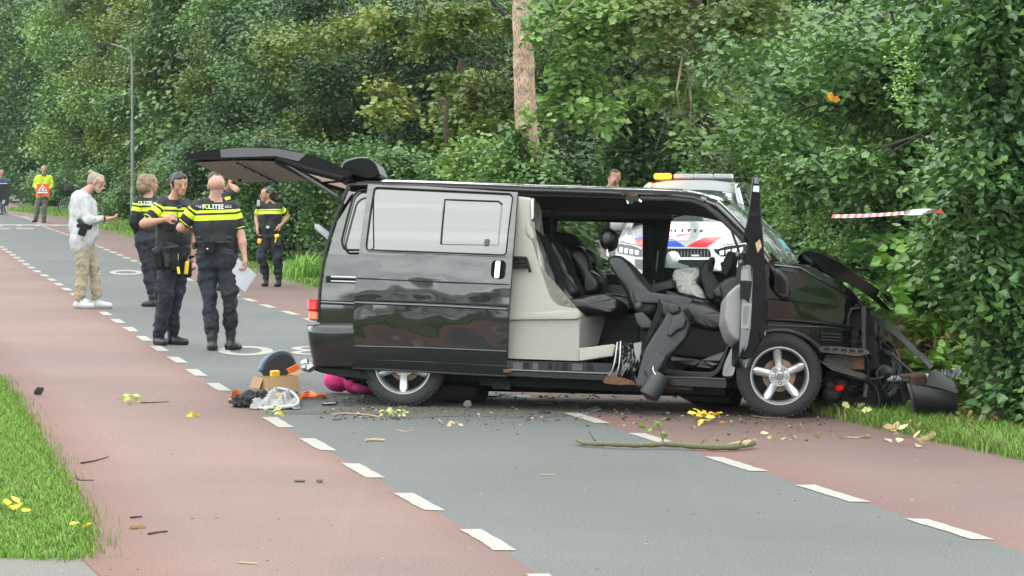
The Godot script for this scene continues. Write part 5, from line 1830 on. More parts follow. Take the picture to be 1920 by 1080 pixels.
var pd := 40.0      # distance of the person being built
var pb0 := Vector3.ZERO
func J(px: float, py: float, dz := 0.0) -> Vector3:
	return P(px, py, pd - dz) - pb0
func hand_bones(wr: Vector3, dir: Vector3, palm: Vector3, curl: float, thumb_side: float, s := 1.0) -> Array:
	# palm faces «palm»; fingers leave along «dir» and curl towards the palm side
	var d := dir.normalized()
	var n := (palm - d * palm.dot(d)).normalized()
	var w := d.cross(n) * thumb_side
	var o := [seg(wr, wr + d * 0.04 * s, 0.024 * s, 0.026 * s)]
	for k in 3: o.append(seg(wr + d * 0.02 * s + w * (k - 1) * 0.018 * s, wr + d * 0.085 * s + w * (k - 1) * 0.025 * s, 0.016 * s, 0.0145 * s))
	for k in 4:
		var l: float = [0.072, 0.080, 0.075, 0.058][k] * s
		var b := wr + d * 0.088 * s + w * (1.5 - k) * 0.021 * s
		var d1 := (d * cos(curl * 0.7) + n * sin(curl * 0.7) + w * (1.5 - k) * 0.06).normalized()
		var m := b + d1 * l * 0.5
		var d2 := d * cos(curl * 1.9) + n * sin(curl * 1.9)
		o.append(seg(b, m, 0.0100 * s, 0.0092 * s))
		o.append(seg(m, m + d2 * l * 0.5, 0.0092 * s, 0.0080 * s))
	var tb := wr + d * 0.03 * s + w * 0.028 * s
	var t1 := tb + (d * 0.7 + w * 0.75 + n * 0.25).normalized() * 0.04 * s
	o.append(seg(tb, t1, 0.013 * s, 0.0105 * s))
	o.append(seg(t1, t1 + (d * 0.9 + w * 0.15 + n * curl * 0.6).normalized() * 0.032 * s, 0.0105 * s, 0.0085 * s))
	return o
func head_frame(c: Vector3, fwd: Vector3, tilt := 0.0) -> Transform3D:
	var z := fwd.normalized()
	var x := Vector3.UP.cross(z).normalized()
	var y := z.cross(x)
	return Transform3D(Basis(x, y, z).rotated(z, tilt), c)
func head_bones(h: Transform3D, beard := false) -> Array:
	var o := []
	for q in [[0, .03, -.035, 0, .038, .015, .079, .076], [-.028, .045, .04, .028, .045, .04, .046, .046], [0, -.03, .015, 0, -.07, .055, .060, .036], [0, -.08, .062, 0, -.092, .072, .026, .018], [-.034, -.015, .048, -.034, -.03, .044, .034, .030], [.034, -.015, .048, .034, -.03, .044, .034, .030], [0, .012, .090, 0, -.030, .108, .009, .0135], [-.010, -.032, .096, .010, -.032, .096, .011, .011], [-.078, .012, -.004, -.083, -.028, -.008, .015, .009], [.078, .012, -.004, .083, -.028, -.008, .015, .009], [-.034, .022, .074, .034, .022, .074, .013, .013], [-.016, -.058, .086, .016, -.058, .086, .010, .010]]:
		o.append(seg(h * Vector3(q[0], q[1], q[2]), h * Vector3(q[3], q[4], q[5]), q[6], q[7]))
	return o
func soup_add(A: Array, B: Array) -> void:
	A[0].append_array(B[0])
	A[1].append_array(B[1])

# j: joints; o: looks
func figure(label: String, base: Vector3, d: float, jf: Callable, o: Dictionary) -> Node3D:
	pd = d
	pb0 = base
	var j: Dictionary = jf.call()
	var t := thing("person", label, "person", base)
	var s: float = o.get("size", 1.0)
	var cell: float = o.get("cell", 0.017)
	var f: Vector3 = o.facing.normalized()
	var r := f.cross(Vector3.UP)
	var g: float = o.get("girth", 1.0)
	var mid: Vector3 = (j.shL + j.shR) / 2
	var pel: Vector3 = (j.hipL + j.hipR) / 2
	var chest := mid.lerp(pel, 0.28) + f * 0.01
	var waist := mid.lerp(pel, 0.66) + f * 0.015
	var lean := (mid - pel).normalized()
	var hw: float = j.shL.distance_to(j.shR) / 2
	var torso := func(a: float) -> Array:
		var q := []
		q.append(seg(j.shL.lerp(j.shR, 0.10) - lean * 0.015, j.shR.lerp(j.shL, 0.10) - lean * 0.015, (0.062 + a) * s, (0.062 + a) * s))
		q.append(seg(mid - lean * 0.02, mid + lean * 0.03, (0.075 + a) * s, (0.055 + a) * s))
		for e in ["L", "R"]: q.append(seg(mid + lean * 0.035 * s, j["sh" + e].lerp(mid, 0.22) + lean * 0.005, (0.060 + a) * s, (0.055 + a) * s))
		for e in [-1.0, 1.0]:
			q.append(seg(chest + r * hw * 0.48 * e + lean * 0.07, chest + r * hw * 0.46 * e - lean * 0.04, (0.098 * g + a) * s, (0.100 * g + a) * s))
			q.append(seg(chest + r * hw * 0.46 * e - lean * 0.04, waist + r * hw * 0.36 * e, (0.100 * g + a) * s, (0.098 * g + a) * s))
		return q
	var pelvis := func(a: float) -> Array:
		var q := []
		for e in [-1.0, 1.0]:
			q.append(seg(waist + r * hw * 0.36 * e - lean * 0.02, pel + r * 0.075 * e * s + lean * 0.03, (0.098 * g + a) * s, (0.105 * g + a) * s))
			q.append(seg(pel + r * 0.085 * e * s - f * 0.035, pel + r * 0.085 * e * s - f * 0.03 - lean * 0.05, (0.088 * g + a) * s, (0.085 * g + a) * s))
		return q
	# the body itself
	var bones := []
	bones.append_array(torso.call(-0.012))
	bones.append_array(pelvis.call(-0.012))
	for e in ["L", "R"]:
		bones.append(seg(j["sh" + e], j["el" + e], 0.050 * s, 0.041 * s))
		bones.append(seg(j["el" + e], j["el" + e].lerp(j["wr" + e], 0.35), 0.041 * s, 0.043 * s))
		bones.append(seg(j["el" + e].lerp(j["wr" + e], 0.35), j["wr" + e], 0.043 * s, 0.027 * s))
		bones.append(seg(j["hip" + e], j["kn" + e], 0.068 * s, 0.044 * s))
		bones.append(seg(j["kn" + e], j["an" + e], 0.042 * s, 0.032 * s))
	var neck: float = o.get("neck", 1.0)
	var nb := mid + lean * 0.05 * s
	var hf := head_frame(j.head, o.look, o.get("tilt", 0.0))
	bones.append(seg(nb, hf * Vector3(0, -0.05, -0.02), 0.064 * s * neck, 0.056 * s * neck))
	for e in ["L", "R"]: bones.append(seg(mid + lean * 0.045 * s, j["sh" + e].lerp(mid, 0.25) + lean * 0.01, 0.062 * s, 0.052 * s))
	var body := skin(bones, cell, 0.03)
	var hb := head_bones(hf)
	hb.append(seg(nb, hf * Vector3(0, -0.05, -0.02), 0.062 * s * neck, 0.055 * s * neck))
	soup_add(body, skin(hb, 0.0085, 0.016))
	for e in ["L", "R"]:
		if j.has("hd" + e):
			var h: Array = j["hd" + e]
			soup_add(body, skin(hand_bones(j["wr" + e], h[0], h[1], h[2], h[3], s * 1.05), 0.006, 0.008))
	put("body", body, o.skin, t)
	var T: PackedVector3Array
	for e in [-1.0, 1.0]:
		T = PackedVector3Array()
		ball(T, hf * at(Vector3(0.031 * e, 0.003, 0.0795)), Vector3(0.010, 0.005, 0.006), 8)
		obj("eye", T, M.eye, t, 60)
		T = PackedVector3Array()
		ball(T, hf * at(Vector3(0.034 * e, 0.024, 0.087)), Vector3(0.018, 0.003, 0.004), 8)
		obj("eyebrow", T, M.stubble, t, 60)
	T = PackedVector3Array()
	ball(T, hf * at(Vector3(0, -0.058, 0.094)), Vector3(0.023, 0.0055, 0.005), 8)
	obj("mouth", T, M.lip, t, 60)
	# hair
	if o.has("hair"):
		var hbn := []
		for q in o.hair: hbn.append(seg(hf * Vector3(q[0], q[1], q[2]), hf * Vector3(q[3], q[4], q[5]), q[6], q[7]))
		put("hair", fold(skin(hbn, 0.009, 0.014), 0.010, 28.0, 5, Vector3(1, 0.4, 1)), o.hair_mat, t)
	if o.has("beard"):
		var bb := []
		for q in [[0, -.052, .072, 0, -.09, .072, .030, .022], [-.04, -.05, .045, -.02, -.08, .062, .024, .022], [.04, -.05, .045, .02, -.08, .062, .024, .022]]: bb.append(seg(hf * Vector3(q[0], q[1], q[2]), hf * Vector3(q[3], q[4], q[5]), q[6] + 0.004, q[7] + 0.004))
		put("beard", fold(skin(bb, 0.008, 0.014), 0.006, 40.0), o.beard, t)
	# trousers
	var tb := []
	tb.append_array(pelvis.call(0.012))
	for e in ["L", "R"]:
		var k0: Vector3 = j["hip" + e]
		var k1: Vector3 = j["kn" + e]
		var k2: Vector3 = j["an" + e]
		tb.append(seg(k0 + (pel - k0) * 0.1, k0.lerp(k1, 0.5), 0.100 * s * g, 0.088 * s))
		tb.append(seg(k0.lerp(k1, 0.5), k1, 0.088 * s, 0.076 * s))
		tb.append(seg(k1, k2.lerp(k1, 0.25), 0.076 * s, 0.070 * s))
		tb.append(seg(k2.lerp(k1, 0.25), k2.lerp(k1, o.get("cuff", 0.04)), 0.073 * s, 0.058 * s))
		if o.get("pocket", true):
			var side_: Vector3 = r * (-1.0 if e == "L" else 1.0)
			tb.append(seg(k0.lerp(k1, 0.62) + side_ * 0.045 * s, k0.lerp(k1, 0.86) + side_ * 0.045 * s, 0.058 * s, 0.058 * s))
	var tr := fold(skin(tb, cell, 0.028), 0.030, 8.0, 7, Vector3(0.8, 1.0, 0.8))
	var parts := cut(tr, func(p: Vector3) -> float: return (p - waist).dot(lean) + 0.035)
	put("trousers", parts[0], o.trousers, t)
	if o.has("belt"):
		put("belt", grow(parts[1], 0.012), o.belt, t)
	else:
		put("waistband", parts[1], o.trousers, t)
	# shirt, sleeves
	var sb := []
	sb.append_array(torso.call(0.010))
	for q in o.get("drape", []): sb.append(seg(q[0].call(), q[1].call(), q[2], q[3]))
	if o.get("long_hem", false):
		sb.append_array(pelvis.call(0.026))
	var sl: float = o.get("sleeve", 0.62)
	for e in ["L", "R"]:
		var a: Vector3 = j["sh" + e]
		var b: Vector3 = j["el" + e]
		if sl <= 1.0:
			sb.append(seg(a, a.lerp(b, sl), 0.070 * s, 0.062 * s))
		else:
			sb.append(seg(a, b, 0.070 * s, 0.058 * s))
			sb.append(seg(b, b.lerp(j["wr" + e], sl - 1.0), 0.058 * s, 0.046 * s))
	var sh := fold(skin(sb, cell, 0.028), o.get("fold", 0.022), 9.0, 11)
	var arm_t := func(p: Vector3) -> float:
		# distance down from the shoulder, along the sleeve or the torso
		var best := 9.0
		var val := 0.0
		for e in ["L", "R"]:
			var a: Vector3 = j["sh" + e]
			var b: Vector3 = j["el" + e]
			var h := clampf((p - a).dot(b - a) / (b - a).length_squared(), -0.2, 1.0)
			var dd := (p - a - (b - a) * h).length()
			if dd < best:
				best = dd
				val = h * (b - a).length()
		return val if best < 0.088 * s and val > 0.03 else (mid - p).dot(lean) + 0.0
	if o.has("bands"):
		for bd in o.bands:
			var q := cut(sh, func(p: Vector3) -> float: return arm_t.call(p) - bd[0])
			var q2 := cut(q[1], func(p: Vector3) -> float: return arm_t.call(p) - bd[1])
			put("reflective_stripe", q2[0], M.neon, t)
			sh = [q[0][0], q[0][1]]
			soup_add(sh, q2[1])
	put(o.get("top_name", "shirt"), sh, o.top, t)
	if o.has("vest"):
		var vbn := []
		for q in torso.call(0.028): vbn.append(q)
		vbn.remove_at(0)
		vbn.append(seg(j.shL.lerp(j.shR, 0.24) - lean * 0.01, j.shR.lerp(j.shL, 0.24) - lean * 0.01, 0.080 * s, 0.080 * s))
		for e in [-1.0, 1.0]: vbn.append(seg(waist + r * hw * 0.36 * e, waist + r * hw * 0.38 * e - lean * 0.03, 0.122 * s * g, 0.118 * s * g))
		var vs := fold(skin(vbn, cell * 0.85, 0.03), 0.012, 9.0, 13)
		var c2 := cut(vs, func(p: Vector3) -> float: return (p - mid).dot(lean) - 0.055)
		vs = c2[0]
		for bd in o.bands:
			var q := cut(vs, func(p: Vector3) -> float: return (mid - p).dot(lean) - bd[0])
			var q2 := cut(q[1], func(p: Vector3) -> float: return (mid - p).dot(lean) - bd[1])
			put("reflective_stripe", q2[0], M.neon, t)
			vs = [q[0][0], q[0][1]]
			soup_add(vs, q2[1])
		put("vest", vs, M.vest, t)
		# lettering across the upper back or chest
		if o.has("lettering"):
			var ex: float = o.lettering
			var n := f * ex
			var right := n.cross(Vector3.UP) * -1.0
			var word := "POLITIE"
			for k in 7:
				var q: Vector3 = mid + right * (k - 3) * 0.030 * s + lean * o.get("letter_up", -0.012)
				var best := -9.0
				var Tv: PackedVector3Array = skin_points(vs[0], q, n)
				for p in Tv: best = maxf(best, (p - q).dot(n))
				if best < -1: best = 0.13
				letters(word[k], 0.045, M.neon if k == 1 else M.print, t, "letter", Transform3D(Basis(right * 1.15, lean, n), q + n * (best + 0.004)), 0.003)
			for k in [-1, 1]:
				for m in 3:
					var q: Vector3 = mid + right * k * (0.125 + m * 0.022) * s + lean * o.get("letter_up", -0.012)
					var best := 0.05
					for p in skin_points(vs[0], q, n): best = maxf(best, (p - q).dot(n))
					T = PackedVector3Array()
					for v in 2: box(T, Transform3D(Basis(right, lean, n), q + n * (best + 0.002) + lean * (v * 0.014 - 0.007)), Vector3(0.015, 0.006, 0.004))
					obj("block_mark", T, M.print, t, 20)
		if o.has("collar"):
			T = PackedVector3Array()
			var l := []
			for k in 17: l.append(mid + lean * 0.055 + (r * cos(TAU * k / 16) * 0.074 + f * (0.012 + sin(TAU * k / 16) * 0.072)) + lean * (0.0 - 0.02 * sin(TAU * k / 16)))
			tube(T, l, 0.014, 6)
			obj("collar", T, M.shirt_black, t, 60)
			T = PackedVector3Array()
			for k in l.size(): l[k] += lean * 0.014
			tube(T, l, 0.004, 5)
			obj("collar_piping", T, M.neon, t, 60)
	if sl <= 1.0 and o.has("piping"):
		for e in ["L", "R"]:
			var a: Vector3 = j["sh" + e]
			var b: Vector3 = j["el" + e]
			var c := a.lerp(b, sl + 0.10)
			var ax := aim(a, b)
			T = PackedVector3Array()
			var l := []
			for k in 13: l.append(c + (ax.basis.x * cos(TAU * k / 12) + ax.basis.z * sin(TAU * k / 12)) * 0.0635 * s)
			tube(T, l, 0.0045, 5)
			obj("sleeve_piping", T, M.neon, t, 60)
	# shoes
	for e in ["L", "R"]:
		var an: Vector3 = j["an" + e]
		var to: Vector3 = j["to" + e]
		var flat := Vector3(to.x - an.x, 0, to.z - an.z).normalized()
		var gyl := gy(base.x + an.x) - base.y
		var heel := Vector3(an.x, gyl + 0.045, an.z) - flat * 0.035 * s
		var toe := Vector3(to.x, gyl + 0.036, to.z)
		var sd := flat.cross(Vector3.UP)
		var bs := [seg(heel, heel.lerp(toe, 0.5), 0.042 * s, 0.045 * s), seg(heel.lerp(toe, 0.5) + sd * 0.012, toe - flat * 0.02 + sd * 0.010, 0.043 * s, 0.034 * s), seg(heel.lerp(toe, 0.5) - sd * 0.012, toe - flat * 0.025 - sd * 0.010, 0.043 * s, 0.034 * s), seg(an, heel + flat * 0.03, 0.050 * s, 0.046 * s)]
		if o.get("boots", false): bs.append(seg(an + Vector3(0, 0.11, 0), an, 0.056 * s, 0.054 * s))
		var sp := cut(skin(bs, 0.0105, 0.02), func(p: Vector3) -> float: return gyl + 0.002 - p.y)
		var sp2 := cut(sp[0], func(p: Vector3) -> float: return p.y - gyl - 0.028)
		var shoe := put("boot" if o.get("boots", false) else "shoe", sp2[1], o.shoes, t)
		put("sole", grow(sp2[0], 0.004), o.get("sole", M.rubber), shoe)
	return t
func skin_points(T: PackedVector3Array, q: Vector3, n: Vector3) -> PackedVector3Array:
	var o := PackedVector3Array()
	for i in range(0, T.size(), 3):
		var v := T[i] - q
		if v.dot(n) > 0 and (v - n * v.dot(n)).length_squared() < 0.0009: o.append(T[i])
	return o
func gear(t: Node3D, called: String, px: float, py: float, dz: float, size: Vector3, mat: Material, rot := Vector3.ZERO, label := "") -> MeshInstance3D:
	var T := PackedVector3Array()
	box(T, turned(J(px, py, dz), rot), size, minf(size.x, minf(size.y, size.z)) * 0.28)
	var o := obj(called, T, mat, t, 40)
	if label: o.set_meta("label", label)
	return o

func build_people() -> void:
	var BANDS := [[0.022, 0.050], [0.072, 0.125]]
	var BALD := [[0, -0.02, -0.062, 0, -0.03, -0.06, 0.05, 0.045]]
	var SHORT := [[0, .045, -.045, 0, .068, .02, .080, .062], [0, .0, -.065, 0, .03, -.06, .064, .066], [-.05, .03, -.01, -.05, .06, .02, .034, .034], [.05, .03, -.01, .05, .06, .02, .034, .034]]
	# man in the white shirt
	var t := figure("grey-haired man in a loose white shirt and khaki trousers reading his phone", G(160, 578), gdist(160, 578), func() -> Dictionary: return {
		"head": J(181, 343), "shL": J(159, 370, -0.16), "shR": J(156, 371, 0.17), "elL": J(172, 412, -0.20), "elR": J(164, 413, 0.24), "wrL": J(200, 410, -0.02), "wrR": J(199, 411, 0.14),
		"hdL": [Vector3(1, 0.05, 0.1), Vector3(0, 0.9, 0.4), 0.5, 1.0], "hdR": [Vector3(1, 0.08, -0.15), Vector3(0, 0.8, -0.5), 0.6, -1.0],
		"hipL": J(158, 452, -0.09), "hipR": J(154, 452, 0.09), "knL": J(174, 500, -0.08), "knR": J(156, 500, 0.10), "anL": J(181, 560, -0.08), "anR": J(147, 565, 0.12), "toL": J(208, 573, -0.05), "toR": J(174, 575, 0.14)},
		{"facing": Vector3(1, 0, 0.05), "look": Vector3(0.93, -0.42, 0.1), "skin": M.skin_pink, "hair_mat": M.hair_grey, "brow": M.hair_grey, "beard": M.paper_beard, "girth": 1.14,
		"hair": [[0, .045, -.045, 0, .066, .02, .080, .060], [0, .0, -.062, 0, .03, -.06, .064, .066], [-.055, .01, -.02, -.05, .05, .02, .030, .034], [.055, .01, -.02, .05, .05, .02, .030, .034], [0, .085, -.10, 0, .095, -.125, .028, .034], [0, -.03, -.07, 0, -.05, -.06, .045, .035]],
		"trousers": M.khaki, "top": M.white_cloth, "sleeve": 1.62, "long_hem": true, "fold": 0.019, "drape": [[func() -> Vector3: return J(152, 376, 0.0), func() -> Vector3: return J(146, 425, 0.0), 0.13, 0.12], [func() -> Vector3: return J(146, 425, 0.03), func() -> Vector3: return J(146, 440, 0.03), 0.11, 0.09], [func() -> Vector3: return J(166, 385, 0.0), func() -> Vector3: return J(176, 440, 0.05), 0.11, 0.07]], "shoes": M.shoe_white, "sole": M.shoe_white, "belt": M.black, "cuff": 0.07})
	gear(t, "phone", 218, 405, 0.06, Vector3(0.15, 0.012, 0.075), M.black, Vector3(0, 0.1, 0.45))
	gear(t, "holster", 156, 430, 0.27, Vector3(0.10, 0.17, 0.05), M.black, Vector3(0, 0, -0.35))
	gear(t, "pistol_grip", 151, 416, 0.28, Vector3(0.10, 0.055, 0.04), M.plastic, Vector3(0, 0, -0.7))
	gear(t, "wristwatch", 196, 411, 0.15, Vector3(0.03, 0.062, 0.062), M.black)
	gear(t, "glasses", 193, 341, 0.05, Vector3(0.02, 0.03, 0.16), M.glass, Vector3(0, 0.1, -0.4))
	# fair-haired officer with her back to us
	t = figure("officer with fair tied-up hair in a long-sleeved uniform, back turned", G(279, 575), gdist(279, 575), func() -> Dictionary: return {
		"head": J(281, 345), "shL": J(259, 379, 0.04), "shR": J(300, 378, -0.06), "elL": J(250, 416, 0.08), "elR": J(306, 418, -0.10), "wrL": J(259, 440, -0.10), "wrR": J(300, 440, -0.16),
		"hdL": [Vector3(0.6, -0.3, -0.7), Vector3(0.6, 0, 0.3), 0.6, 1.0],
		"hipL": J(268, 450, 0.03), "hipR": J(287, 450, -0.04), "knL": J(275, 500, 0.03), "knR": J(290, 502, -0.06), "anL": J(285, 556, 0.02), "anR": J(295, 556, -0.10), "toL": J(266, 571, 0.05), "toR": J(304, 566, -0.14)},
		{"facing": Vector3(0.35, 0, -0.94), "look": Vector3(0.85, 0.0, -0.5), "skin": M.skin_pink, "hair_mat": M.hair_blond, "size": 0.95,
		"hair": [[0, .045, -.045, 0, .070, .02, .086, .062], [0, -.02, -.075, 0, .03, -.07, .072, .072], [-.05, .02, -.01, -.05, .06, .02, .036, .036], [.055, .02, -.01, .05, .06, .02, .036, .036], [0, -.05, -.12, 0, .0, -.13, .058, .056], [.03, -.10, -.09, -.02, -.05, -.12, .045, .05], [-.04, -.06, -.05, -.05, .02, -.06, .05, .05], [.05, -.06, -.04, .06, .02, -.05, .045, .05], [0, .08, -.08, 0, .06, -.11, .06, .06]],
		"trousers": M.navy, "top": M.shirt_black, "sleeve": 1.95, "shoes": M.boot, "boots": true, "belt": M.navy, "bands": BANDS, "vest": true, "lettering": -1.0, "cuff": 0.18, "pocket": false})
	# young officer facing us
	t = figure("young dark-haired officer facing us, fist on his vest", G(318, 647), gdist(318, 647), func() -> Dictionary: return {
		"head": J(336, 347, 0.05), "shL": J(349, 385, -0.11), "shR": J(303, 385, 0.08), "elL": J(362, 440, -0.14), "elR": J(269, 420, 0.20), "wrL": J(360, 483, -0.02), "wrR": J(308, 412, 0.30),
		"hdL": [Vector3(0.25, -0.95, 0.2), Vector3(-0.6, 0, 0.5), 0.8, 1.0], "hdR": [Vector3(0.8, 0.25, -0.15), Vector3(0.1, -0.5, -0.85), 1.1, -1.0],
		"hipL": J(334, 473, -0.06), "hipR": J(313, 474, 0.08), "knL": J(328, 553, -0.02), "knR": J(311, 553, 0.12), "anL": J(322, 626, -0.10), "anR": J(296, 632, 0.04), "toL": J(350, 640, 0.0), "toR": J(309, 645, 0.16)},
		{"facing": Vector3(0.45, 0, 0.9), "look": Vector3(0.52, -0.05, 0.85), "skin": M.skin_tan, "hair_mat": M.hair_dark, "brow": M.hair_dark, "tilt": 0.08,
		"hair": [[0, .055, -.045, 0, .080, .015, .078, .060], [0, .0, -.068, 0, .03, -.06, .062, .066], [-.055, .04, -.01, -.04, .075, .03, .032, .036], [.055, .04, -.01, .04, .075, .03, .032, .036], [-.035, .078, .062, .035, .080, .060, .026, .028], [0, .085, .03, 0, .09, .0, .038, .042], [-.066, .01, .0, -.066, .05, .02, .022, .026], [.066, .01, .0, .066, .05, .02, .022, .026], [0, -.05, -.075, 0, -.02, -.085, .03, .04]],
		"trousers": M.navy, "top": M.shirt_black, "sleeve": 0.60, "piping": true, "collar": true, "shoes": M.boot, "belt": M.black, "bands": BANDS, "vest": true, "cuff": 0.03, "girth": 1.02})
	gear(t, "holster", 297, 487, 0.20, Vector3(0.09, 0.20, 0.06), M.black, Vector3(0, 0, 0.1))
	gear(t, "pistol_grip", 292, 470, 0.22, Vector3(0.08, 0.07, 0.045), M.plastic, Vector3(0, 0, 0.5))
	gear(t, "baton", 320, 464, 0.22, Vector3(0.16, 0.038, 0.038), M.plastic, Vector3(0, 0, 0.18))
	gear(t, "pouch", 313, 489, 0.21, Vector3(0.06, 0.15, 0.05), M.plastic)
	gear(t, "pouch", 328, 500, 0.20, Vector3(0.10, 0.11, 0.06), M.black)
	gear(t, "orange_tool", 334.5, 507, 0.235, Vector3(0.028, 0.075, 0.02), M.yellow, Vector3(0, 0, 0.15))
	gear(t, "keys", 334, 482, 0.2, Vector3(0.012, 0.07, 0.02), M.chrome)
	gear(t, "taser_holster", 352, 505, 0.06, Vector3(0.08, 0.17, 0.05), M.black)
	gear(t, "taser", 349.5, 502, 0.10, Vector3(0.042, 0.14, 0.04), M.yellow, Vector3(0, 0, -0.12), "yellow stun gun on the young officer's belt")
	gear(t, "wristwatch", 359, 482, -0.02, Vector3(0.065, 0.03, 0.065), M.black, Vector3(0, 0, 0.3))
	gear(t, "note_paper", 364, 499, 0.04, Vector3(0.07, 0.07, 0.004), M.pink_paper, Vector3(0.2, 0.2, 0.05))
	gear(t, "radio", 350, 392, 0.05, Vector3(0.035, 0.08, 0.03), M.plastic, Vector3(0, 0.4, -0.1))
	gear(t, "shoulder_patch", 291, 391, 0.14, Vector3(0.055, 0.06, 0.012), M.print_grey, Vector3(0, -0.9, 0.3))
	for q in [[318, 425, 0.05, 0.10, 0.075], [336, 427, 0.04, 0.09, 0.07]]: gear(t, "vest_pocket", q[0], q[1], 0.19, Vector3(q[3], q[4], 0.03), M.vest, Vector3(0, 0.45, 0))
	gear(t, "zip", 333, 418, 0.185, Vector3(0.008, 0.26, 0.01), M.plastic, Vector3(0, 0.45, 0.03))
	for q in [[313, 380, -0.4], [341, 379, 0.3]]: gear(t, "shoulder_strap", q[0], q[1], 0.10, Vector3(0.045, 0.09, 0.02), M.vest, Vector3(-0.6, 0.3, q[2]))
	gear(t, "body_camera", 336, 388, 0.17, Vector3(0.05, 0.035, 0.03), M.plastic, Vector3(0, 0.4, 0))
	# bald officer
	t = figure("bald officer with his back to us, white papers in his hand", G(410, 657), gdist(410, 657), func() -> Dictionary: return {
		"head": J(406, 350), "shL": J(369, 389, 0.02), "shR": J(437, 390, -0.02), "elL": J(339, 427, 0.02), "elR": J(451, 440, 0.0), "wrL": J(362, 431, -0.16), "wrR": J(458, 481, 0.06),
		"hdL": [Vector3(0.8, 0.1, -0.6), Vector3(0, 0, 1), 0.6, -1.0], "hdR": [Vector3(0.12, -1, 0.1), Vector3(-1, 0, 0.1), 0.9, -1.0],
		"hipL": J(388, 484, 0.0), "hipR": J(425, 484, 0.0), "knL": J(392, 553, 0.03), "knR": J(430, 552, 0.06), "anL": J(397, 632, 0.06), "anR": J(432, 622, -0.06), "toL": J(398, 648, -0.16), "toR": J(448, 640, -0.18)},
		{"facing": Vector3(0.06, 0, -1), "look": Vector3(0.12, -0.06, -1), "skin": M.skin_pink, "girth": 1.12, "size": 1.03,
		"trousers": M.navy, "top": M.shirt_black, "sleeve": 0.66, "piping": true, "collar": true, "shoes": M.boot, "boots": true, "belt": M.black, "bands": BANDS, "vest": true, "lettering": -1.0, "letter_up": 0.012, "cuff": 0.14})
	gear(t, "belt_pouch", 393, 463, 0.19, Vector3(0.12, 0.14, 0.05), M.black)
	gear(t, "pouch_stud", 389, 467, 0.22, Vector3(0.018, 0.018, 0.012), M.chrome)
	for q in [[372, 446, 0.12], [428, 446, 0.12]]: gear(t, "side_strap", q[0], q[1], q[2], Vector3(0.06, 0.03, 0.03), M.plastic)
	gear(t, "vest_hem", 400, 454, 0.175, Vector3(0.34, 0.02, 0.03), M.vest)
	gear(t, "radio", 442, 460, 0.03, Vector3(0.05, 0.16, 0.06), M.black)
	gear(t, "handcuff_case", 364, 461, 0.05, Vector3(0.04, 0.07, 0.06), M.plastic)
	for e in [375, 428]: gear(t, "pocket_flap", e, 476, 0.185, Vector3(0.12, 0.022, 0.02), M.navy, Vector3(0, 0, 0.12 if e < 400 else -0.1))
	var T := PackedVector3Array()
	var c := [J(427, 521, 0.10), J(446, 484, 0.09), J(480, 514, 0.05), J(458, 547, 0.07)]
	for k in 3:
		var dz := Vector3(0.004 * k, -0.004 * k, -0.006 * k)
		grid(T, func(u: float, v: float) -> Vector3: return c[0].lerp(c[1], v).lerp(c[3].lerp(c[2], v), u) + dz + Vector3(0, 0, 0.012 * sin(u * PI)), 6, 4)
	obj("papers", T, M.paper, t, 30)
	# dark-haired officer, hand on hip
	t = figure("dark-haired officer with a hand on her hip, looking left", G(508, 537), gdist(508, 537), func() -> Dictionary: return {
		"head": J(501, 366), "shL": J(523, 388, -0.02), "shR": J(488, 388, 0.02), "elL": J(539, 406, -0.12), "elR": J(482, 407, -0.04), "wrL": J(527, 422, 0.10), "wrR": J(483, 428, 0.08),
		"hdL": [Vector3(-0.85, -0.4, 0.25), Vector3(-0.1, -0.4, -1), 0.35, 1.0], "hdR": [Vector3(0, -1, 0.2), Vector3(1, 0, 0), 0.8, 1.0],
		"hipL": J(515, 443, 0.0), "hipR": J(498, 443, 0.02), "knL": J(520, 481, 0.06), "knR": J(490, 481, 0.05), "anL": J(522, 519, 0.0), "anR": J(498, 518, -0.04), "toL": J(518, 535, 0.20), "toR": J(494, 534, 0.14)},
		{"facing": Vector3(-0.15, 0, 0.98), "look": Vector3(-0.95, 0.04, 0.28), "skin": M.skin_tan, "hair_mat": M.hair_dark, "brow": M.hair_dark, "size": 0.92,
		"hair": [[0, .045, -.045, 0, .066, .02, .082, .060], [0, -.02, -.068, 0, .03, -.06, .068, .068], [-.058, .01, -.02, -.05, .05, .02, .030, .034], [.058, .01, -.02, .05, .05, .02, .030, .034], [0, .03, -.12, 0, -.06, -.15, .045, .045], [0, -.06, -.15, 0, -.16, -.15, .045, .025]],
		"trousers": M.navy, "top": M.shirt_black, "sleeve": 0.62, "piping": true, "shoes": M.boot, "boots": true, "belt": M.black, "bands": [[0.035, 0.052], [0.062, 0.110]], "vest": true, "cuff": 0.2})
	gear(t, "belt_buckle", 502, 426, 0.16, Vector3(0.05, 0.04, 0.02), M.paper)
	gear(t, "taser", 486.5, 452, 0.13, Vector3(0.06, 0.08, 0.04), M.orange_yellow, Vector3(0, 0, -0.3), "orange stun gun on the dark-haired officer's belt")
	gear(t, "yellow_grip", 519, 442, 0.16, Vector3(0.07, 0.05, 0.03), M.yellow, Vector3(0, 0, 0.25))
	gear(t, "yellow_lanyard", 517, 450, 0.16, Vector3(0.018, 0.08, 0.02), M.yellow, Vector3(0, 0, -0.3))
	gear(t, "leg_holster", 521, 451, 0.12, Vector3(0.13, 0.18, 0.06), M.plastic)
	gear(t, "radio", 485, 381, 0.10, Vector3(0.05, 0.10, 0.04), M.print_grey)
	gear(t, "radio_aerial", 487, 370, 0.10, Vector3(0.012, 0.10, 0.012), M.plastic)
	gear(t, "chest_pocket", 505, 403, 0.15, Vector3(0.16, 0.035, 0.02), M.vest)
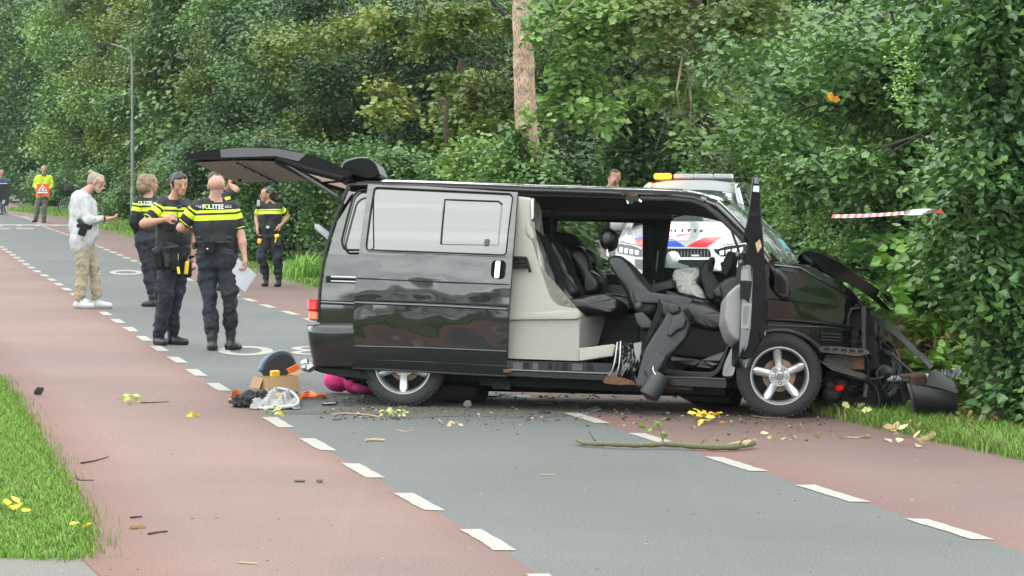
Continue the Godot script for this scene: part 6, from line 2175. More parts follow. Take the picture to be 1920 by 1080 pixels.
	gear(t, "holster", 484, 437, 0.08, Vector3(0.06, 0.16, 0.06), M.black)
	# man in the yellow jacket
	t = figure("man in a fluorescent yellow jacket holding an orange warning triangle cloth", G(73, 417), gdist(73, 417), func() -> Dictionary: return {
		"head": J(83, 318), "shL": J(95, 333, 0.0), "shR": J(70, 333, 0.0), "elL": J(98, 349, 0.0), "elR": J(65, 348, 0.0), "wrL": J(93, 354, 0.16), "wrR": J(71, 354, 0.16),
		"hdL": [Vector3(-1, 0, 0.2), Vector3(0, 0, -1), 0.8, 1.0], "hdR": [Vector3(1, 0, 0.2), Vector3(0, 0, -1), 0.8, -1.0],
		"hipL": J(86, 368, 0.0), "hipR": J(76, 368, 0.0), "knL": J(83, 389, 0.04), "knR": J(70, 389, 0.03), "anL": J(82, 412, 0.0), "anR": J(67, 411, 0.0), "toL": J(84, 416, 0.2), "toR": J(62, 415, 0.14)},
		{"facing": Vector3(0, 0, 1), "look": Vector3(0.05, 0, 1), "skin": M.skin, "hair_mat": M.hair_grey, "hair": SHORT, "cell": 0.022,
		"trousers": M.grey_cloth, "top": M.neon_jacket, "top_name": "jacket", "sleeve": 1.85, "long_hem": true, "fold": 0.02, "shoes": M.plastic, "cuff": 0.03})
	T = PackedVector3Array()
	grid(T, func(u: float, v: float) -> Vector3: return J(lerpf(lerpf(69.5, 66.5, v), 92.5, u), lerpf(344.5, 368, v), 0.26 + 0.02 * sin(u * 9) * v), 12, 8)
	var cloth := obj("warning_cloth", T, M.neon_orange, t, 60)
	cloth.set_meta("label", "orange cloth with a pale warning triangle")
	T = PackedVector3Array()
	var tri := [J(80.5, 347, 0.29), J(73.5, 358, 0.29), J(88, 358, 0.29)]
	tube(T, [tri[0], tri[1], tri[2], tri[0], tri[1]], 0.02, 4)
	obj("triangle", T, M.print, cloth, 30)
	T = PackedVector3Array()
	box(T, at(J(80.5, 354, 0.285)), Vector3(0.05, 0.07, 0.01))
	box(T, at(J(80, 361, 0.285)), Vector3(0.3, 0.035, 0.01))
	obj("reflective_strip", T, M.print, cloth, 30)
	gear(t, "collar", 83, 327, 0.05, Vector3(0.16, 0.05, 0.14), M.grey_cloth)
	# the person half hidden behind the bald officer
	t = figure("officer mostly hidden behind the bald officer, raising both hands", G(411, 545), gdist(411, 545), func() -> Dictionary: return {
		"head": J(407, 337), "shL": J(402, 372, -0.14), "shR": J(424, 371, 0.14), "elL": J(432, 352, -0.10), "elR": J(444, 356, 0.10), "wrL": J(436, 342, -0.05), "wrR": J(430, 345, 0.05),
		"hdL": [Vector3(0.5, 0.5, 0.1), Vector3(-0.4, 0.2, 0.6), 0.8, 1.0], "hdR": [Vector3(0.3, 0.6, -0.2), Vector3(-0.6, 0, -0.5), 0.8, -1.0],
		"hipL": J(406, 438, -0.09), "hipR": J(416, 438, 0.09), "knL": J(408, 486, -0.08), "knR": J(417, 486, 0.08), "anL": J(409, 534, -0.06), "anR": J(414, 536, 0.08), "toL": J(424, 541, 0.0), "toR": J(422, 544, 0.14)},
		{"facing": Vector3(0.9, 0, 0.2), "look": Vector3(0.9, 0, 0.1), "skin": M.skin, "hair_mat": M.hair_brown, "hair": SHORT, "cell": 0.02,
		"trousers": M.navy, "top": M.shirt_black, "sleeve": 0.6, "shoes": M.boot, "boots": true, "belt": M.black, "cuff": 0.15})
	gear(t, "phone", 438, 339, 0.02, Vector3(0.02, 0.14, 0.07), M.black, Vector3(0, 0.4, 0.1))
	gear(t, "neon_tab", 427, 372, 0.2, Vector3(0.09, 0.05, 0.02), M.neon, Vector3(0, 0.3, 0.2))
	# the person behind the van, hand over the face
	t = figure("person standing behind the van, hand covering the face", GD(1152, 50.6), 50.6, func() -> Dictionary: return {
		"head": J(1153, 333, 0.0), "shL": J(1175, 362, 0.0), "shR": J(1129, 362, 0.0), "elL": J(1183, 400, 0.02), "elR": J(1124, 378, 0.30), "wrL": J(1184, 437, 0.08), "wrR": J(1143, 346, 0.20),
		"hdL": [Vector3(0, -1, 0.1), Vector3(-1, 0, 0), 0.5, 1.0], "hdR": [Vector3(0.5, 0.85, -0.15), Vector3(0.25, -0.1, -0.9), 0.55, 1.0],
		"hipL": J(1164, 434, 0.0), "hipR": J(1140, 434, 0.0), "knL": J(1166, 490, 0.0), "knR": J(1138, 490, 0.0), "anL": J(1166, 540, 0.0), "anR": J(1138, 540, 0.0), "toL": J(1169, 549, 0.2), "toR": J(1135, 549, 0.2)},
		{"facing": Vector3(0.1, 0, 1), "look": Vector3(0.15, -0.1, 1), "skin": M.skin_pink, "hair_mat": M.hair_brown, "hair": SHORT, "cell": 0.022,
		"trousers": M.navy, "top": M.navy, "sleeve": 1.7, "shoes": M.boot})
	# rider on the cargo bike
	t = figure("rider in a blue top on the cargo bike at the left edge", GD(-4, 116.0), 116.0, func() -> Dictionary: return {
		"head": J(3, 324, 0.0), "shL": J(10, 336, 0.0), "shR": J(-14, 336, 0.0), "elL": J(14, 346, 0.1), "elR": J(-18, 346, 0.1), "wrL": J(16, 351, 0.4), "wrR": J(-20, 351, 0.4),
		"hdL": [Vector3(0, -0.3, 1), Vector3(0, -1, 0), 0.9, 1.0], "hdR": [Vector3(0, -0.3, 1), Vector3(0, -1, 0), 0.9, -1.0],
		"hipL": J(2, 364, -0.1), "hipR": J(-8, 364, -0.1), "knL": J(5, 374, 0.3), "knR": J(-11, 380, 0.2), "anL": J(4, 394, 0.15), "anR": J(-10, 400, 0.1), "toL": J(4, 397, 0.35), "toR": J(-10, 402, 0.3)},
		{"facing": Vector3(0, 0, 1), "look": Vector3(0.1, 0, 1), "skin": M.skin_pink, "hair_mat": M.hair_brown, "hair": SHORT, "cell": 0.024, "trousers": M.grey_cloth, "top": M.blue_cloth, "sleeve": 1.8, "shoes": M.boot})

# ---------------------------------------------------------------- street furniture, bicycles
func lamp_post(px: float, d: float, arm: bool, top: float, label: String) -> void:
	var b := GD(px, d)
	var t := thing("street_lamp", label, "street lamp", b)
	var T := PackedVector3Array()
	tube(T, [Vector3.ZERO, Vector3(0, 1.15, 0), Vector3(0, 1.2, 0), Vector3(0, top * 0.62, 0), Vector3(0, top * 0.63, 0), Vector3(0, top, 0)], [0.065, 0.062, 0.048, 0.045, 0.035, 0.033], 12)
	obj("pole", T, M.galv, t, 40)
	T = PackedVector3Array()
	tube(T, [Vector3(0, 0.9, 0.05), Vector3(0, 1.0, 0.05)], [0.02, 0.02], 6)
	box(T, at(Vector3(0, 0.75, 0.06)), Vector3(0.08, 0.3, 0.02), 0.005)
	obj("hatch", T, M.galv, t, 40)
	if arm:
		T = PackedVector3Array()
		tube(T, smooth_line([Vector3(0, top - 0.05, 0), Vector3(-0.05, top + 0.12, 0), Vector3(-0.28, top + 0.24, 0), Vector3(-0.62, top + 0.34, 0)], 5), 0.026, 8)
		obj("arm", T, M.galv, t, 60)
		T = PackedVector3Array()
		hull(T, PackedVector3Array([Vector3(-0.58, top + 0.36, 0.06), Vector3(-0.58, top + 0.36, -0.06), Vector3(-0.58, top + 0.30, 0.06), Vector3(-0.58, top + 0.30, -0.06), Vector3(-0.95, top + 0.37, 0.1), Vector3(-0.95, top + 0.37, -0.1), Vector3(-0.90, top + 0.27, 0.09), Vector3(-0.90, top + 0.27, -0.09)]))
		obj("lamp_head", T, M.plastic, t, 30)
func bike_wheel(parent: Node3D, c: Vector3, r: float, mat: Material) -> void:
	var w := Node3D.new()
	w.name = "wheel"
	parent.add_child(w, true)
	w.position = c
	var T := PackedVector3Array()
	var l := []
	for k in 33: l.append(Vector3(cos(TAU * k / 32) * r, sin(TAU * k / 32) * r, 0))
	tube(T, l, 0.022, 6, false)
	obj("tyre", T, mat, w, 60)
	T = PackedVector3Array()
	for k in l.size(): l[k] *= 0.93
	tube(T, l, 0.011, 5, false)
	obj("rim", T, M.steel, w, 60)
	T = PackedVector3Array()
	for k in 18:
		var a := TAU * k / 18
		tube(T, [Vector3(cos(a + 0.5) * 0.02, sin(a + 0.5) * 0.02, 0.02 if k % 2 else -0.02), Vector3(cos(a) * r * 0.93, sin(a) * r * 0.93, 0)], 0.0025, 3, false)
	stuff(obj("spokes", T, M.steel, w, 60))
	T = PackedVector3Array()
	tube(T, [Vector3(0, 0, -0.05), Vector3(0, 0, 0.05)], 0.028, 8)
	obj("hub", T, M.steel_dark, w, 60)
func bicycle(px: float, d: float, flip: float, tyre: Material, label: String, bag: bool) -> void:
	var b := GD(px, d)
	var t := thing("bicycle", label, "bicycle", b)
	t.rotation.y = 0.12 * flip
	var r := 0.335
	var F0 := Vector3(0.54 * flip, r + 0.01, 0)
	var R0 := Vector3(-0.54 * flip, r + 0.01, 0)
	bike_wheel(t, F0, r, tyre)
	bike_wheel(t, R0, r, tyre)
	var bb := Vector3(-0.09 * flip, 0.29, 0)
	var seat := Vector3(-0.26 * flip, 0.80, 0)
	var head := Vector3(0.36 * flip, 0.84, 0)
	var T := PackedVector3Array()
	for q in [[bb, seat], [bb, head + Vector3(0.02 * flip, -0.12, 0)], [seat + Vector3(0.06 * flip, -0.2, 0), head], [R0, bb], [R0, seat + Vector3(0.05 * flip, -0.16, 0)], [head, head + Vector3(0.03 * flip, -0.16, 0)]]:
		tube(T, [q[0], q[1]], 0.019, 8)
	tube(T, smooth_line([head + Vector3(0.03 * flip, -0.16, 0), head + Vector3(0.09 * flip, -0.34, 0), F0], 4), 0.015, 8)
	obj("frame", T, M.plastic, t, 60)
	T = PackedVector3Array()
	tube(T, smooth_line([head, head + Vector3(-0.03 * flip, 0.18, 0), head + Vector3(0.0, 0.22, 0.0)], 3), 0.013, 8)
	tube(T, smooth_line([head + Vector3(-0.18 * flip, 0.19, -0.28), head + Vector3(-0.02 * flip, 0.23, -0.16), head + Vector3(0, 0.22, 0), head + Vector3(-0.02 * flip, 0.23, 0.16), head + Vector3(-0.18 * flip, 0.19, 0.28)], 4), 0.012, 8)
	obj("handlebar", T, M.plastic, t, 60)
	T = PackedVector3Array()
	ball(T, at(seat + Vector3(0.02 * flip, 0.12, 0)), Vector3(0.14, 0.04, 0.08), 12)
	tube(T, [seat, seat + Vector3(-0.02 * flip, 0.12, 0)], 0.013, 6)
	obj("saddle", T, M.black, t, 60)
	T = PackedVector3Array()
	for z in [-0.06, 0.06]:
		tube(T, [seat + Vector3(0.05 * flip, -0.1, z), R0 + Vector3(-0.16 * flip, 0.40, z)], 0.008, 5)
		tube(T, [R0 + Vector3(0, 0, z), R0 + Vector3(-0.08 * flip, 0.40, z)], 0.007, 5)
	box(T, at(R0 + Vector3(-0.02 * flip, 0.405, 0)), Vector3(0.36, 0.02, 0.15), 0.006)
	obj("luggage_rack", T, M.black, t, 60)
	T = PackedVector3Array()
	var l := []
	for k in 9: l.append(R0 + Vector3(cos(PI * (0.05 + k * 0.11)) * (r + 0.035) * flip, sin(PI * (0.05 + k * 0.11)) * (r + 0.035), 0))
	tube(T, l, 0.02, 5)
	obj("mudguard", T, M.black, t, 60)
	T = PackedVector3Array()
	lathe(T, [Vector2(0, 0.01), Vector2(0.09, 0.01), Vector2(0.09, -0.01), Vector2(0, -0.01)], 18, at(bb + Vector3(0, 0, 0.06)))
	tube(T, [bb + Vector3(0, 0, 0.08), bb + Vector3(0.12 * flip, -0.12, 0.08), bb + Vector3(0.12 * flip, -0.12, 0.16)], 0.01, 5)
	obj("crank", T, M.steel_dark, t, 40)
	if bag:
		T = PackedVector3Array()
		box(T, at(R0 + Vector3(0.02 * flip, 0.60, 0)), Vector3(0.36, 0.34, 0.30), 0.09)
		obj("bag", T, M.dark_jacket, t, 40)
func build_street_things() -> void:
	lamp_post(249, 93.0, true, 4.72, "tall grey street lamp with a short curved arm, behind the fair-haired officer")
	lamp_post(24, 190.0, false, 4.9, "thin distant lamp post at the far left edge, beyond the bend")
	bicycle(160, 112.5, 1.0, M.rubber, "black bicycle parked behind the white-shirted man", true)
	bicycle(180, 111.0, 1.0, M.shoe_white, "bicycle with pale tyres, partly hidden by the white-shirted man", false)
	# cargo bike, coming towards us
	var b := GD(-2, 115.0)
	var t := thing("cargo_bike", "black cargo bike with a box in front, cut by the left edge", "cargo bike", b)
	var T := PackedVector3Array()
	hull(T, PackedVector3Array([Vector3(-0.33, 1.03, 0.35), Vector3(0.33, 1.03, 0.35), Vector3(-0.33, 1.03, -0.5), Vector3(0.33, 1.03, -0.5), Vector3(-0.27, 0.30, 0.22), Vector3(0.27, 0.30, 0.22), Vector3(-0.27, 0.30, -0.4), Vector3(0.27, 0.30, -0.4)]))
	obj("box", T, M.plastic, t, 30)
	T = PackedVector3Array()
	box(T, at(Vector3(0, 1.04, 0.36)), Vector3(0.66, 0.03, 0.03), 0.008)
	obj("box_rim", T, M.paper, t, 30)
	T = PackedVector3Array()
	box(T, at(Vector3(-0.06, 0.95, 0.345)), Vector3(0.2, 0.05, 0.01), 0.002)
	obj("box_badge", T, M.paper, t, 30)
	for x in [-0.1, 0.2]:
		T = PackedVector3Array()
		box(T, Transform3D(Basis(Vector3(0, 0, 1), -0.4), Vector3(x, 0.42, 0.27)), Vector3(0.09, 0.15, 0.02), 0.005)
		obj("reflector", T, M.print_grey, t, 30)
	var w := Node3D.new()
	w.name = "front_fork"
	t.add_child(w, true)
	w.position = Vector3(0.12, 0.26, 0.35)
	w.rotation.y = PI / 2 - 0.3
	bike_wheel(w, Vector3.ZERO, 0.25, M.rubber)
	var w2 := Node3D.new()
	w2.name = "rear_fork"
	t.add_child(w2, true)
	w2.position = Vector3(0, 0.33, -1.6)
	w2.rotation.y = PI / 2
	bike_wheel(w2, Vector3.ZERO, 0.32, M.rubber)
	T = PackedVector3Array()
	tube(T, [Vector3(0, 0.4, -0.4), Vector3(0, 0.35, -1.0), Vector3(0, 0.33, -1.6)], 0.03, 8)
	tube(T, [Vector3(0, 0.35, -1.0), Vector3(0, 0.9, -1.25)], 0.02, 8)
	tube(T, [Vector3(0, 0.4, -0.5), Vector3(0, 1.0, -0.65)], 0.02, 8)
	tube(T, [Vector3(-0.33, 1.1, -0.62), Vector3(0, 1.05, -0.65), Vector3(0.33, 1.1, -0.62)], 0.014, 8)
	obj("frame", T, M.black, t, 60)
	# dark post and tape
	b = GD(1462, 37.0)
	t = thing("bollard", "dark blue-black post in the bushes behind the windscreen", "post", b)
	T = PackedVector3Array()
	box(T, at(Vector3(0, 0.70, 0)), Vector3(0.075, 1.4, 0.075), 0.012)
	obj("shaft", T, M.plastic, t, 30)
	T = PackedVector3Array()
	hull(T, PackedVector3Array([Vector3(-0.045, 1.40, 0.045), Vector3(0.045, 1.40, 0.045), Vector3(-0.045, 1.40, -0.045), Vector3(0.045, 1.40, -0.045), Vector3(0, 1.46, 0)]))
	obj("cap", T, M.black, t, 20)
	t = thing("barrier_tape", "red and white barrier tape strung through the bushes on the right", "tape")
	var d := 27.4
	var row := [[1560, 405.5, 7.0], [1600, 405, 6.5], [1650, 402, 6.0], [1696, 399.5, 7.0]]
	for k in 20:
		T = PackedVector3Array()
		var p := []
		for e in [[k, 0], [k + 1, 0], [k + 1, 1], [k, 1]]:
			var u: float = e[0] / 20.0
			var slant: float = 3.0 * (0.5 - e[1])
			var px: float = lerpf(1560, 1696, u) + slant
			var py: float = lerpf(405.5, 399.0, u) + 1.6 * sin(u * PI) + (e[1] - 0.5) * 6.6
			p.append(P(px, py, d - 2.2 * u + 0.05 * sin(u * 7.0)))
		quad(T, p[0], p[1], p[2], p[3])
		obj("red_stripe" if k % 2 == 0 else "white_stripe", T, M.tape_red if k % 2 == 0 else M.tape_white, t, 0)
	T = PackedVector3Array()
	grid(T, func(u: float, v: float) -> Vector3: return P(lerpf(1694, 1752, u), lerpf(399.5, 395, u) + (v - 0.5) * (7.5 + 3.5 * sin(u * PI)), d - 2.3 + 0.05 * sin(u * 5.0 + v * 2.0)), 8, 3)
	obj("white_length", T, M.tape_white, t, 60)
	T = PackedVector3Array()
	grid(T, func(u: float, v: float) -> Vector3: return P(lerpf(1753, 1767, u), 397 + (v - 0.5) * 5.0, d - 2.3), 2, 1)
	obj("red_stripe", T, M.tape_red, t, 0)

# ---------------------------------------------------------------- what lies on the road
func lump(T: PackedVector3Array, c: Vector3, r: Vector3, wob: float, sd: int, n := 18) -> void:
	var nz := FastNoiseLite.new()
	nz.seed = sd
	nz.frequency = 1.3
	var m := n / 2
	for i in m:
		for k in n:
			var q := []
			for s in [[i, k], [i, k + 1], [i + 1, k + 1], [i + 1, k]]:
				var la: float = -PI / 2 + PI * s[0] / m
				var lo: float = TAU * (int(s[1]) % n) / n
				var v := Vector3(cos(la) * cos(lo), sin(la), cos(la) * sin(lo))
				var f := 1.0 + wob * (nz.get_noise_3dv(v * 1.6) + 0.5 * absf(nz.get_noise_3dv(v * 4.0)))
				q.append(c + v * r * f)
			if i > 0: T.append(q[0]); T.append(q[1]); T.append(q[2])
			T.append(q[0]); T.append(q[2]); T.append(q[3])
func stick(called: String, label: String, pts: Array, r0: float, r1: float, mat: Material, cat := "twig") -> Node3D:
	var l := []
	for p in pts: l.append(G(p[0], p[1], r0 + (p[2] if p.size() > 2 else 0.0)))
	var T := PackedVector3Array()
	var s := smooth_line(l, 4) if l.size() > 2 else l
	var rr := []
	for i in s.size(): rr.append(lerpf(r0, r1, float(i) / (s.size() - 1)) * (1.0 + 0.12 * sin(i * 2.1)))
	tube(T, s, rr, 7)
	return tag(obj(called, T, mat, self, 60), label, cat)
func sprig(called: String, label: String, x0: float, x1: float, y0: float, y1: float, n: int, l: float, pal: String, kind: String, lift := 0.05, cat := "leaves") -> void:
	var t := thing(called, label, cat)
	for i in n:
		var T := PackedVector3Array()
		var C := PackedColorArray()
		var p := G(rng.randf_range(x0, x1), rng.randf_range(y0, y1), rng.randf() * lift + 0.008)
		leaf_shape(T, C, Transform3D(Basis.from_euler(Vector3(rng.randfn() * 0.5 - 0.15, rng.randf() * TAU, rng.randfn() * 0.5)), p), l * rng.randf_range(0.7, 1.2), l * 0.75, pick(pal, rng.randf()), kind)
		node_of("leaf", mesh_of(T, 0.0, C), M.dry, t)
func build_litter() -> void:
	PAL["autumn"] = [Color(0.62, 0.36, 0.02), Color(0.80, 0.52, 0.03), Color(0.72, 0.58, 0.10)]
	PAL["pale"] = [Color(0.30, 0.36, 0.10), Color(0.42, 0.48, 0.15), Color(0.52, 0.52, 0.20)]
	PAL["straw"] = [Color(0.36, 0.24, 0.11), Color(0.46, 0.33, 0.18), Color(0.55, 0.44, 0.27)]
	var T := PackedVector3Array()
	# cardboard box
	var b := G(516, 744)
	var d := gdist(516, 744)
	var s := d / F
	var t := thing("cardboard_box", "open brown cardboard box with flaps beside the van's rear bumper", "box", b)
	t.rotation.y = 0.42
	var bw := 0.30
	var bd := 0.24
	var bh := 0.165
	for q in [["box_side", Vector3(0, bh / 2, bd / 2), Vector3(bw, bh, 0.005)], ["box_side", Vector3(0, bh / 2, -bd / 2), Vector3(bw, bh, 0.005)], ["box_end", Vector3(bw / 2, bh / 2, 0), Vector3(0.005, bh, bd - 0.008)], ["box_end", Vector3(-bw / 2, bh / 2, 0), Vector3(0.005, bh, bd - 0.008)], ["box_bottom", Vector3(0, 0.006, 0), Vector3(bw - 0.01, 0.005, bd - 0.01)]]:
		T = PackedVector3Array()
		box(T, at(q[1]), q[2])
		obj(q[0], T, M.card, t, 0)
	for q in [[Vector3(0, bh, bd / 2), Vector3(bw, 0.004, 0.13), Vector3(1.25, 0, 0), Vector3(0, -0.055, 0.024)], [Vector3(bw / 2, bh, 0), Vector3(0.16, 0.004, bd), Vector3(0, 0, 0.30), Vector3(0.075, 0.03, 0)], [Vector3(-bw / 2, bh, 0), Vector3(0.10, 0.004, bd), Vector3(0, 0, 1.2), Vector3(-0.018, -0.045, 0)]]:
		T = PackedVector3Array()
		box(T, Transform3D(Basis.from_euler(q[2]), q[0] + q[3]), q[1])
		obj("flap", T, M.card if q[2].x > 1 else M.card_in, t, 0)
	T = PackedVector3Array()
	for k in 3:
		box(T, at(Vector3(-0.10 + k * 0.022, 0.06 - 0.0 * k, bd / 2 + 0.004)), Vector3(0.014, 0.018 + 0.01 * (k % 2), 0.001))
		box(T, at(Vector3(-0.09 + k * 0.022, 0.03, bd / 2 + 0.004)), Vector3(0.016, 0.010, 0.001))
	obj("print_mark", T, M.card_in, t, 0)
	T = PackedVector3Array()
	box(T, at(Vector3(bw / 2 + 0.004, 0.085, 0.02)), Vector3(0.001, 0.13, 0.035))
	obj("red_print", T, M.card_red, t, 0)
	T = PackedVector3Array()
	box(T, turned(P(515, 701, d + 0.03), Vector3(0.1, 0.4, 0.05)), Vector3(0.075, 0.05, 0.05), 0.006)
	tag(obj("yellow_packet", T, M.yellow_packet, self, 30), "yellow packet sticking out of the cardboard box", "packet")
	T = PackedVector3Array()
	box(T, turned(P(549, 692, d - 0.02), Vector3(0.3, 0.2, 0.5)), Vector3(0.10, 0.05, 0.008), 0.002)
	tag(obj("orange_card", T, M.orange, self, 30), "orange card on the box's right flap", "card")
	# dark padded shell behind the box
	var sh := thing("padded_seat", "dark rounded padded seat shell with a blue-grey edge behind the cardboard box", "seat", G(522, 716))
	T = PackedVector3Array()
	var prof := PackedVector2Array()
	var pts := [[489, 703], [496, 686], [508, 672], [524, 664], [538, 665], [548, 674], [554, 690], [552, 704], [540, 718], [500, 718]]
	var dd := gdist(522, 716)
	for q in smooth_line(pts.map(func(p): return Vector2((p[0] - 522.0) * dd / F, (720.0 - p[1]) * dd / F)), 3): prof.append(q)
	if Geometry2D.is_polygon_clockwise(prof): prof.reverse()
	puff(T, prof, -0.14, 0.03, 0.03)
	obj("pad", T, M.dark_jacket, sh, 75)
	T = PackedVector3Array()
	var rim := []
	for q in smooth_line([Vector2(488, 702), Vector2(494, 685), Vector2(507, 670), Vector2(524, 663), Vector2(538, 664)], 4): rim.append(Vector3((q.x - 522.0) * dd / F, (720.0 - q.y) * dd / F, 0.0))
	tube(T, rim, [0.02, 0.03, 0.03, 0.028, 0.028, 0.026, 0.022, 0.02, 0.014], 8)
	obj("edge", T, M.blue_grey, sh, 60)
	# funnel
	t = thing("funnel", "orange plastic funnel lying at the edge of the red path", "funnel")
	T = PackedVector3Array()
	var f0 := P(442, 745, gdist(442, 756))
	var f1 := P(424, 752.5, gdist(424, 754))
	var ax := (f1 - f0).normalized()
	var xf := Transform3D(Basis(ax.cross(Vector3(0.2, 0.3, 1)).normalized(), ax.cross(ax.cross(Vector3(0.2, 0.3, 1)).normalized()), ax), f0)
	lathe(T, [Vector2(0.055, -0.01), Vector2(0.052, 0.0), Vector2(0.018, 0.045), Vector2(0.012, 0.06), Vector2(0.008, 0.10), Vector2(0.006, 0.10), Vector2(0.015, 0.045), Vector2(0.049, 0.0), Vector2(0.055, -0.01)], 24, xf)
	obj("cone", T, M.orange, t, 50)
	# clothes
	T = PackedVector3Array()
	var c := G(455, 766, 0.03)
	lump(T, G(452, 764, 0.04), Vector3(0.075, 0.055, 0.08), 0.8, 3, 26)
	lump(T, G(472, 757, 0.04), Vector3(0.10, 0.05, 0.09), 0.8, 4, 26)
	tag(obj("dark_cloth", T, M.dark_jacket, self, 70), "crumpled dark cloth between the funnel and the grey jacket", "cloth")
	t = thing("grey_jacket", "light grey jacket dropped in a heap in front of the cardboard box", "jacket")
	T = PackedVector3Array()
	var nz := FastNoiseLite.new()
	nz.seed = 6
	nz.frequency = 0.9
	grid(T, func(u: float, v: float) -> Vector3:
		var px := lerpf(468, 562, u)
		var py := lerpf(744, 769, v)
		var edge := sin(u * PI) * sin(clampf(v * 0.9 + 0.1, 0, 1) * PI)
		var g := G(px, py)
		var h := 0.075 * pow(maxf(edge, 0.0), 0.6) * (0.7 + 0.5 * u) + 0.05 * absf(nz.get_noise_2d(u * 6, v * 4)) + 0.02 * sin(u * 22 + v * 9)
		return g + Vector3(0, maxf(0.008, h), 0), 36, 16)
	obj("heap", T, M.grey_jacket, t, 80)
	T = PackedVector3Array()
	tube(T, smooth_line([G(500, 752, 0.05), G(520, 750, 0.09), G(545, 755, 0.085), G(558, 762, 0.05), G(552, 768, 0.03), G(520, 769, 0.02), G(485, 769, 0.012)], 5), 0.013, 8)
	obj("hem", T, M.grey_pale, t, 70)
	T = PackedVector3Array()
	lump(T, G(522, 762, 0.075), Vector3(0.03, 0.03, 0.02), 0.3, 9, 12)
	obj("tan_lining", T, M.card, t, 70)
	T = PackedVector3Array()
	lump(T, G(494, 752, 0.06), Vector3(0.03, 0.03, 0.02), 0.3, 9, 12)
	obj("dark_patch", T, M.dark_jacket, t, 70)
	T = PackedVector3Array()
	for k in 3: tube(T, smooth_line([G(563, 746 + k * 2.4, 0.02), G(578, 744 + k * 2.5, 0.04 - 0.01 * k), G(592, 747 + k * 1.5, 0.03), G(610, 746 + k * 1.2, 0.02)], 4), 0.012, 6)
	tag(obj("orange_strap", T, M.orange, self, 60), "orange webbing lying right of the grey jacket", "strap")
	t = thing("cushion", "bright pink cushion lying under the van's tail", "cushion")
	T = PackedVector3Array()
	lump(T, G(634, 738, 0.11), Vector3(0.125, 0.095, 0.15), 0.12, 12, 22)
	lump(T, G(662, 739, 0.13), Vector3(0.10, 0.125, 0.15), 0.12, 13, 22)
	obj("pad", T, M.pink, t, 80)
	T = PackedVector3Array()
	lump(T, G(690, 741, 0.06), Vector3(0.14, 0.06, 0.14), 0.15, 14, 20)
	obj("lower_pad", T, M.pink_dark, t, 80)
	t = thing("phone", "flat phone-sized thing lying left of the rear wheel", "phone", G(617, 761))
	T = PackedVector3Array()
	box(T, turned(Vector3(0, 0.012, 0), Vector3(0, 0.15, 0.05)), Vector3(0.12, 0.012, 0.07), 0.004)
	obj("case", T, M.black, t, 30)
	T = PackedVector3Array()
	box(T, turned(Vector3(0, 0.020, 0), Vector3(0, 0.15, 0.05)), Vector3(0.10, 0.003, 0.055), 0.001)
	obj("face", T, M.print_grey, t, 30)
	t = thing("white_board", "white rounded board end sticking out beside the van's tail", "board")
	T = PackedVector3Array()
	tube(T, [P(590.5, 421.5, 27.6), P(594, 424, 27.6), P(604, 432.5, 27.6), P(618, 444, 27.6)], [0.008, 0.026, 0.03, 0.03], 10)
	obj("board", T, M.paper, t, 60)
	# fallen bumper and scrap at the right
	t = thing("fallen_bumper", "black bumper cover lying on the verge in front of the wreck", "bumper", G(1745, 790))
	var bdp := gdist(1745, 795)
	var bp := func(px: float, py: float, dz: float) -> Vector3: return P(px, py, bdp - dz) - t.position
	T = PackedVector3Array()
	grid(T, func(u: float, v: float) -> Vector3:
		var top: Vector3 = bp.call(lerpf(1704, 1797, u), lerpf(720, 738, u), 0.10 + 0.05 * sin(u * PI))
		var bot: Vector3 = bp.call(lerpf(1720, 1794, u), lerpf(786, 790, u), 0.02)
		return top.lerp(bot, v) + Vector3(0, 0, 0.06 * sin(v * PI)), 14, 10)
	grid(T, func(u: float, v: float) -> Vector3:
		var top: Vector3 = bp.call(lerpf(1704, 1797, u), lerpf(720, 738, u), 0.10 + 0.05 * sin(u * PI))
		var bk: Vector3 = bp.call(lerpf(1712, 1792, u), lerpf(716, 728, u), -0.35)
		return bk.lerp(top, v), 14, 4)
	obj("cover", T, M.plastic, t, 50)
	T = PackedVector3Array()
	tube(T, [bp.call(1704, 720, 0.11), bp.call(1712, 745, 0.14), bp.call(1716, 770, 0.1), bp.call(1721, 786, 0.05)], 0.014, 6)
	obj("cover_edge", T, M.trim_grey, t, 60)
	T = PackedVector3Array()
	hull(T, PackedVector3Array([bp.call(1738, 722, 0.1), bp.call(1744, 700, 0.0), bp.call(1754, 692, -0.05), bp.call(1790, 716, -0.05), bp.call(1798, 738, 0.06), bp.call(1770, 730, 0.12), bp.call(1740, 708, -0.2), bp.call(1790, 730, -0.25)]))
	obj("bumper_corner", T, M.trim_grey, t, 30)
	T = PackedVector3Array()
	box(T, turned(bp.call(1722, 712, 0.02), Vector3(0.2, 0.3, 0.1)), Vector3(0.12, 0.10, 0.1), 0.015)
	box(T, turned(bp.call(1700, 706, 0.0), Vector3(0.1, 0.2, 0.0)), Vector3(0.09, 0.03, 0.08), 0.008)
	obj("crash_bracket", T, M.rust_dark, t, 30)
	t = thing("bent_strip", "long black strip bent in an arc from the crushed front to the ground", "strip")
	T = PackedVector3Array()
	var arc := smooth_line([P(1632, 597, 26.6), P(1656, 606, 26.5), P(1690, 632, 26.3), P(1716, 658, 26.1), P(1732, 671, 26.0), P(1748, 690, 25.9)], 5)
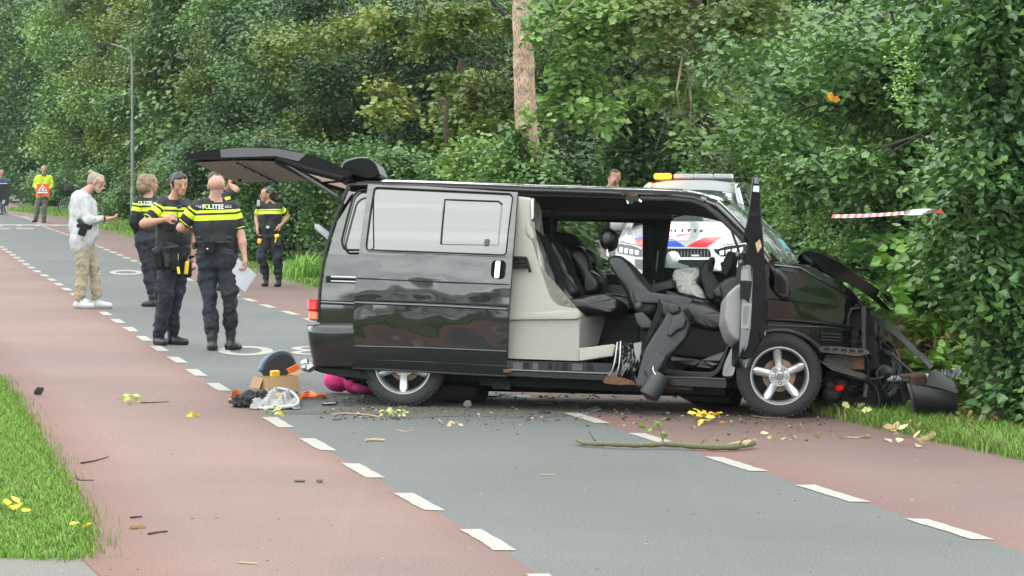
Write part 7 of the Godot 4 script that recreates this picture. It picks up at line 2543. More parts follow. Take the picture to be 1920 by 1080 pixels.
	for i in arc.size() - 1:
		var a: Vector3 = arc[i]
		var e: Vector3 = arc[i + 1]
		var n := (e - a).normalized().cross(Vector3(0, 0, 1)).normalized()
		var w := 0.026 - 0.008 * i / arc.size()
		for z in [[0.0, 0.05]]:
			quad(T, a + n * w, a - n * w, e - n * w, e + n * w)
			quad(T, a + n * w + Vector3(0, 0, -0.12), a + n * w, e + n * w, e + n * w + Vector3(0, 0, -0.12))
			quad(T, a - n * w, a - n * w + Vector3(0, 0, -0.12), e - n * w + Vector3(0, 0, -0.12), e - n * w)
	obj("strip", T, M.plastic, t, 40)
	T = PackedVector3Array()
	tube(T, [P(1674, 664, 26.3), P(1690, 680, 26.2), P(1712, 698, 26.1)], [0.014, 0.010, 0.008], 6)
	tag(obj("thin_rod", T, M.plastic, self, 60), "thin black rod leaning under the bent strip", "rod")
	T = PackedVector3Array()
	tube(T, [P(1664, 711, 26.6), P(1712, 709, 26.6), P(1742, 706, 26.6)], 0.024, 10)
	tag(obj("white_pole", T, M.paper, self, 60), "white pole lying behind the crushed front", "pole")
	T = PackedVector3Array()
	box(T, turned(G(1668, 770, 0.03), Vector3(0.1, 0.2, 0.15)), Vector3(0.14, 0.01, 0.05), 0.003)
	tag(obj("metal_plate", T, M.steel, self, 30), "small bright metal plate in the grass under the crushed front", "plate")
	t = thing("plastic_sheet", "clear crumpled plastic sheet in the plants behind the fallen bumper", "plastic sheet")
	T = PackedVector3Array()
	grid(T, func(u: float, v: float) -> Vector3: return P(lerpf(1762, 1806, u), lerpf(697, 714, v) - 8.0 * u, 26.3) + Vector3(0, 0, 0.06 * nz.get_noise_2d(u * 9, v * 7)) + Vector3(0, 0.05 * nz.get_noise_2d(u * 8, v * 9), 0), 14, 8)
	obj("sheet", T, M.white_cloth, t, 30)
	t = thing("leaf_litter", "heap of brown leaves and scrap beside the fallen bumper", "leaves")
	var xs := []
	var cs := []
	for i in 420:
		var px := rng.randf_range(1796, 1930) if i % 4 else rng.randf_range(1680, 1722)
		var py := rng.randf_range(745, 815) if i % 4 else rng.randf_range(735, 780)
		xs.append(Transform3D(Basis.from_euler(Vector3(rng.randfn() * 0.7, rng.randf() * TAU, rng.randfn() * 0.7)), G(px, py, rng.randf() * 0.06)))
		cs.append(pick("brown", rng.randf()) * rng.randf_range(0.5, 1.4))
	stuff(spread("leaves", t, clump("broad", 3, 0.05, 0.06, 51), M.dry, xs, cs))
	T = PackedVector3Array()
	for k in 14: lump(T, G(rng.randf_range(1800, 1900), rng.randf_range(760, 805), 0.02), Vector3(0.05, 0.03, 0.04), 0.6, k, 8)
	stuff(obj("dark_scraps", T, M.plastic, t, 40))
	# branches and twigs
	var br := thing("fallen_branch", "long mossy branch lying across the right-hand dashes in front of the van", "branch")
	T = PackedVector3Array()
	var bl := smooth_line([G(1083, 834, 0.03), G(1100, 839, 0.025), G(1150, 842, 0.03), G(1200, 843.5, 0.03), G(1255, 843, 0.035), G(1310, 846, 0.03), G(1370, 847, 0.03), G(1415, 841.5, 0.04)], 5)
	var rr := []
	for i in bl.size(): rr.append(0.014 + 0.010 * i / bl.size() + 0.003 * sin(i * 1.9))
	tube(T, bl, rr, 9)
	obj("wood", T, M.branch, br, 60)
	T = PackedVector3Array()
	tube(T, [G(1368, 847, 0.035), G(1394, 844.5, 0.04), G(1416, 841.2, 0.045)], [0.020, 0.026, 0.019], 9)
	obj("bare_end", T, M.wood_raw, br, 60)
	for q in [[1245, 843, 1238, 826, 0.12], [1310, 846, 1326, 838, 0.06], [1120, 840, 1104, 830, 0.08], [1382, 846, 1402, 836, 0.07]]:
		T = PackedVector3Array()
		tube(T, [G(q[0], q[1], 0.03), G(q[0], q[1], 0.03) + Vector3((q[2] - q[0]) * 0.0036, q[4], 0)], [0.009, 0.004], 6)
		obj("side_twig", T, M.branch, br, 60)
	sprig("branch_leaf", "small green leaves standing up from the fallen branch", 1236, 1252, 838, 843, 3, 0.06, "fresh", "broad", 0.10)
	stick("twig", "thin twig left of the pale sprig, in front of the rear wheel", [[622, 779], [650, 777], [690, 780], [712, 784]], 0.006, 0.004, M.wood_raw)
	stick("twig", "curved twig in the middle of the left red path, beside the grass", [[150, 871], [168, 868], [185, 864], [201, 859]], 0.006, 0.003, M.bark_dark)
	stick("twig", "small hooked twig just below the curved twig on the red path", [[140, 895], [146, 902], [160, 903], [174, 903]], 0.005, 0.003, M.bark)
	stick("twig", "short twig low on the left red path", [[243, 974], [252, 973], [264, 972]], 0.006, 0.004, M.bark_dark)
	stick("twig", "twig lying below two others, low on the left red path", [[276, 1005], [292, 1002], [312, 1000]], 0.006, 0.004, M.bark_dark)
	stick("twig", "pale straight twig at the very bottom of the red path", [[446, 1059], [464, 1060], [481, 1061]], 0.005, 0.004, M.wood_raw)
	stick("twig", "short brown stub in the middle of the red path", [[552, 906], [560, 905.5], [570, 906]], 0.009, 0.009, M.branch)
	stick("twig", "tiny stub right of the brown stub on the red path", [[595, 907], [602, 906]], 0.012, 0.01, M.branch)
	stick("twig", "pale stick on the grey lane below the pale sprig", [[685, 829], [700, 828], [721, 829]], 0.010, 0.009, M.wood_raw)
	stick("twig", "forked dry twig on the grey lane beside the pale stick", [[745, 808], [760, 811], [772, 809]], 0.004, 0.003, M.wood_raw)
	stick("twig", "thin stick attached to the green sprig on the red path", [[264, 757], [290, 756], [316, 755]], 0.005, 0.003, M.bark)
	stick("twig", "faint straw on the grey lane near the middle", [[1012, 893], [1026, 892], [1042, 893]], 0.004, 0.003, M.wood_raw)
	stick("twig", "dry stick on the red lane below the front wheel", [[1590, 822], [1610, 823], [1626, 820]], 0.006, 0.004, M.wood_raw)
	stick("twig", "dark twig under the van behind the cushion", [[900, 742], [925, 746], [948, 741]], 0.008, 0.005, M.bark_dark)
	stick("twig", "pale twig in front of the front wheel", [[1410, 782], [1440, 786], [1474, 787]], 0.008, 0.005, M.branch)
	sprig("green_sprig", "yellow-green leafy sprig on the left red path", 228, 262, 752, 762, 20, 0.055, "pale", "oak", 0.06)
	sprig("green_sprig", "light green sprig on the dash line in front of the grey jacket", 497, 526, 774, 780, 16, 0.045, "pale", "broad", 0.04)
	sprig("green_sprig", "pale flowering sprig in front of the rear wheel", 706, 764, 776, 785, 34, 0.035, "pale", "broad", 0.04)
	sprig("green_sprig", "green leaves beside the right-hand dashes, above the branch", 1203, 1240, 802, 811, 9, 0.07, "fresh", "oak", 0.05)
	sprig("yellow_leaf", "single yellow leaf on a left-hand dash below the sprig", 507, 528, 784, 788, 2, 0.09, "autumn", "broad", 0.02)
	sprig("yellow_leaves", "bright yellow leaves on the red lane below the front door", 1306, 1354, 782, 801, 26, 0.075, "autumn", "oak", 0.06)
	sprig("yellow_leaves", "pale yellow-green leaves in the grass right of the front wheel", 1590, 1640, 776, 794, 26, 0.08, "pale", "oak", 0.12)
	sprig("orange_flower", "orange leaf in the grass beside the front wheel", 1586, 1598, 778, 790, 3, 0.09, "autumn", "oak", 0.10)
	sprig("yellow_leaves", "yellow leaf cluster at the corner of the left verge", 124, 150, 994, 1006, 5, 0.075, "autumn", "oak", 0.07)
	sprig("yellow_leaves", "orange and tan leaves on the left verge near the edge of the picture", 4, 48, 966, 984, 6, 0.065, "autumn", "broad", 0.09)
	sprig("yellow_leaf", "small yellow leaf on the red path left of the dashes", 354, 372, 777, 783, 3, 0.07, "autumn", "broad", 0.03)
	sprig("yellow_leaf", "tan leaf low on the red path, above two twigs", 245, 272, 992, 995, 2, 0.08, "straw", "broad", 0.01)
	sprig("dry_leaves", "dry tan leaves along the right verge's edge", 1660, 1790, 806, 842, 30, 0.08, "straw", "broad", 0.05)
	sprig("dry_leaves", "dry curled leaves on the red lane behind the fallen branch", 1380, 1640, 800, 830, 26, 0.06, "straw", "broad", 0.02)
	sprig("straw", "pale straw scattered on the grey lane before the van", 830, 890, 793, 800, 9, 0.06, "straw", "fine", 0.01)
	T = PackedVector3Array()
	for k in 6: lump(T, G(66 + k * 2.0, 741, 0.02 + 0.012 * (k % 3)), Vector3(0.02, 0.022, 0.02), 0.7, 60 + k, 8)
	tag(obj("pine_cone", T, M.bark_dark, self, 30), "dark pine cone at the far left of the red path", "pine cone")
	T = PackedVector3Array()
	lump(T, G(877, 766, 0.03), Vector3(0.035, 0.03, 0.03), 0.5, 70, 10)
	tag(obj("stone", T, M.concrete, self, 30), "grey stone lying right of the rear wheel", "stone")
	for q in [[1114, 772, 0.10, M.steel, "bright bent metal scrap on the ground below the sill"], [1021, 777, 0.09, M.plastic, "dark plastic scrap left of the nearest right-hand dash"], [1193, 775, 0.06, M.plastic, "dark scrap below the hanging cushion"], [1253, 789, 0.05, M.plastic, "small dark scrap on the red lane before the front sill"]]:
		T = PackedVector3Array()
		box(T, turned(G(q[0], q[1], 0.015), Vector3(0.3, 0.4, 0.25)), Vector3(q[2], 0.015, q[2] * 0.7), 0.004)
		tag(obj("scrap", T, q[3], self, 30), q[4], "scrap")
	# mud, crumbs and glass under and around the wreck
	xs = []
	cs = []
	for i in 1900:
		var px := 640.0 + rng.randf() * 920.0
		var py := 768.0 + (px - 640) * 0.02 + rng.randfn() * (9.0 if i % 3 else 20.0)
		if i % 40 == 0:
			px = rng.randf_range(420, 1900)
			py = rng.randf_range(760, 1000)
		if i % 5 == 0:
			px = rng.randf_range(600, 760)
			py = rng.randf_range(742, 790)
		if i % 7 == 0:
			px = rng.randf_range(900, 1400)
			py = rng.randf_range(738, 758)
		var sc := pow(rng.randf(), 4.0) * 1.3 + 0.16
		xs.append(Transform3D(Basis.from_euler(Vector3(rng.randf() * 6, rng.randf() * 6, rng.randf() * 6)).scaled(Vector3(sc, sc * 0.6, sc)), G(px, py, 0.004)))
		cs.append(Color(0.035, 0.028, 0.02) * rng.randf_range(0.5, 2.2) if rng.randf() < 0.86 else Color(0.3, 0.27, 0.2))
	T = PackedVector3Array()
	lump(T, Vector3.ZERO, Vector3(0.012, 0.008, 0.011), 0.7, 2, 8)
	tag(stuff(spread("road_debris", self, mesh_of(T, 30), M.tint, xs, cs)), "mud crumbs and bits scattered on the road around the van", "debris")
	xs = []
	cs = []
	for i in 300:
		var px := rng.randf_range(20, 1900)
		var py := rng.randf_range(600, 1075)
		var sc := rng.randf_range(0.14, 0.4)
		xs.append(Transform3D(Basis.from_euler(Vector3(rng.randf(), rng.randf() * 6, rng.randf())).scaled(Vector3(sc * 1.8, sc * 0.4, sc)), G(px, py, 0.003)))
		cs.append(pick("straw", rng.randf()) if rng.randf() < 0.35 else Color(0.05, 0.04, 0.035))
	tag(stuff(spread("road_debris", self, mesh_of(T, 30), M.tint, xs, cs)), "small specks of leaf and grit over the whole road", "debris")
	# earth dragged on to the road by the wheels
	T = PackedVector3Array()
	var poly := PackedVector2Array()
	for k in 40:
		var a := TAU * k / 40
		var g := G(880 + cos(a) * (330 + 60 * sin(a * 5.0)), 772 + sin(a) * (12 + 3 * sin(a * 7.0)))
		poly.append(Vector2(g.x, -g.z))
	ground_poly(T, poly, 0.0025)
	tag(obj("mud_patch", T, M.mud, self, 0), "thin brown smear of mud on the grey lane along the van", "mud")

# ---------------------------------------------------------------- leaves
func leaf_shape(T: PackedVector3Array, C: PackedColorArray, xf: Transform3D, l: float, w: float, c: Color, kind: String) -> void:
	var side: Array
	match kind:
		"ivy": side = [Vector2(0.15, -0.04), Vector2(0.58, 0.08), Vector2(0.47, 0.34), Vector2(0.46, 0.54), Vector2(0.24, 0.74)]
		"oak": side = [Vector2(0.12, 0.1), Vector2(0.40, 0.32), Vector2(0.24, 0.42), Vector2(0.52, 0.62), Vector2(0.30, 0.76)]
		"fine": side = [Vector2(0.42, 0.42)]
		_: side = [Vector2(0.36, 0.2), Vector2(0.50, 0.46), Vector2(0.27, 0.78)]
	var tip := Vector3(0, -0.12 * l, l)
	var base := Vector3.ZERO
	for s in [-1.0, 1.0]:
		var prev := base
		var pts := []
		for p in side: pts.append(Vector3(s * p.x * w, 0.14 * w * p.x - 0.12 * l * p.y * p.y, p.y * l))
		pts.append(tip)
		var mid := Vector3(0, -0.10 * w - 0.03 * l, 0.45 * l)
		if side.size() == 1:
			T.append(xf * base); T.append(xf * pts[0]); T.append(xf * tip)
			for k in 3: C.append(c)
			continue
		for q in pts:
			T.append(xf * mid); T.append(xf * prev); T.append(xf * q)
			for k in 3: C.append(c)
			prev = q
func clump(kind: String, n: int, r: float, l: float, sd: int, hang := 0.35) -> ArrayMesh:
	var key := "%s %d %.3f %.3f %d %.2f" % [kind, n, r, l, sd, hang]
	if clumps.has(key): return clumps[key]
	var g := RandomNumberGenerator.new()
	g.seed = sd * 77 + n
	var T := PackedVector3Array()
	var C := PackedColorArray()
	for i in n:
		var p := Vector3(g.randfn(), g.randfn() * 0.75, g.randfn()) * r * 0.5
		var out := Vector3(p.x, 0, p.z).normalized() + Vector3(g.randfn(), g.randfn() * 0.4 - hang, g.randfn()) * 0.55
		var up := Vector3(g.randfn() * 0.5, 1.0, g.randfn() * 0.5 + 0.25)
		var z := out.normalized()
		var x := up.cross(z).normalized()
		var y := z.cross(x)
		var s := l * g.randf_range(0.65, 1.2)
		var v := g.randf_range(0.72, 1.30)
		leaf_shape(T, C, Transform3D(Basis(x, y, z), p), s, s * g.randf_range(0.75, 0.95), Color(v * g.randf_range(0.9, 1.12), v, v * g.randf_range(0.85, 1.1)), kind)
	var m := mesh_of(T, 0.0, C)
	clumps[key] = m
	return m
func spread(called: String, parent: Node3D, m: Mesh, mat: Material, xfs: Array, cols: Array) -> MultiMeshInstance3D:
	var mm := MultiMesh.new()
	mm.transform_format = MultiMesh.TRANSFORM_3D
	mm.use_colors = true
	mm.mesh = m
	mm.instance_count = xfs.size()
	for i in xfs.size():
		mm.set_instance_transform(i, xfs[i])
		mm.set_instance_color(i, cols[i])
	var o := MultiMeshInstance3D.new()
	o.name = called if parent != self else numbered(called)
	o.multimesh = mm
	o.material_override = mat
	parent.add_child(o, true)
	return o
var PAL := {
	"deep": [Color(0.029, 0.072, 0.022), Color(0.045, 0.101, 0.032), Color(0.061, 0.127, 0.039)],
	"mid": [Color(0.066, 0.149, 0.044), Color(0.104, 0.203, 0.059), Color(0.136, 0.239, 0.062)],
	"light": [Color(0.110, 0.212, 0.057), Color(0.159, 0.274, 0.067), Color(0.208, 0.318, 0.080)],
	"yellow": [Color(0.078, 0.150, 0.028), Color(0.137, 0.200, 0.036), Color(0.200, 0.236, 0.043)],
	"olive": [Color(0.063, 0.114, 0.024), Color(0.089, 0.137, 0.027), Color(0.125, 0.150, 0.032)],
	"ivy": [Color(0.045, 0.111, 0.032), Color(0.075, 0.166, 0.044), Color(0.104, 0.204, 0.046)],
	"fresh": [Color(0.102, 0.233, 0.033), Color(0.139, 0.285, 0.042), Color(0.176, 0.327, 0.054)],
	"bloom": [Color(0.177, 0.304, 0.069), Color(0.243, 0.395, 0.102), Color(0.288, 0.440, 0.130)],
	"brown": [Color(0.156, 0.090, 0.034), Color(0.241, 0.145, 0.055), Color(0.312, 0.207, 0.085)],
	"grass": [Color(0.085, 0.186, 0.017), Color(0.124, 0.249, 0.022), Color(0.168, 0.305, 0.031)],
}
func pick(pal: String, t: float) -> Color:
	var p: Array = PAL[pal]
	var f := clampf(t, 0.0, 0.999) * (p.size() - 1)
	var i := int(f)
	return p[i].lerp(p[i + 1], f - i)
# blobs: [centre, radii, how many clumps, palette]; clumps sit mostly near each blob's skin
func crown(parent: Node3D, called: String, blobs: Array, m: Array, mat: Material, smin := 0.8, smax := 1.25) -> void:
	var xs := []
	var cs := []
	for k in m.size():
		xs.append([])
		cs.append([])
	for b in blobs:
		var tone := rng.randf_range(0.2, 0.8)
		for i in b[2]:
			var v := Vector3(rng.randfn(), rng.randfn(), rng.randfn()).normalized()
			if v.z < -0.35 and rng.randf() < 0.6: v.z = -v.z
			var r := pow(rng.randf(), 0.38) * rng.randf_range(0.85, 1.12)
			var p: Vector3 = b[0] + v * b[1] * r
			if p.y < gy(p.x) + 0.03: p.y = gy(p.x) + rng.randf_range(0.03, 0.3)
			var s := rng.randf_range(smin, smax)
			var k := rng.randi() % m.size()
			xs[k].append(Transform3D(Basis.from_euler(Vector3(rng.randfn() * 0.3, rng.randf() * TAU, rng.randfn() * 0.3)).scaled(Vector3(s, s, s)), p))
			cs[k].append(pick(b[3], tone + rng.randfn() * 0.28))
	for k in m.size():
		if xs[k]: stuff(spread(called, parent, m[k], mat, xs[k], cs[k]))
func trunk_of(parent: Node3D, pts: Array, r0: float, r1: float, mat: Material, called := "trunk", n := 9) -> void:
	var T := PackedVector3Array()
	var l := smooth_line(pts, 5)
	var rr := []
	for i in l.size():
		var t := float(i) / (l.size() - 1)
		rr.append(lerpf(r0, r1, t) * (1.0 + 0.35 * exp(-t * 14.0)) * (1.0 + 0.05 * sin(i * 2.7 + r0 * 90)))
	tube(T, l, rr, n)
	obj(called, T, mat, parent, 60)
# a tree of the wood's edge whose leaves reach the ground
func edge_tree(px: float, d: float, half: float, top: float, pal: Array, leafsize: float, per: int, label: String, cat := "tree", low := 0.2, kind := "broad", deep := 1.2) -> void:
	var base := GD(px, d)
	var t := thing("edge_tree" if cat == "tree" else "shrub", label, cat)
	var hgt := top - base.y
	if cat == "tree":
		trunk_of(t, [base, base + Vector3(rng.randfn() * 0.1, hgt * 0.35, -0.2), base + Vector3(rng.randfn() * 0.4, hgt * 0.7, -0.2), base + Vector3(rng.randfn() * 0.5, hgt * 0.95, -0.2)], 0.05 + hgt * 0.014, 0.03, M.bark_dark)
	else:
		trunk_of(t, [base, base + Vector3(0.05, hgt * 0.4, 0), base + Vector3(0.1, hgt * 0.8, 0)], 0.025, 0.008, M.bark_dark, "stem", 6)
	var L := PackedVector3Array()
	var blobs := []
	var n := maxi(4, int(hgt * half * 0.85))
	for i in n:
		var f := (i + 0.5) / n
		var y := lerpf(low, hgt * 0.93, f)
		var w := half * (1.0 - 0.25 * absf(f - 0.45))
		var c := base + Vector3(rng.randf_range(-1, 1) * w * 0.75, y, rng.randf_range(-0.5, 1.0) * deep * 0.6)
		var r := rng.randf_range(0.55, 0.95) * minf(half * 0.6, 1.25)
		blobs.append([c, Vector3(r * 1.15, r * rng.randf_range(0.75, 1.0), r), per, pal[rng.randi() % pal.size()]])
		L = PackedVector3Array()
		tube(L, [base + Vector3(0, maxf(0.1, y * 0.72), -0.1), base.lerp(c, 0.55) + Vector3(0, y * 0.42, 0), c], [0.012 + 0.004 * hgt, 0.016, 0.006], 5)
		obj("limb" if cat == "tree" else "twig", L, M.bark_dark, t, 60)
	var cr := 0.44 if cat == "tree" else snappedf(clampf(half * 0.42, 0.13, 0.36), 0.02)
	var cn := 46 if cat == "tree" else int(12 + cr * 70)
	crown(t, "crown" if cat == "tree" else "foliage", blobs, [clump(kind, cn, cr, leafsize, 1), clump(kind, cn, cr, leafsize, 2), clump("fine", cn, cr * 0.9, leafsize * 1.1, 3)], M.leaf)

func build_woods() -> void:
	# forest behind everything, dense and dark
	var i := 0
	for row in [[245.0, 22.0, 26], [198.0, 18.5, 28], [150.0, 15.5, 26], [92.0, 11.0, 24]]:
		var n: int = row[2] / 2
		for k in n:
			var px := -120.0 + (k + 0.5 + rng.randf_range(-0.2, 0.2)) * 2180.0 / n
			if row[0] < 100 and px < 480: continue
			var d: float = row[0] + rng.randf_range(-5, 8)
			var half: float = 2180.0 / n * d / F * 0.62
			var base := GD(px, d)
			var t := thing("forest_tree", "dark forest tree deep behind the wood's edge", "tree", Vector3.ZERO, "trees deep in the wood")
			trunk_of(t, [base, base + Vector3(0.1, row[1] * 0.4, 0), base + Vector3(0.3, row[1] * 0.85, 0)], 0.16, 0.05, M.bark_dark)
			var blobs := []
			for b in 9:
				blobs.append([base + Vector3(rng.randf_range(-1, 1) * half, row[1] * (b + 0.4) / 9.0, rng.randf_range(-1, 1)), Vector3(half * 0.8, row[1] / 6.5, half * 0.7), 110, "deep" if rng.randf() < 0.7 else "mid"])
			crown(t, "crown", blobs, [clump("fine", 26, 0.9, 0.20, 5), clump("fine", 26, 0.9, 0.20, 6)], M.leaf)
			i += 1
	build_left_wood()
	build_middle_wood()
	build_right_wood()
	build_behind()

func build_left_wood() -> void:
	# the wall of trees along the bend, from the far bend towards the van
	var rows := [
		[-10, 178.0, 2.2, 9.8, ["mid", "deep"], "tall tree at the far left edge, beyond the bend"],
		[40, 176.0, 2.0, 10.5, ["mid", "light"], "pale round tree rising beyond the distant lamp post"],
		[92, 150.0, 2.0, 10.0, ["light", "mid"], "light green tree right above the man in the yellow jacket"],
		[140, 132.0, 1.7, 9.6, ["mid", "light"], "leafy tree between the yellow jacket and the parked bicycles"],
		[190, 120.0, 1.7, 9.2, ["mid", "olive"], "tree behind the two parked bicycles"],
		[245, 112.0, 1.7, 8.8, ["mid", "light", "yellow"], "tree whose yellowing twigs hang over the street lamp"],
		[300, 104.0, 1.6, 8.2, ["mid", "mid", "yellow"], "tree just right of the lamp post"],
		[352, 95.0, 1.5, 7.6, ["mid", "light", "olive"], "tree behind the fair-haired officer and her young colleague"],
		[405, 88.0, 1.5, 7.1, ["mid", "yellow", "mid"], "yellow-flecked tree above the bald officer"],
		[462, 82.0, 1.5, 6.6, ["mid", "deep"], "green tree above the outer end of the raised tailgate"],
		[520, 76.0, 1.4, 6.3, ["deep", "mid"], "dark tree above the middle of the raised tailgate"],
		[578, 71.0, 1.3, 6.0, ["mid", "deep"], "dark tree above the tailgate hinge"],
		[630, 67.0, 1.3, 5.8, ["deep", "mid", "yellow"], "shady tree with yellow sprays over the van's rear corner"],
	]
	for r in rows:
		edge_tree(r[0], r[1], r[2], r[3], r[4], 0.062 + r[1] * 0.00033, 66, r[5])
	# clipped ivy hedge along the verge
	var k := 0
	for h in [[282.0, 96.0, 2.2], [310.0, 90.0, 2.3], [370.0, 82.0, 2.4], [430.0, 75.0, 2.5], [490.0, 69.0, 2.6], [550.0, 64.0, 2.5], [600.0, 60.5, 2.3], [650.0, 59.0, 2.2], [705.0, 58.0, 2.2]]:
		edge_tree(h[0], h[1], 0.8, h[2], ["ivy", "deep", "ivy"], 0.075, 90, ["ivy hedge bush behind the lamp post", "ivy hedge bush left of the young officer's head", "ivy hedge bush behind the young officer", "ivy hedge bush behind the bald officer's head", "ivy hedge bush behind the dark-haired officer", "ivy hedge bush at the right of the dark-haired officer", "ivy hedge bush beside the van's open tail", "hedge bush just above the van's rear roof corner", "hedge bush above the van's rear side window"][k], "bush", 0.1, "broad", 0.7)
		k += 1
	for h in [[160.0, 124.0, 1.5], [222.0, 118.0, 1.5], [120.0, 138.0, 1.6], [60.0, 172.0, 1.2]]:
		edge_tree(h[0], h[1], 1.1, h[2], ["mid", "ivy"], 0.1, 70, ["low bush behind the white-shirted man", "low bush right of the white-tyred wheel", "low bush behind the yellow jacket", "low bush by the distant lamp post"][k - 9], "bush", 0.1)
		k += 1
	# hanging sprays that have turned yellow
	for s in [[235, 30, 100.0, 0.9, "yellow", "yellowed spray hanging beside the street lamp's arm"], [420, 50, 84.0, 0.8, "olive", "olive spray hanging high above the bald officer"], [640, 40, 62.0, 0.9, "yellow", "yellow spray high above the van's rear corner"], [700, 30, 60.0, 0.7, "yellow", "yellow spray at the top, left of the brown trunk"], [500, 256, 66.0, 0.06, "brown", "small dead brown leaf tuft above the tailgate"]]:
		spray(s[0], s[1], s[2], s[3], s[4], s[5], "broad", 0.05 if s[4] == "brown" else 0.09)

func spray(px: float, py: float, d: float, r: float, pal: String, label: String, kind := "broad", l := 0.12) -> void:
	var c := P(px, py, d)
	var t := thing("hanging_spray", label, "branch")
	var T := PackedVector3Array()
	var blobs := []
	for k in 5:
		var e := c + Vector3(rng.randfn() * r * 0.7, -rng.randf() * r * 0.9, rng.randfn() * r * 0.4)
		T = PackedVector3Array()
		tube(T, [c + Vector3(0.1 * r, r * 0.25, -r * 0.4), c.lerp(e, 0.6) + Vector3(0, r * 0.2, 0), e], [0.012, 0.008, 0.004], 5)
		obj("twig", T, M.bark_dark, t, 60)
		blobs.append([e, Vector3(r * 0.5, r * 0.35, r * 0.4), int(8 + 26 * minf(r, 1.0)), pal])
	crown(t, "leaves", blobs, [clump(kind, 10, 0.30 * clampf(r, 0.3, 1.0), l, 11), clump(kind, 10, 0.26 * clampf(r, 0.3, 1.0), l, 12)], M.leaf, 0.7, 1.1)

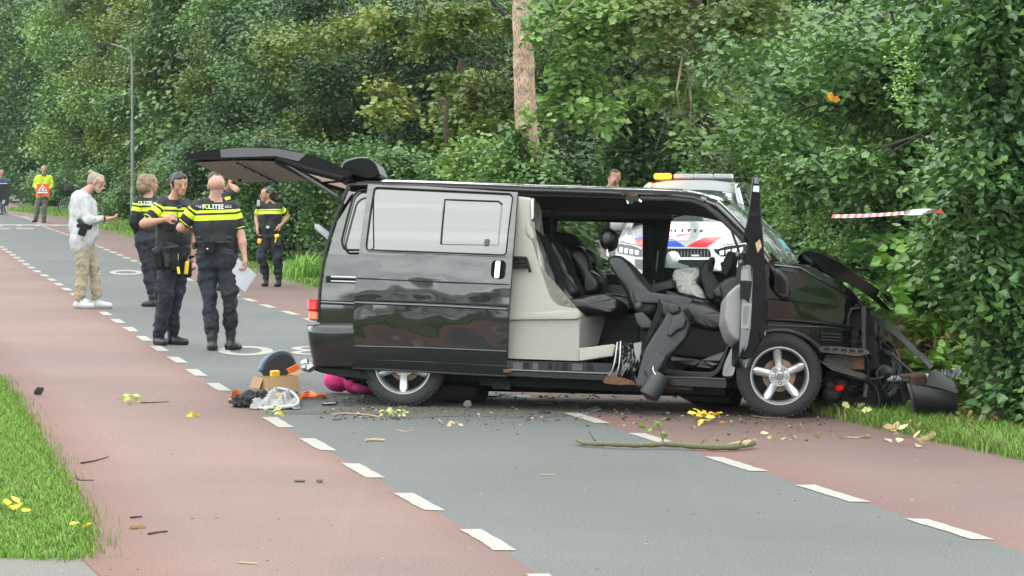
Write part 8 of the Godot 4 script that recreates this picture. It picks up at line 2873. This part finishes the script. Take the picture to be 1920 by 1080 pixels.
func build_middle_wood() -> void:
	# trunks one can tell apart
	var pine := thing("pine_tree", "tall bare reddish pine trunk in the middle, ivy round its foot", "tree")
	var D := 50.0
	trunk_of(pine, [Vector3(P(1000, 0, D).x, gy(0.2), -D), P(990, 300, D), P(983, 150, D), P(978, -40, D), P(976, -200, D)], 0.185, 0.125, M.bark_pine, "trunk", 16)
	var T := PackedVector3Array()
	tube(T, smooth_line([P(988, 60, D) + Vector3(0, 0, 0.1), P(1003, 72, D - 0.2), P(1012, 73, D - 0.3), P(1025, 62, D - 0.4)], 4), [0.012, 0.01, 0.008, 0.006, 0.004], 6)
	obj("limb", T, M.branch, pine, 60)
	var bl := []
	for q in [[964, 320, 0.2], [966, 285, 0.14], [960, 300, 0.16], [968, 255, 0.09], [985, 330, 0.2]]:
		bl.append([P(q[0], q[1], D - 0.2), Vector3(q[2], q[2] * 1.3, 0.16), 18, "ivy"])
	crown(pine, "ivy", bl, [clump("ivy", 9, 0.16, 0.085, 21), clump("ivy", 9, 0.16, 0.085, 22)], M.leaf_gloss, 0.8, 1.1)
	bl = []
	for q in 8: bl.append([P(976, -420, D) + Vector3(rng.randfn() * 1.6, rng.randfn() * 0.9, rng.randfn() * 1.2), Vector3(1.2, 0.8, 1.0), 40, "deep"])
	crown(pine, "crown", bl, [clump("fine", 26, 0.6, 0.14, 5)], M.leaf)
	for s in [[818, 330, 826, 20, 66.5, 0.16, M.bark, "brown trunk left of the pine, half hidden by leaves"], [868, 330, 862, 150, 61.0, 0.075, M.bark, "thin stem between the brown trunk and the pine"], [840, 340, 836, 230, 54.0, 0.05, M.bark, "slim pale stem low beside the brown trunk"], [1178, 340, 1182, 120, 53.0, 0.16, M.bark_dark, "ivy-covered trunk above the person behind the van"]]:
		var t := thing("tree_trunk", s[7], "tree")
		var b := P(s[0], s[1], s[4])
		trunk_of(t, [Vector3(b.x, gy(b.x), b.z), b, P((s[0] + s[2]) / 2 + 3, (s[1] + s[3]) / 2, s[4]), P(s[2], s[3], s[4]), P(s[2] + 4, -120 if s[5] > 0.1 else s[3] - 40, s[4])], s[5], s[5] * 0.7, s[6])
		var bb := []
		for q in 5: bb.append([P(s[2] + rng.randfn() * 60, -160 - q * 40, s[4]), Vector3(1, 0.6, 0.8), 50, "deep"])
		if s[4] == 53.0:
			for q in 12: bb.append([P(1180 + rng.randfn() * 14, 330 - q * 19, s[4] - 0.2), Vector3(0.36, 0.3, 0.25), 34, "deep" if q % 3 else "ivy"])
		crown(t, "crown", bb, [clump("ivy", 12, 0.25, 0.10, 23)], M.leaf)
	# dark thicket
	var rows := [
		[690, 66.0, 1.2, 5.4, ["deep"], "dark tree behind the van's rear side window"],
		[745, 64.0, 1.2, 5.2, ["deep", "deep", "mid"], "dark tree left of the brown trunk"],
		[800, 66.0, 1.1, 5.4, ["deep", "yellow"], "tree with yellow-green sprays behind the brown trunk"],
		[905, 64.0, 1.1, 5.3, ["deep", "olive", "yellow"], "yellow-green tree close left of the pine trunk"],
		[955, 68.0, 1.1, 5.6, ["deep", "mid"], "dark tree behind the pine trunk"],
		[1030, 66.0, 1.1, 5.6, ["deep", "deep", "mid"], "dark tree close right of the pine trunk"],
		[1090, 62.0, 1.1, 5.2, ["deep", "mid"], "tree behind the oak's left branches"],
		[1150, 64.0, 1.1, 5.4, ["deep"], "dark tree above the person behind the van"],
		[1230, 62.0, 1.1, 5.2, ["mid", "deep"], "tree above the orange beacon"],
		[1300, 60.0, 1.1, 5.0, ["mid", "deep", "olive"], "tree above the police car's roof bar"],
		[1360, 58.0, 1.0, 4.9, ["mid", "deep"], "tree above the right end of the police car"],
		[1420, 55.0, 1.0, 4.7, ["mid", "mid", "olive"], "tree above the van's torn-open front door"],
		[1480, 52.0, 1.0, 4.5, ["mid", "light"], "tree above the van's windscreen"],
	]
	for r in rows:
		edge_tree(r[0], r[1], r[2], r[3], r[4], 0.078, 68, r[5])
	# low shrubs behind the van
	var k := 0
	for h in [[745.0, 54.0, 0.7, 2.15, ["ivy", "mid"]], [800.0, 53.0, 0.6, 2.05, ["mid", "light"]], [862.0, 52.0, 0.7, 2.25, ["mid", "light"]], [925.0, 51.0, 0.6, 2.2, ["light", "mid"]], [1030.0, 50.0, 0.7, 2.2, ["light", "mid"]], [1040.0, 49.5, 0.5, 2.0, ["mid", "light"]], [1105.0, 55.0, 0.7, 2.1, ["mid", "deep"]], [1200.0, 57.0, 0.8, 2.4, ["deep", "mid"]], [1035.0, 48.0, 0.6, 1.5, ["deep", "mid"]], [1490.0, 50.0, 0.6, 2.7, ["mid", "light"]], [900.0, 60.0, 1.0, 3.0, ["deep"]], [1180.0, 58.0, 1.0, 3.0, ["deep", "mid"]], [1290.0, 58.0, 0.9, 2.9, ["mid", "deep"]]]:
		edge_tree(h[0], h[1], h[2], h[3], h[4], 0.085, 80, ["shrub showing over the van's roof near its rear", "shrub over the roof beside the brown trunk", "shrub over the roof below the yellow-green sprays", "bright shrub at the left foot of the pine", "bright long-leaved shrub at the right foot of the pine", "shrub over the roof left of the person's head", "shrub behind the person covering their face", "dark shrub right of the person's head", "bush seen through the van's far window", "shrub right of the police car's roof", "dark thicket bush behind the pine's shrubs", "dark thicket bush under the oak branches", "bush behind the police car's light bar"][k], "bush", 0.15, "broad", 0.6)
		k += 1
	# the oak that leans out over the road, limbs hanging down
	var oak := thing("oak_tree", "oak with lobed light green leaves and long hanging branches above the van", "tree")
	var OD := 46.0
	trunk_of(oak, [GD(1330, 53.0), P(1330, 200, 53.0), P(1300, 0, 52.5), P(1280, -200, 52.0)], 0.17, 0.1, M.bark_dark)
	T = PackedVector3Array()
	bl = []
	for q in [[[1150, -40], [1110, 60], [1085, 150], [1078, 190]], [[1180, -40], [1145, 110], [1155, 170], [1150, 190]], [[1240, -60], [1285, 90], [1290, 150], [1310, 200]], [[1200, -40], [1190, 110], [1160, 150], [1120, 190]], [[1110, -30], [1060, 20], [1030, 50], [1005, 30]], [[1290, 140], [1295, 190], [1300, 215], [1302, 250]], [[1285, 60], [1268, 170], [1255, 200], [1245, 230]], [[1350, -50], [1400, 60], [1440, 110], [1450, 160]]]:
		var l := []
		for w in q: l.append(P(w[0], w[1], OD + rng.randfn() * 0.5))
		T = PackedVector3Array()
		tube(T, smooth_line(l, 4), [0.022, 0.02, 0.018, 0.016, 0.014, 0.013, 0.012, 0.011, 0.010, 0.009, 0.008, 0.007, 0.006], 6)
		obj("limb", T, M.branch, oak, 60)
		for w in range(1, 4):
			T = PackedVector3Array()
			tube(T, [l[w], l[w] + Vector3(rng.randfn() * 0.2, -0.3 - rng.randf() * 0.3, 0.1)], [0.006, 0.003], 4)
			obj("twig", T, M.branch, oak, 60)
	for q in [[1050, 20, 60, 26, 60], [1110, 40, 55, 30, 70], [1020, 60, 30, 20, 24], [1090, 95, 40, 22, 40], [1160, 70, 50, 30, 50], [1080, 150, 38, 26, 50], [1060, 185, 30, 20, 34], [1110, 200, 40, 22, 44], [1130, 215, 26, 14, 20], [1210, 175, 40, 18, 34], [1190, 25, 50, 30, 50], [1250, 30, 50, 40, 50], [1240, 120, 40, 26, 34], [1290, 175, 42, 20, 44], [1320, 195, 16, 14, 16], [1340, 60, 60, 50, 60], [1400, 40, 50, 40, 50], [1300, 260, 30, 12, 12], [1060, 215, 26, 12, 14], [1015, 215, 22, 10, 10]]:
		var s := OD / F
		bl.append([P(q[0], q[1], OD + rng.randfn() * 0.4), Vector3(q[2] * s, q[3] * s, 0.35), int(q[4] * 0.62), "light" if q[0] < 1200 or q[1] > 140 else "olive"])
	crown(oak, "crown", bl, [clump("oak", 12, 0.24, 0.13, 31), clump("oak", 12, 0.24, 0.13, 32), clump("oak", 10, 0.2, 0.12, 33)], M.leaf, 0.8, 1.15)
	# yellow-green sprays of a lime in front of the dark thicket
	for s in [[830, 150, 57.0, 0.62, "yellow", "yellow-green spray high left of the brown trunk"], [815, 205, 56.0, 0.6, "yellow", "yellow-green spray half way up the brown trunk"], [905, 120, 55.0, 0.6, "olive", "olive spray left of the pine trunk"], [880, 235, 55.0, 0.55, "yellow", "yellow-green spray low left of the pine"], [850, 30, 58.0, 0.7, "olive", "olive spray at the top over the brown trunk"], [770, 30, 58.0, 0.6, "yellow", "yellow-green spray at the top edge, left of the brown trunk"], [940, 30, 55.0, 0.5, "yellow", "yellow-green spray at the top, touching the pine"], [1330, 120, 48.0, 0.6, "olive", "brownish spray over the police car"], [1400, 20, 50.0, 0.7, "olive", "brownish spray at the top right of the oak"]]:
		spray(s[0], s[1], s[2], s[3], s[4], s[5])

func build_right_wood() -> void:
	# berry shrubs behind the bonnet, then the ivy at the right edge
	var rows := [
		[1492, 36.0, 0.32, 2.15, ["light", "mid"], 0.055, "pale-flowered shrub just right of the torn door frame"],
		[1535, 38.0, 0.5, 3.4, ["mid", "light"], 0.06, "tall shrub behind the windscreen's top"],
		[1545, 34.5, 0.6, 2.1, ["mid", "light"], 0.055, "pale-flowered shrub behind the windscreen"],
		[1570, 36.0, 0.7, 3.6, ["mid", "ivy"], 0.065, "tall shrub with one orange leaf"],
		[1620, 33.0, 0.6, 1.55, ["mid", "ivy", "light"], 0.06, "shrub below the left end of the tape"],
		[1640, 35.0, 0.8, 3.7, ["mid", "ivy"], 0.07, "tall shrub above the barrier tape"],
		[1705, 34.0, 0.6, 1.5, ["ivy", "deep"], 0.07, "dark shrub under the barrier tape"],
		[1715, 34.0, 0.8, 3.6, ["ivy", "mid"], 0.07, "tall shrub at the white end of the tape"],
		[1790, 31.0, 0.8, 3.4, ["ivy", "mid"], 0.07, "tall leafy shrub left of the ivy column"],
		[1860, 30.0, 0.9, 3.4, ["ivy", "mid"], 0.07, "tall shrub behind the ivy column"],
		[1940, 29.0, 0.9, 3.4, ["ivy", "mid"], 0.07, "tall shrub at the right edge"],
	]
	for r in rows:
		edge_tree(r[0], r[1], r[2], r[3], r[4], r[5], 100, r[6], "bush", 1.0 if r[0] > 1590 and r[0] < 1730 and r[3] > 2.0 else 0.3, "broad", 0.6)
	# pale flower heads
	var heads := []
	for q in [[1470, 400], [1450, 360], [1500, 300], [1530, 440], [1560, 470], [1600, 455], [1470, 330], [1520, 240], [1470, 260], [1640, 400], [1540, 400], [1700, 90], [1730, 130], [1690, 170], [1800, 240], [1830, 260], [1770, 330], [1790, 370], [1860, 380]]:
		heads.append([P(q[0], q[1], 31.0 if q[0] < 1650 else 28.5), Vector3(0.16, 0.2, 0.2), 16, "bloom"])
	var fl := thing("flowering_ivy", "pale yellow-green flower heads of ivy above the bonnet", "plant")
	crown(fl, "flower_heads", heads, [clump("fine", 14, 0.07, 0.035, 41)], M.leaf, 0.8, 1.2)
	stuff(fl.get_child(0))
	# big leaves in front
	for q in [[1640, 200, 30.5, 0.7, "mid", "maple-leaved branch above the tape"], [1590, 120, 31.0, 0.8, "ivy", "maple-leaved branch around the orange leaf"], [1660, 60, 30.5, 0.8, "mid", "maple-leaved branch at the top right"], [1560, 50, 32.0, 0.7, "mid", "maple-leaved branch above the windscreen"], [1720, 280, 29.0, 0.5, "mid", "drooping branch over the white end of the tape"], [1600, 300, 31.0, 0.6, "ivy", "maple-leaved branch left of the tape"], [1500, 130, 33.0, 0.7, "mid", "maple-leaved branch above the torn door"]]:
		spray(q[0], q[1], q[2], q[3], q[4], q[5], "oak", 0.095)
	for q in [[1762, 480, 28.6, 0.5, "fresh", "bright drooping leaves right of the bonnet"], [1715, 470, 29.0, 0.36, "ivy", "drooping long leaves just right of the bonnet"], [1790, 570, 28.4, 0.42, "fresh", "bright leaves hanging above the fallen bumper"], [1810, 440, 28.2, 0.45, "fresh", "bright leaves left of the ivy column"], [1730, 425, 28.8, 0.3, "mid", "leaves hanging below the white tape end"], [1830, 660, 27.6, 0.3, "fresh", "pale leaves above the bumper on the grass"]]:
		spray(q[0], q[1], q[2], q[3], q[4], q[5], "broad", 0.12)
	var ivy := thing("ivy_column", "thick column of dark lobed ivy on a trunk at the right edge", "plant")
	var base := GD(1900, 25.6)
	trunk_of(ivy, [base, base + Vector3(0.05, 1.5, 0), base + Vector3(0.0, 3.0, 0), base + Vector3(0.05, 4.6, 0)], 0.16, 0.13, M.bark)
	var bl := []
	for k in 30:
		var py := -60.0 + k * 29.0
		var px := (1880.0 if py < 580 else 1950.0) + rng.randfn() * 26
		bl.append([P(px, py, 25.4 + rng.randfn() * 0.12), Vector3(0.30, 0.26, 0.22), 24, "ivy" if k % 3 else "deep"])
		if py > 300: bl.append([P(px - (75 if py < 540 else 10) + rng.randfn() * 14, py, 25.9), Vector3(0.28, 0.24, 0.22), 20, "ivy" if k % 2 else "mid"])
		bl.append([P(1940, py, 25.8), Vector3(0.28, 0.24, 0.22), 14, "ivy"])
	for q in [[1800, 30], [1770, 90], [1820, 120], [1790, 170], [1840, 200], [1800, 260]]: bl.append([P(q[0], q[1], 26.4), Vector3(0.34, 0.3, 0.25), 24, "ivy"])
	crown(ivy, "leaves", bl, [clump("ivy", 16, 0.19, 0.077, 42, 0.7), clump("ivy", 16, 0.19, 0.072, 43, 0.7), clump("broad", 15, 0.17, 0.062, 44, 0.7)], M.leaf_gloss, 0.75, 1.15)
	# undergrowth
	var k := 0
	for q in [[1700, 700, 30.5, 0.5, 0.5, ["fresh", "mid"]], [1780, 690, 29.8, 0.5, 0.6, ["fresh", "ivy"]], [1690, 600, 33.0, 0.6, 0.8, ["mid", "light"]], [1770, 600, 31.0, 0.6, 1.0, ["mid", "fresh"]], [1935, 700, 27.0, 0.28, 0.75, ["ivy", "mid"]], [1965, 740, 25.4, 0.2, 0.6, ["ivy", "deep"]], [1905, 760, 26.2, 0.16, 0.26, ["mid", "fresh"]], [1650, 640, 32.0, 0.5, 0.7, ["mid", "olive"]]]:
		edge_tree(q[0], q[2], q[3], q[4] + gy((q[0] - 960) * q[2] / F), q[5], 0.075, 46, ["low plants behind the bent bumper strip", "low bright plants above the fallen bumper", "undergrowth right of the headlight hole", "undergrowth below the drooping leaves", "ivy tangle right of the fallen bumper", "ivy at the foot of the right-hand column", "pale seedlings beside the fallen bumper", "undergrowth behind the crushed front"][k], "bush", 0.05, "broad", 0.4)
		k += 1
	var dry := thing("dry_plants", "brown withered plants behind the bent bumper strip", "plant")
	var xs := []
	var cs := []
	for q in 420:
		var px := rng.randf_range(1630, 1810)
		var d := rng.randf_range(28.0, 30.2)
		var s := rng.randf_range(0.6, 1.3)
		xs.append(Transform3D(Basis.from_euler(Vector3(rng.randfn() * 0.25, rng.randf() * TAU, rng.randfn() * 0.25)).scaled(Vector3(s, s, s)), GD(px, d)))
		cs.append(pick("brown", rng.randf()) if rng.randf() < 0.6 else pick("olive", rng.randf()))
	stuff(spread("stalks", dry, stalk_mesh(), M.dry, xs, cs))
	var lf := thing("orange_leaf", "single orange leaf hanging among the green at upper right", "leaf")
	var T := PackedVector3Array()
	var C := PackedColorArray()
	for q in 4: leaf_shape(T, C, Transform3D(Basis.from_euler(Vector3(0.9 - q * 0.3, 0.5 * q - 0.6, q * 0.4)), P(1558, 172 + q * 5, 30.0)), 0.09, 0.07, Color(0.75, 0.33, 0.03), "oak")
	node_of("blade", mesh_of(T, 0.0, C), M.dry, lf)

func stalk_mesh() -> ArrayMesh:
	var g := RandomNumberGenerator.new()
	g.seed = 4
	var T := PackedVector3Array()
	var C := PackedColorArray()
	for i in 4:
		var a := g.randf() * TAU
		var top := Vector3(cos(a) * 0.15, g.randf_range(0.35, 0.75), sin(a) * 0.15)
		var n := T.size()
		tube(T, [Vector3.ZERO, top * 0.5 + Vector3(0, 0.05, 0), top], [0.004, 0.003, 0.002], 3, false)
		for k in T.size() - n: C.append(Color(1, 1, 1))
		for k in 9:
			var p := top * g.randf_range(0.4, 1.0)
			leaf_shape(T, C, Transform3D(Basis.from_euler(Vector3(g.randf_range(-0.4, 1.2), g.randf() * TAU, 0)), p), 0.07, 0.03, Color(1, 1, 1) * g.randf_range(0.7, 1.3), "fine")
	return mesh_of(T, 0.0, C)

func build_behind() -> void:
	# what stands behind the photographer and shows only as reflections in the paint
	for k in 9:
		var x := -24.0 + k * 6.5 + rng.randf_range(-1.2, 1.2)
		var z := 17.0 + rng.randf_range(-2, 3)
		var t := thing("roadside_tree", "roadside tree on the photographer's side", "tree", Vector3.ZERO, "trees on the photographer's side")
		var b := Vector3(x, gy(x), z)
		trunk_of(t, [b, b + Vector3(0, 2.5, 0), b + Vector3(0.2, 5.0, 0)], 0.15, 0.06, M.bark_dark)
		var bl := []
		for q in 5: bl.append([b + Vector3(rng.randfn() * 1.2, 0.8 + q * 0.85, rng.randfn()), Vector3(2.4, 1.2, 1.6), 60, "deep"])
		crown(t, "crown", bl, [clump("fine", 26, 0.9, 0.20, 5)], M.leaf)

func blade_mesh(n: int, h: float, sd: int) -> ArrayMesh:
	var g := RandomNumberGenerator.new()
	g.seed = sd
	var T := PackedVector3Array()
	var C := PackedColorArray()
	for i in n:
		var a := g.randf() * TAU
		var p := Vector3(g.randfn() * 0.05, 0, g.randfn() * 0.05)
		var l := h * g.randf_range(0.5, 1.15)
		var d := Vector3(cos(a), 0, sin(a)) * l * g.randf_range(0.15, 0.7)
		var s := Vector3(-sin(a), 0, cos(a)) * g.randf_range(0.0025, 0.0045)
		var m := p + d * 0.4 + Vector3(0, l * 0.62, 0)
		var e := p + d + Vector3(0, l * 0.92, 0)
		var v := g.randf_range(0.75, 1.3)
		T.append(p - s); T.append(m - s * 0.8); T.append(m + s * 0.8)
		T.append(p - s); T.append(m + s * 0.8); T.append(p + s)
		T.append(m - s * 0.8); T.append(e); T.append(m + s * 0.8)
		for k in 9: C.append(Color(v * g.randf_range(0.85, 1.2), v, v))
	return mesh_of(T, 0.0, C)
func build_grass() -> void:
	var tuft := blade_mesh(18, 0.055, 3)
	var tall := blade_mesh(16, 0.125, 4)
	var xs := []
	var cs := []
	# left verge, near
	while xs.size() < 7000:
		var d := rng.randf_range(15.0, 30.0)
		var x := across("left_grass", d) - pow(rng.randf(), 1.3) * 1.6 - 0.02 + rng.randfn() * 0.015
		var px := 960.0 + x * F / d
		var py := HZ + F * (CH - gy(x)) / d
		if py > 1046 + (px - 100) * 0.02 + rng.randfn() * 3: continue
		if px < -80: continue
		var s := rng.randf_range(0.6, 1.15)
		xs.append(Transform3D(Basis(Vector3.UP, rng.randf() * TAU).scaled(Vector3(s * 1.2, s, s * 1.2)), on_ground(x, d, -0.012)))
		cs.append(pick("grass", rng.randf_range(0.0, 1.0)) * rng.randf_range(0.75, 1.15) if rng.randf() > 0.07 else Color(0.20, 0.17, 0.07))
	stuff(spread("grass", self, tuft, M.grass, xs, cs)).set_meta("label", "short bright green grass of the left verge")
	get_node("grass").set_meta("category", "grass")
	# right verge, near
	xs = []
	cs = []
	while xs.size() < 4200:
		var d := rng.randf_range(20.5, 27.6)
		var x := across("right_grass", d) + 0.03 + pow(rng.randf(), 1.1) * 1.0 + rng.randfn() * 0.03
		var px := 960.0 + x * F / d
		if px < 1545 or px > 2000: continue
		var s := rng.randf_range(0.5, 1.1)
		xs.append(Transform3D(Basis(Vector3.UP, rng.randf() * TAU).scaled(Vector3(s, s, s)), on_ground(x, d, -0.012)))
		cs.append(pick("grass", rng.randf()) * rng.randf_range(0.6, 1.1) if rng.randf() > 0.10 else Color(0.20, 0.16, 0.07))
	var g := stuff(spread("grass", self, tall, M.grass, xs, cs))
	tag(g, "longer grass of the right verge in front of the wreck", "grass")
	# far verge behind the officers
	xs = []
	cs = []
	while xs.size() < 14000:
		var d := 50.0 + 75.0 * pow(rng.randf(), 1.2)
		var x := across("right_grass", d) + 0.05 + rng.randf() * (2.4 + d * 0.012)
		var s := rng.randf_range(0.8, 1.5) * (1.0 + d * 0.012)
		xs.append(Transform3D(Basis(Vector3.UP, rng.randf() * TAU).scaled(Vector3(s * 1.3, s * 0.8, s * 1.3)), on_ground(x, d, -0.012)))
		cs.append(pick("grass", rng.randf()) * rng.randf_range(0.7, 1.0))
	g = stuff(spread("grass", self, tuft, M.grass, xs, cs))
	tag(g, "grass verge behind the officers along the hedge", "grass")
	xs = []
	cs = []
	for i in 300:
		var px := rng.randf_range(562, 606)
		var py := 0.0
		var d := rng.randf_range(55.5, 58.5)
		var s := rng.randf_range(0.8, 3.4)
		var b := GD(px, d)
		xs.append(Transform3D(Basis(Vector3.UP, rng.randf() * TAU).scaled(Vector3(s, s, s)), b))
		cs.append(pick("fresh", rng.randf()))
	g = stuff(spread("tall_weeds", self, tall, M.grass, xs, cs))
	tag(g, "tall pale weeds beside the van's open tail", "plant")
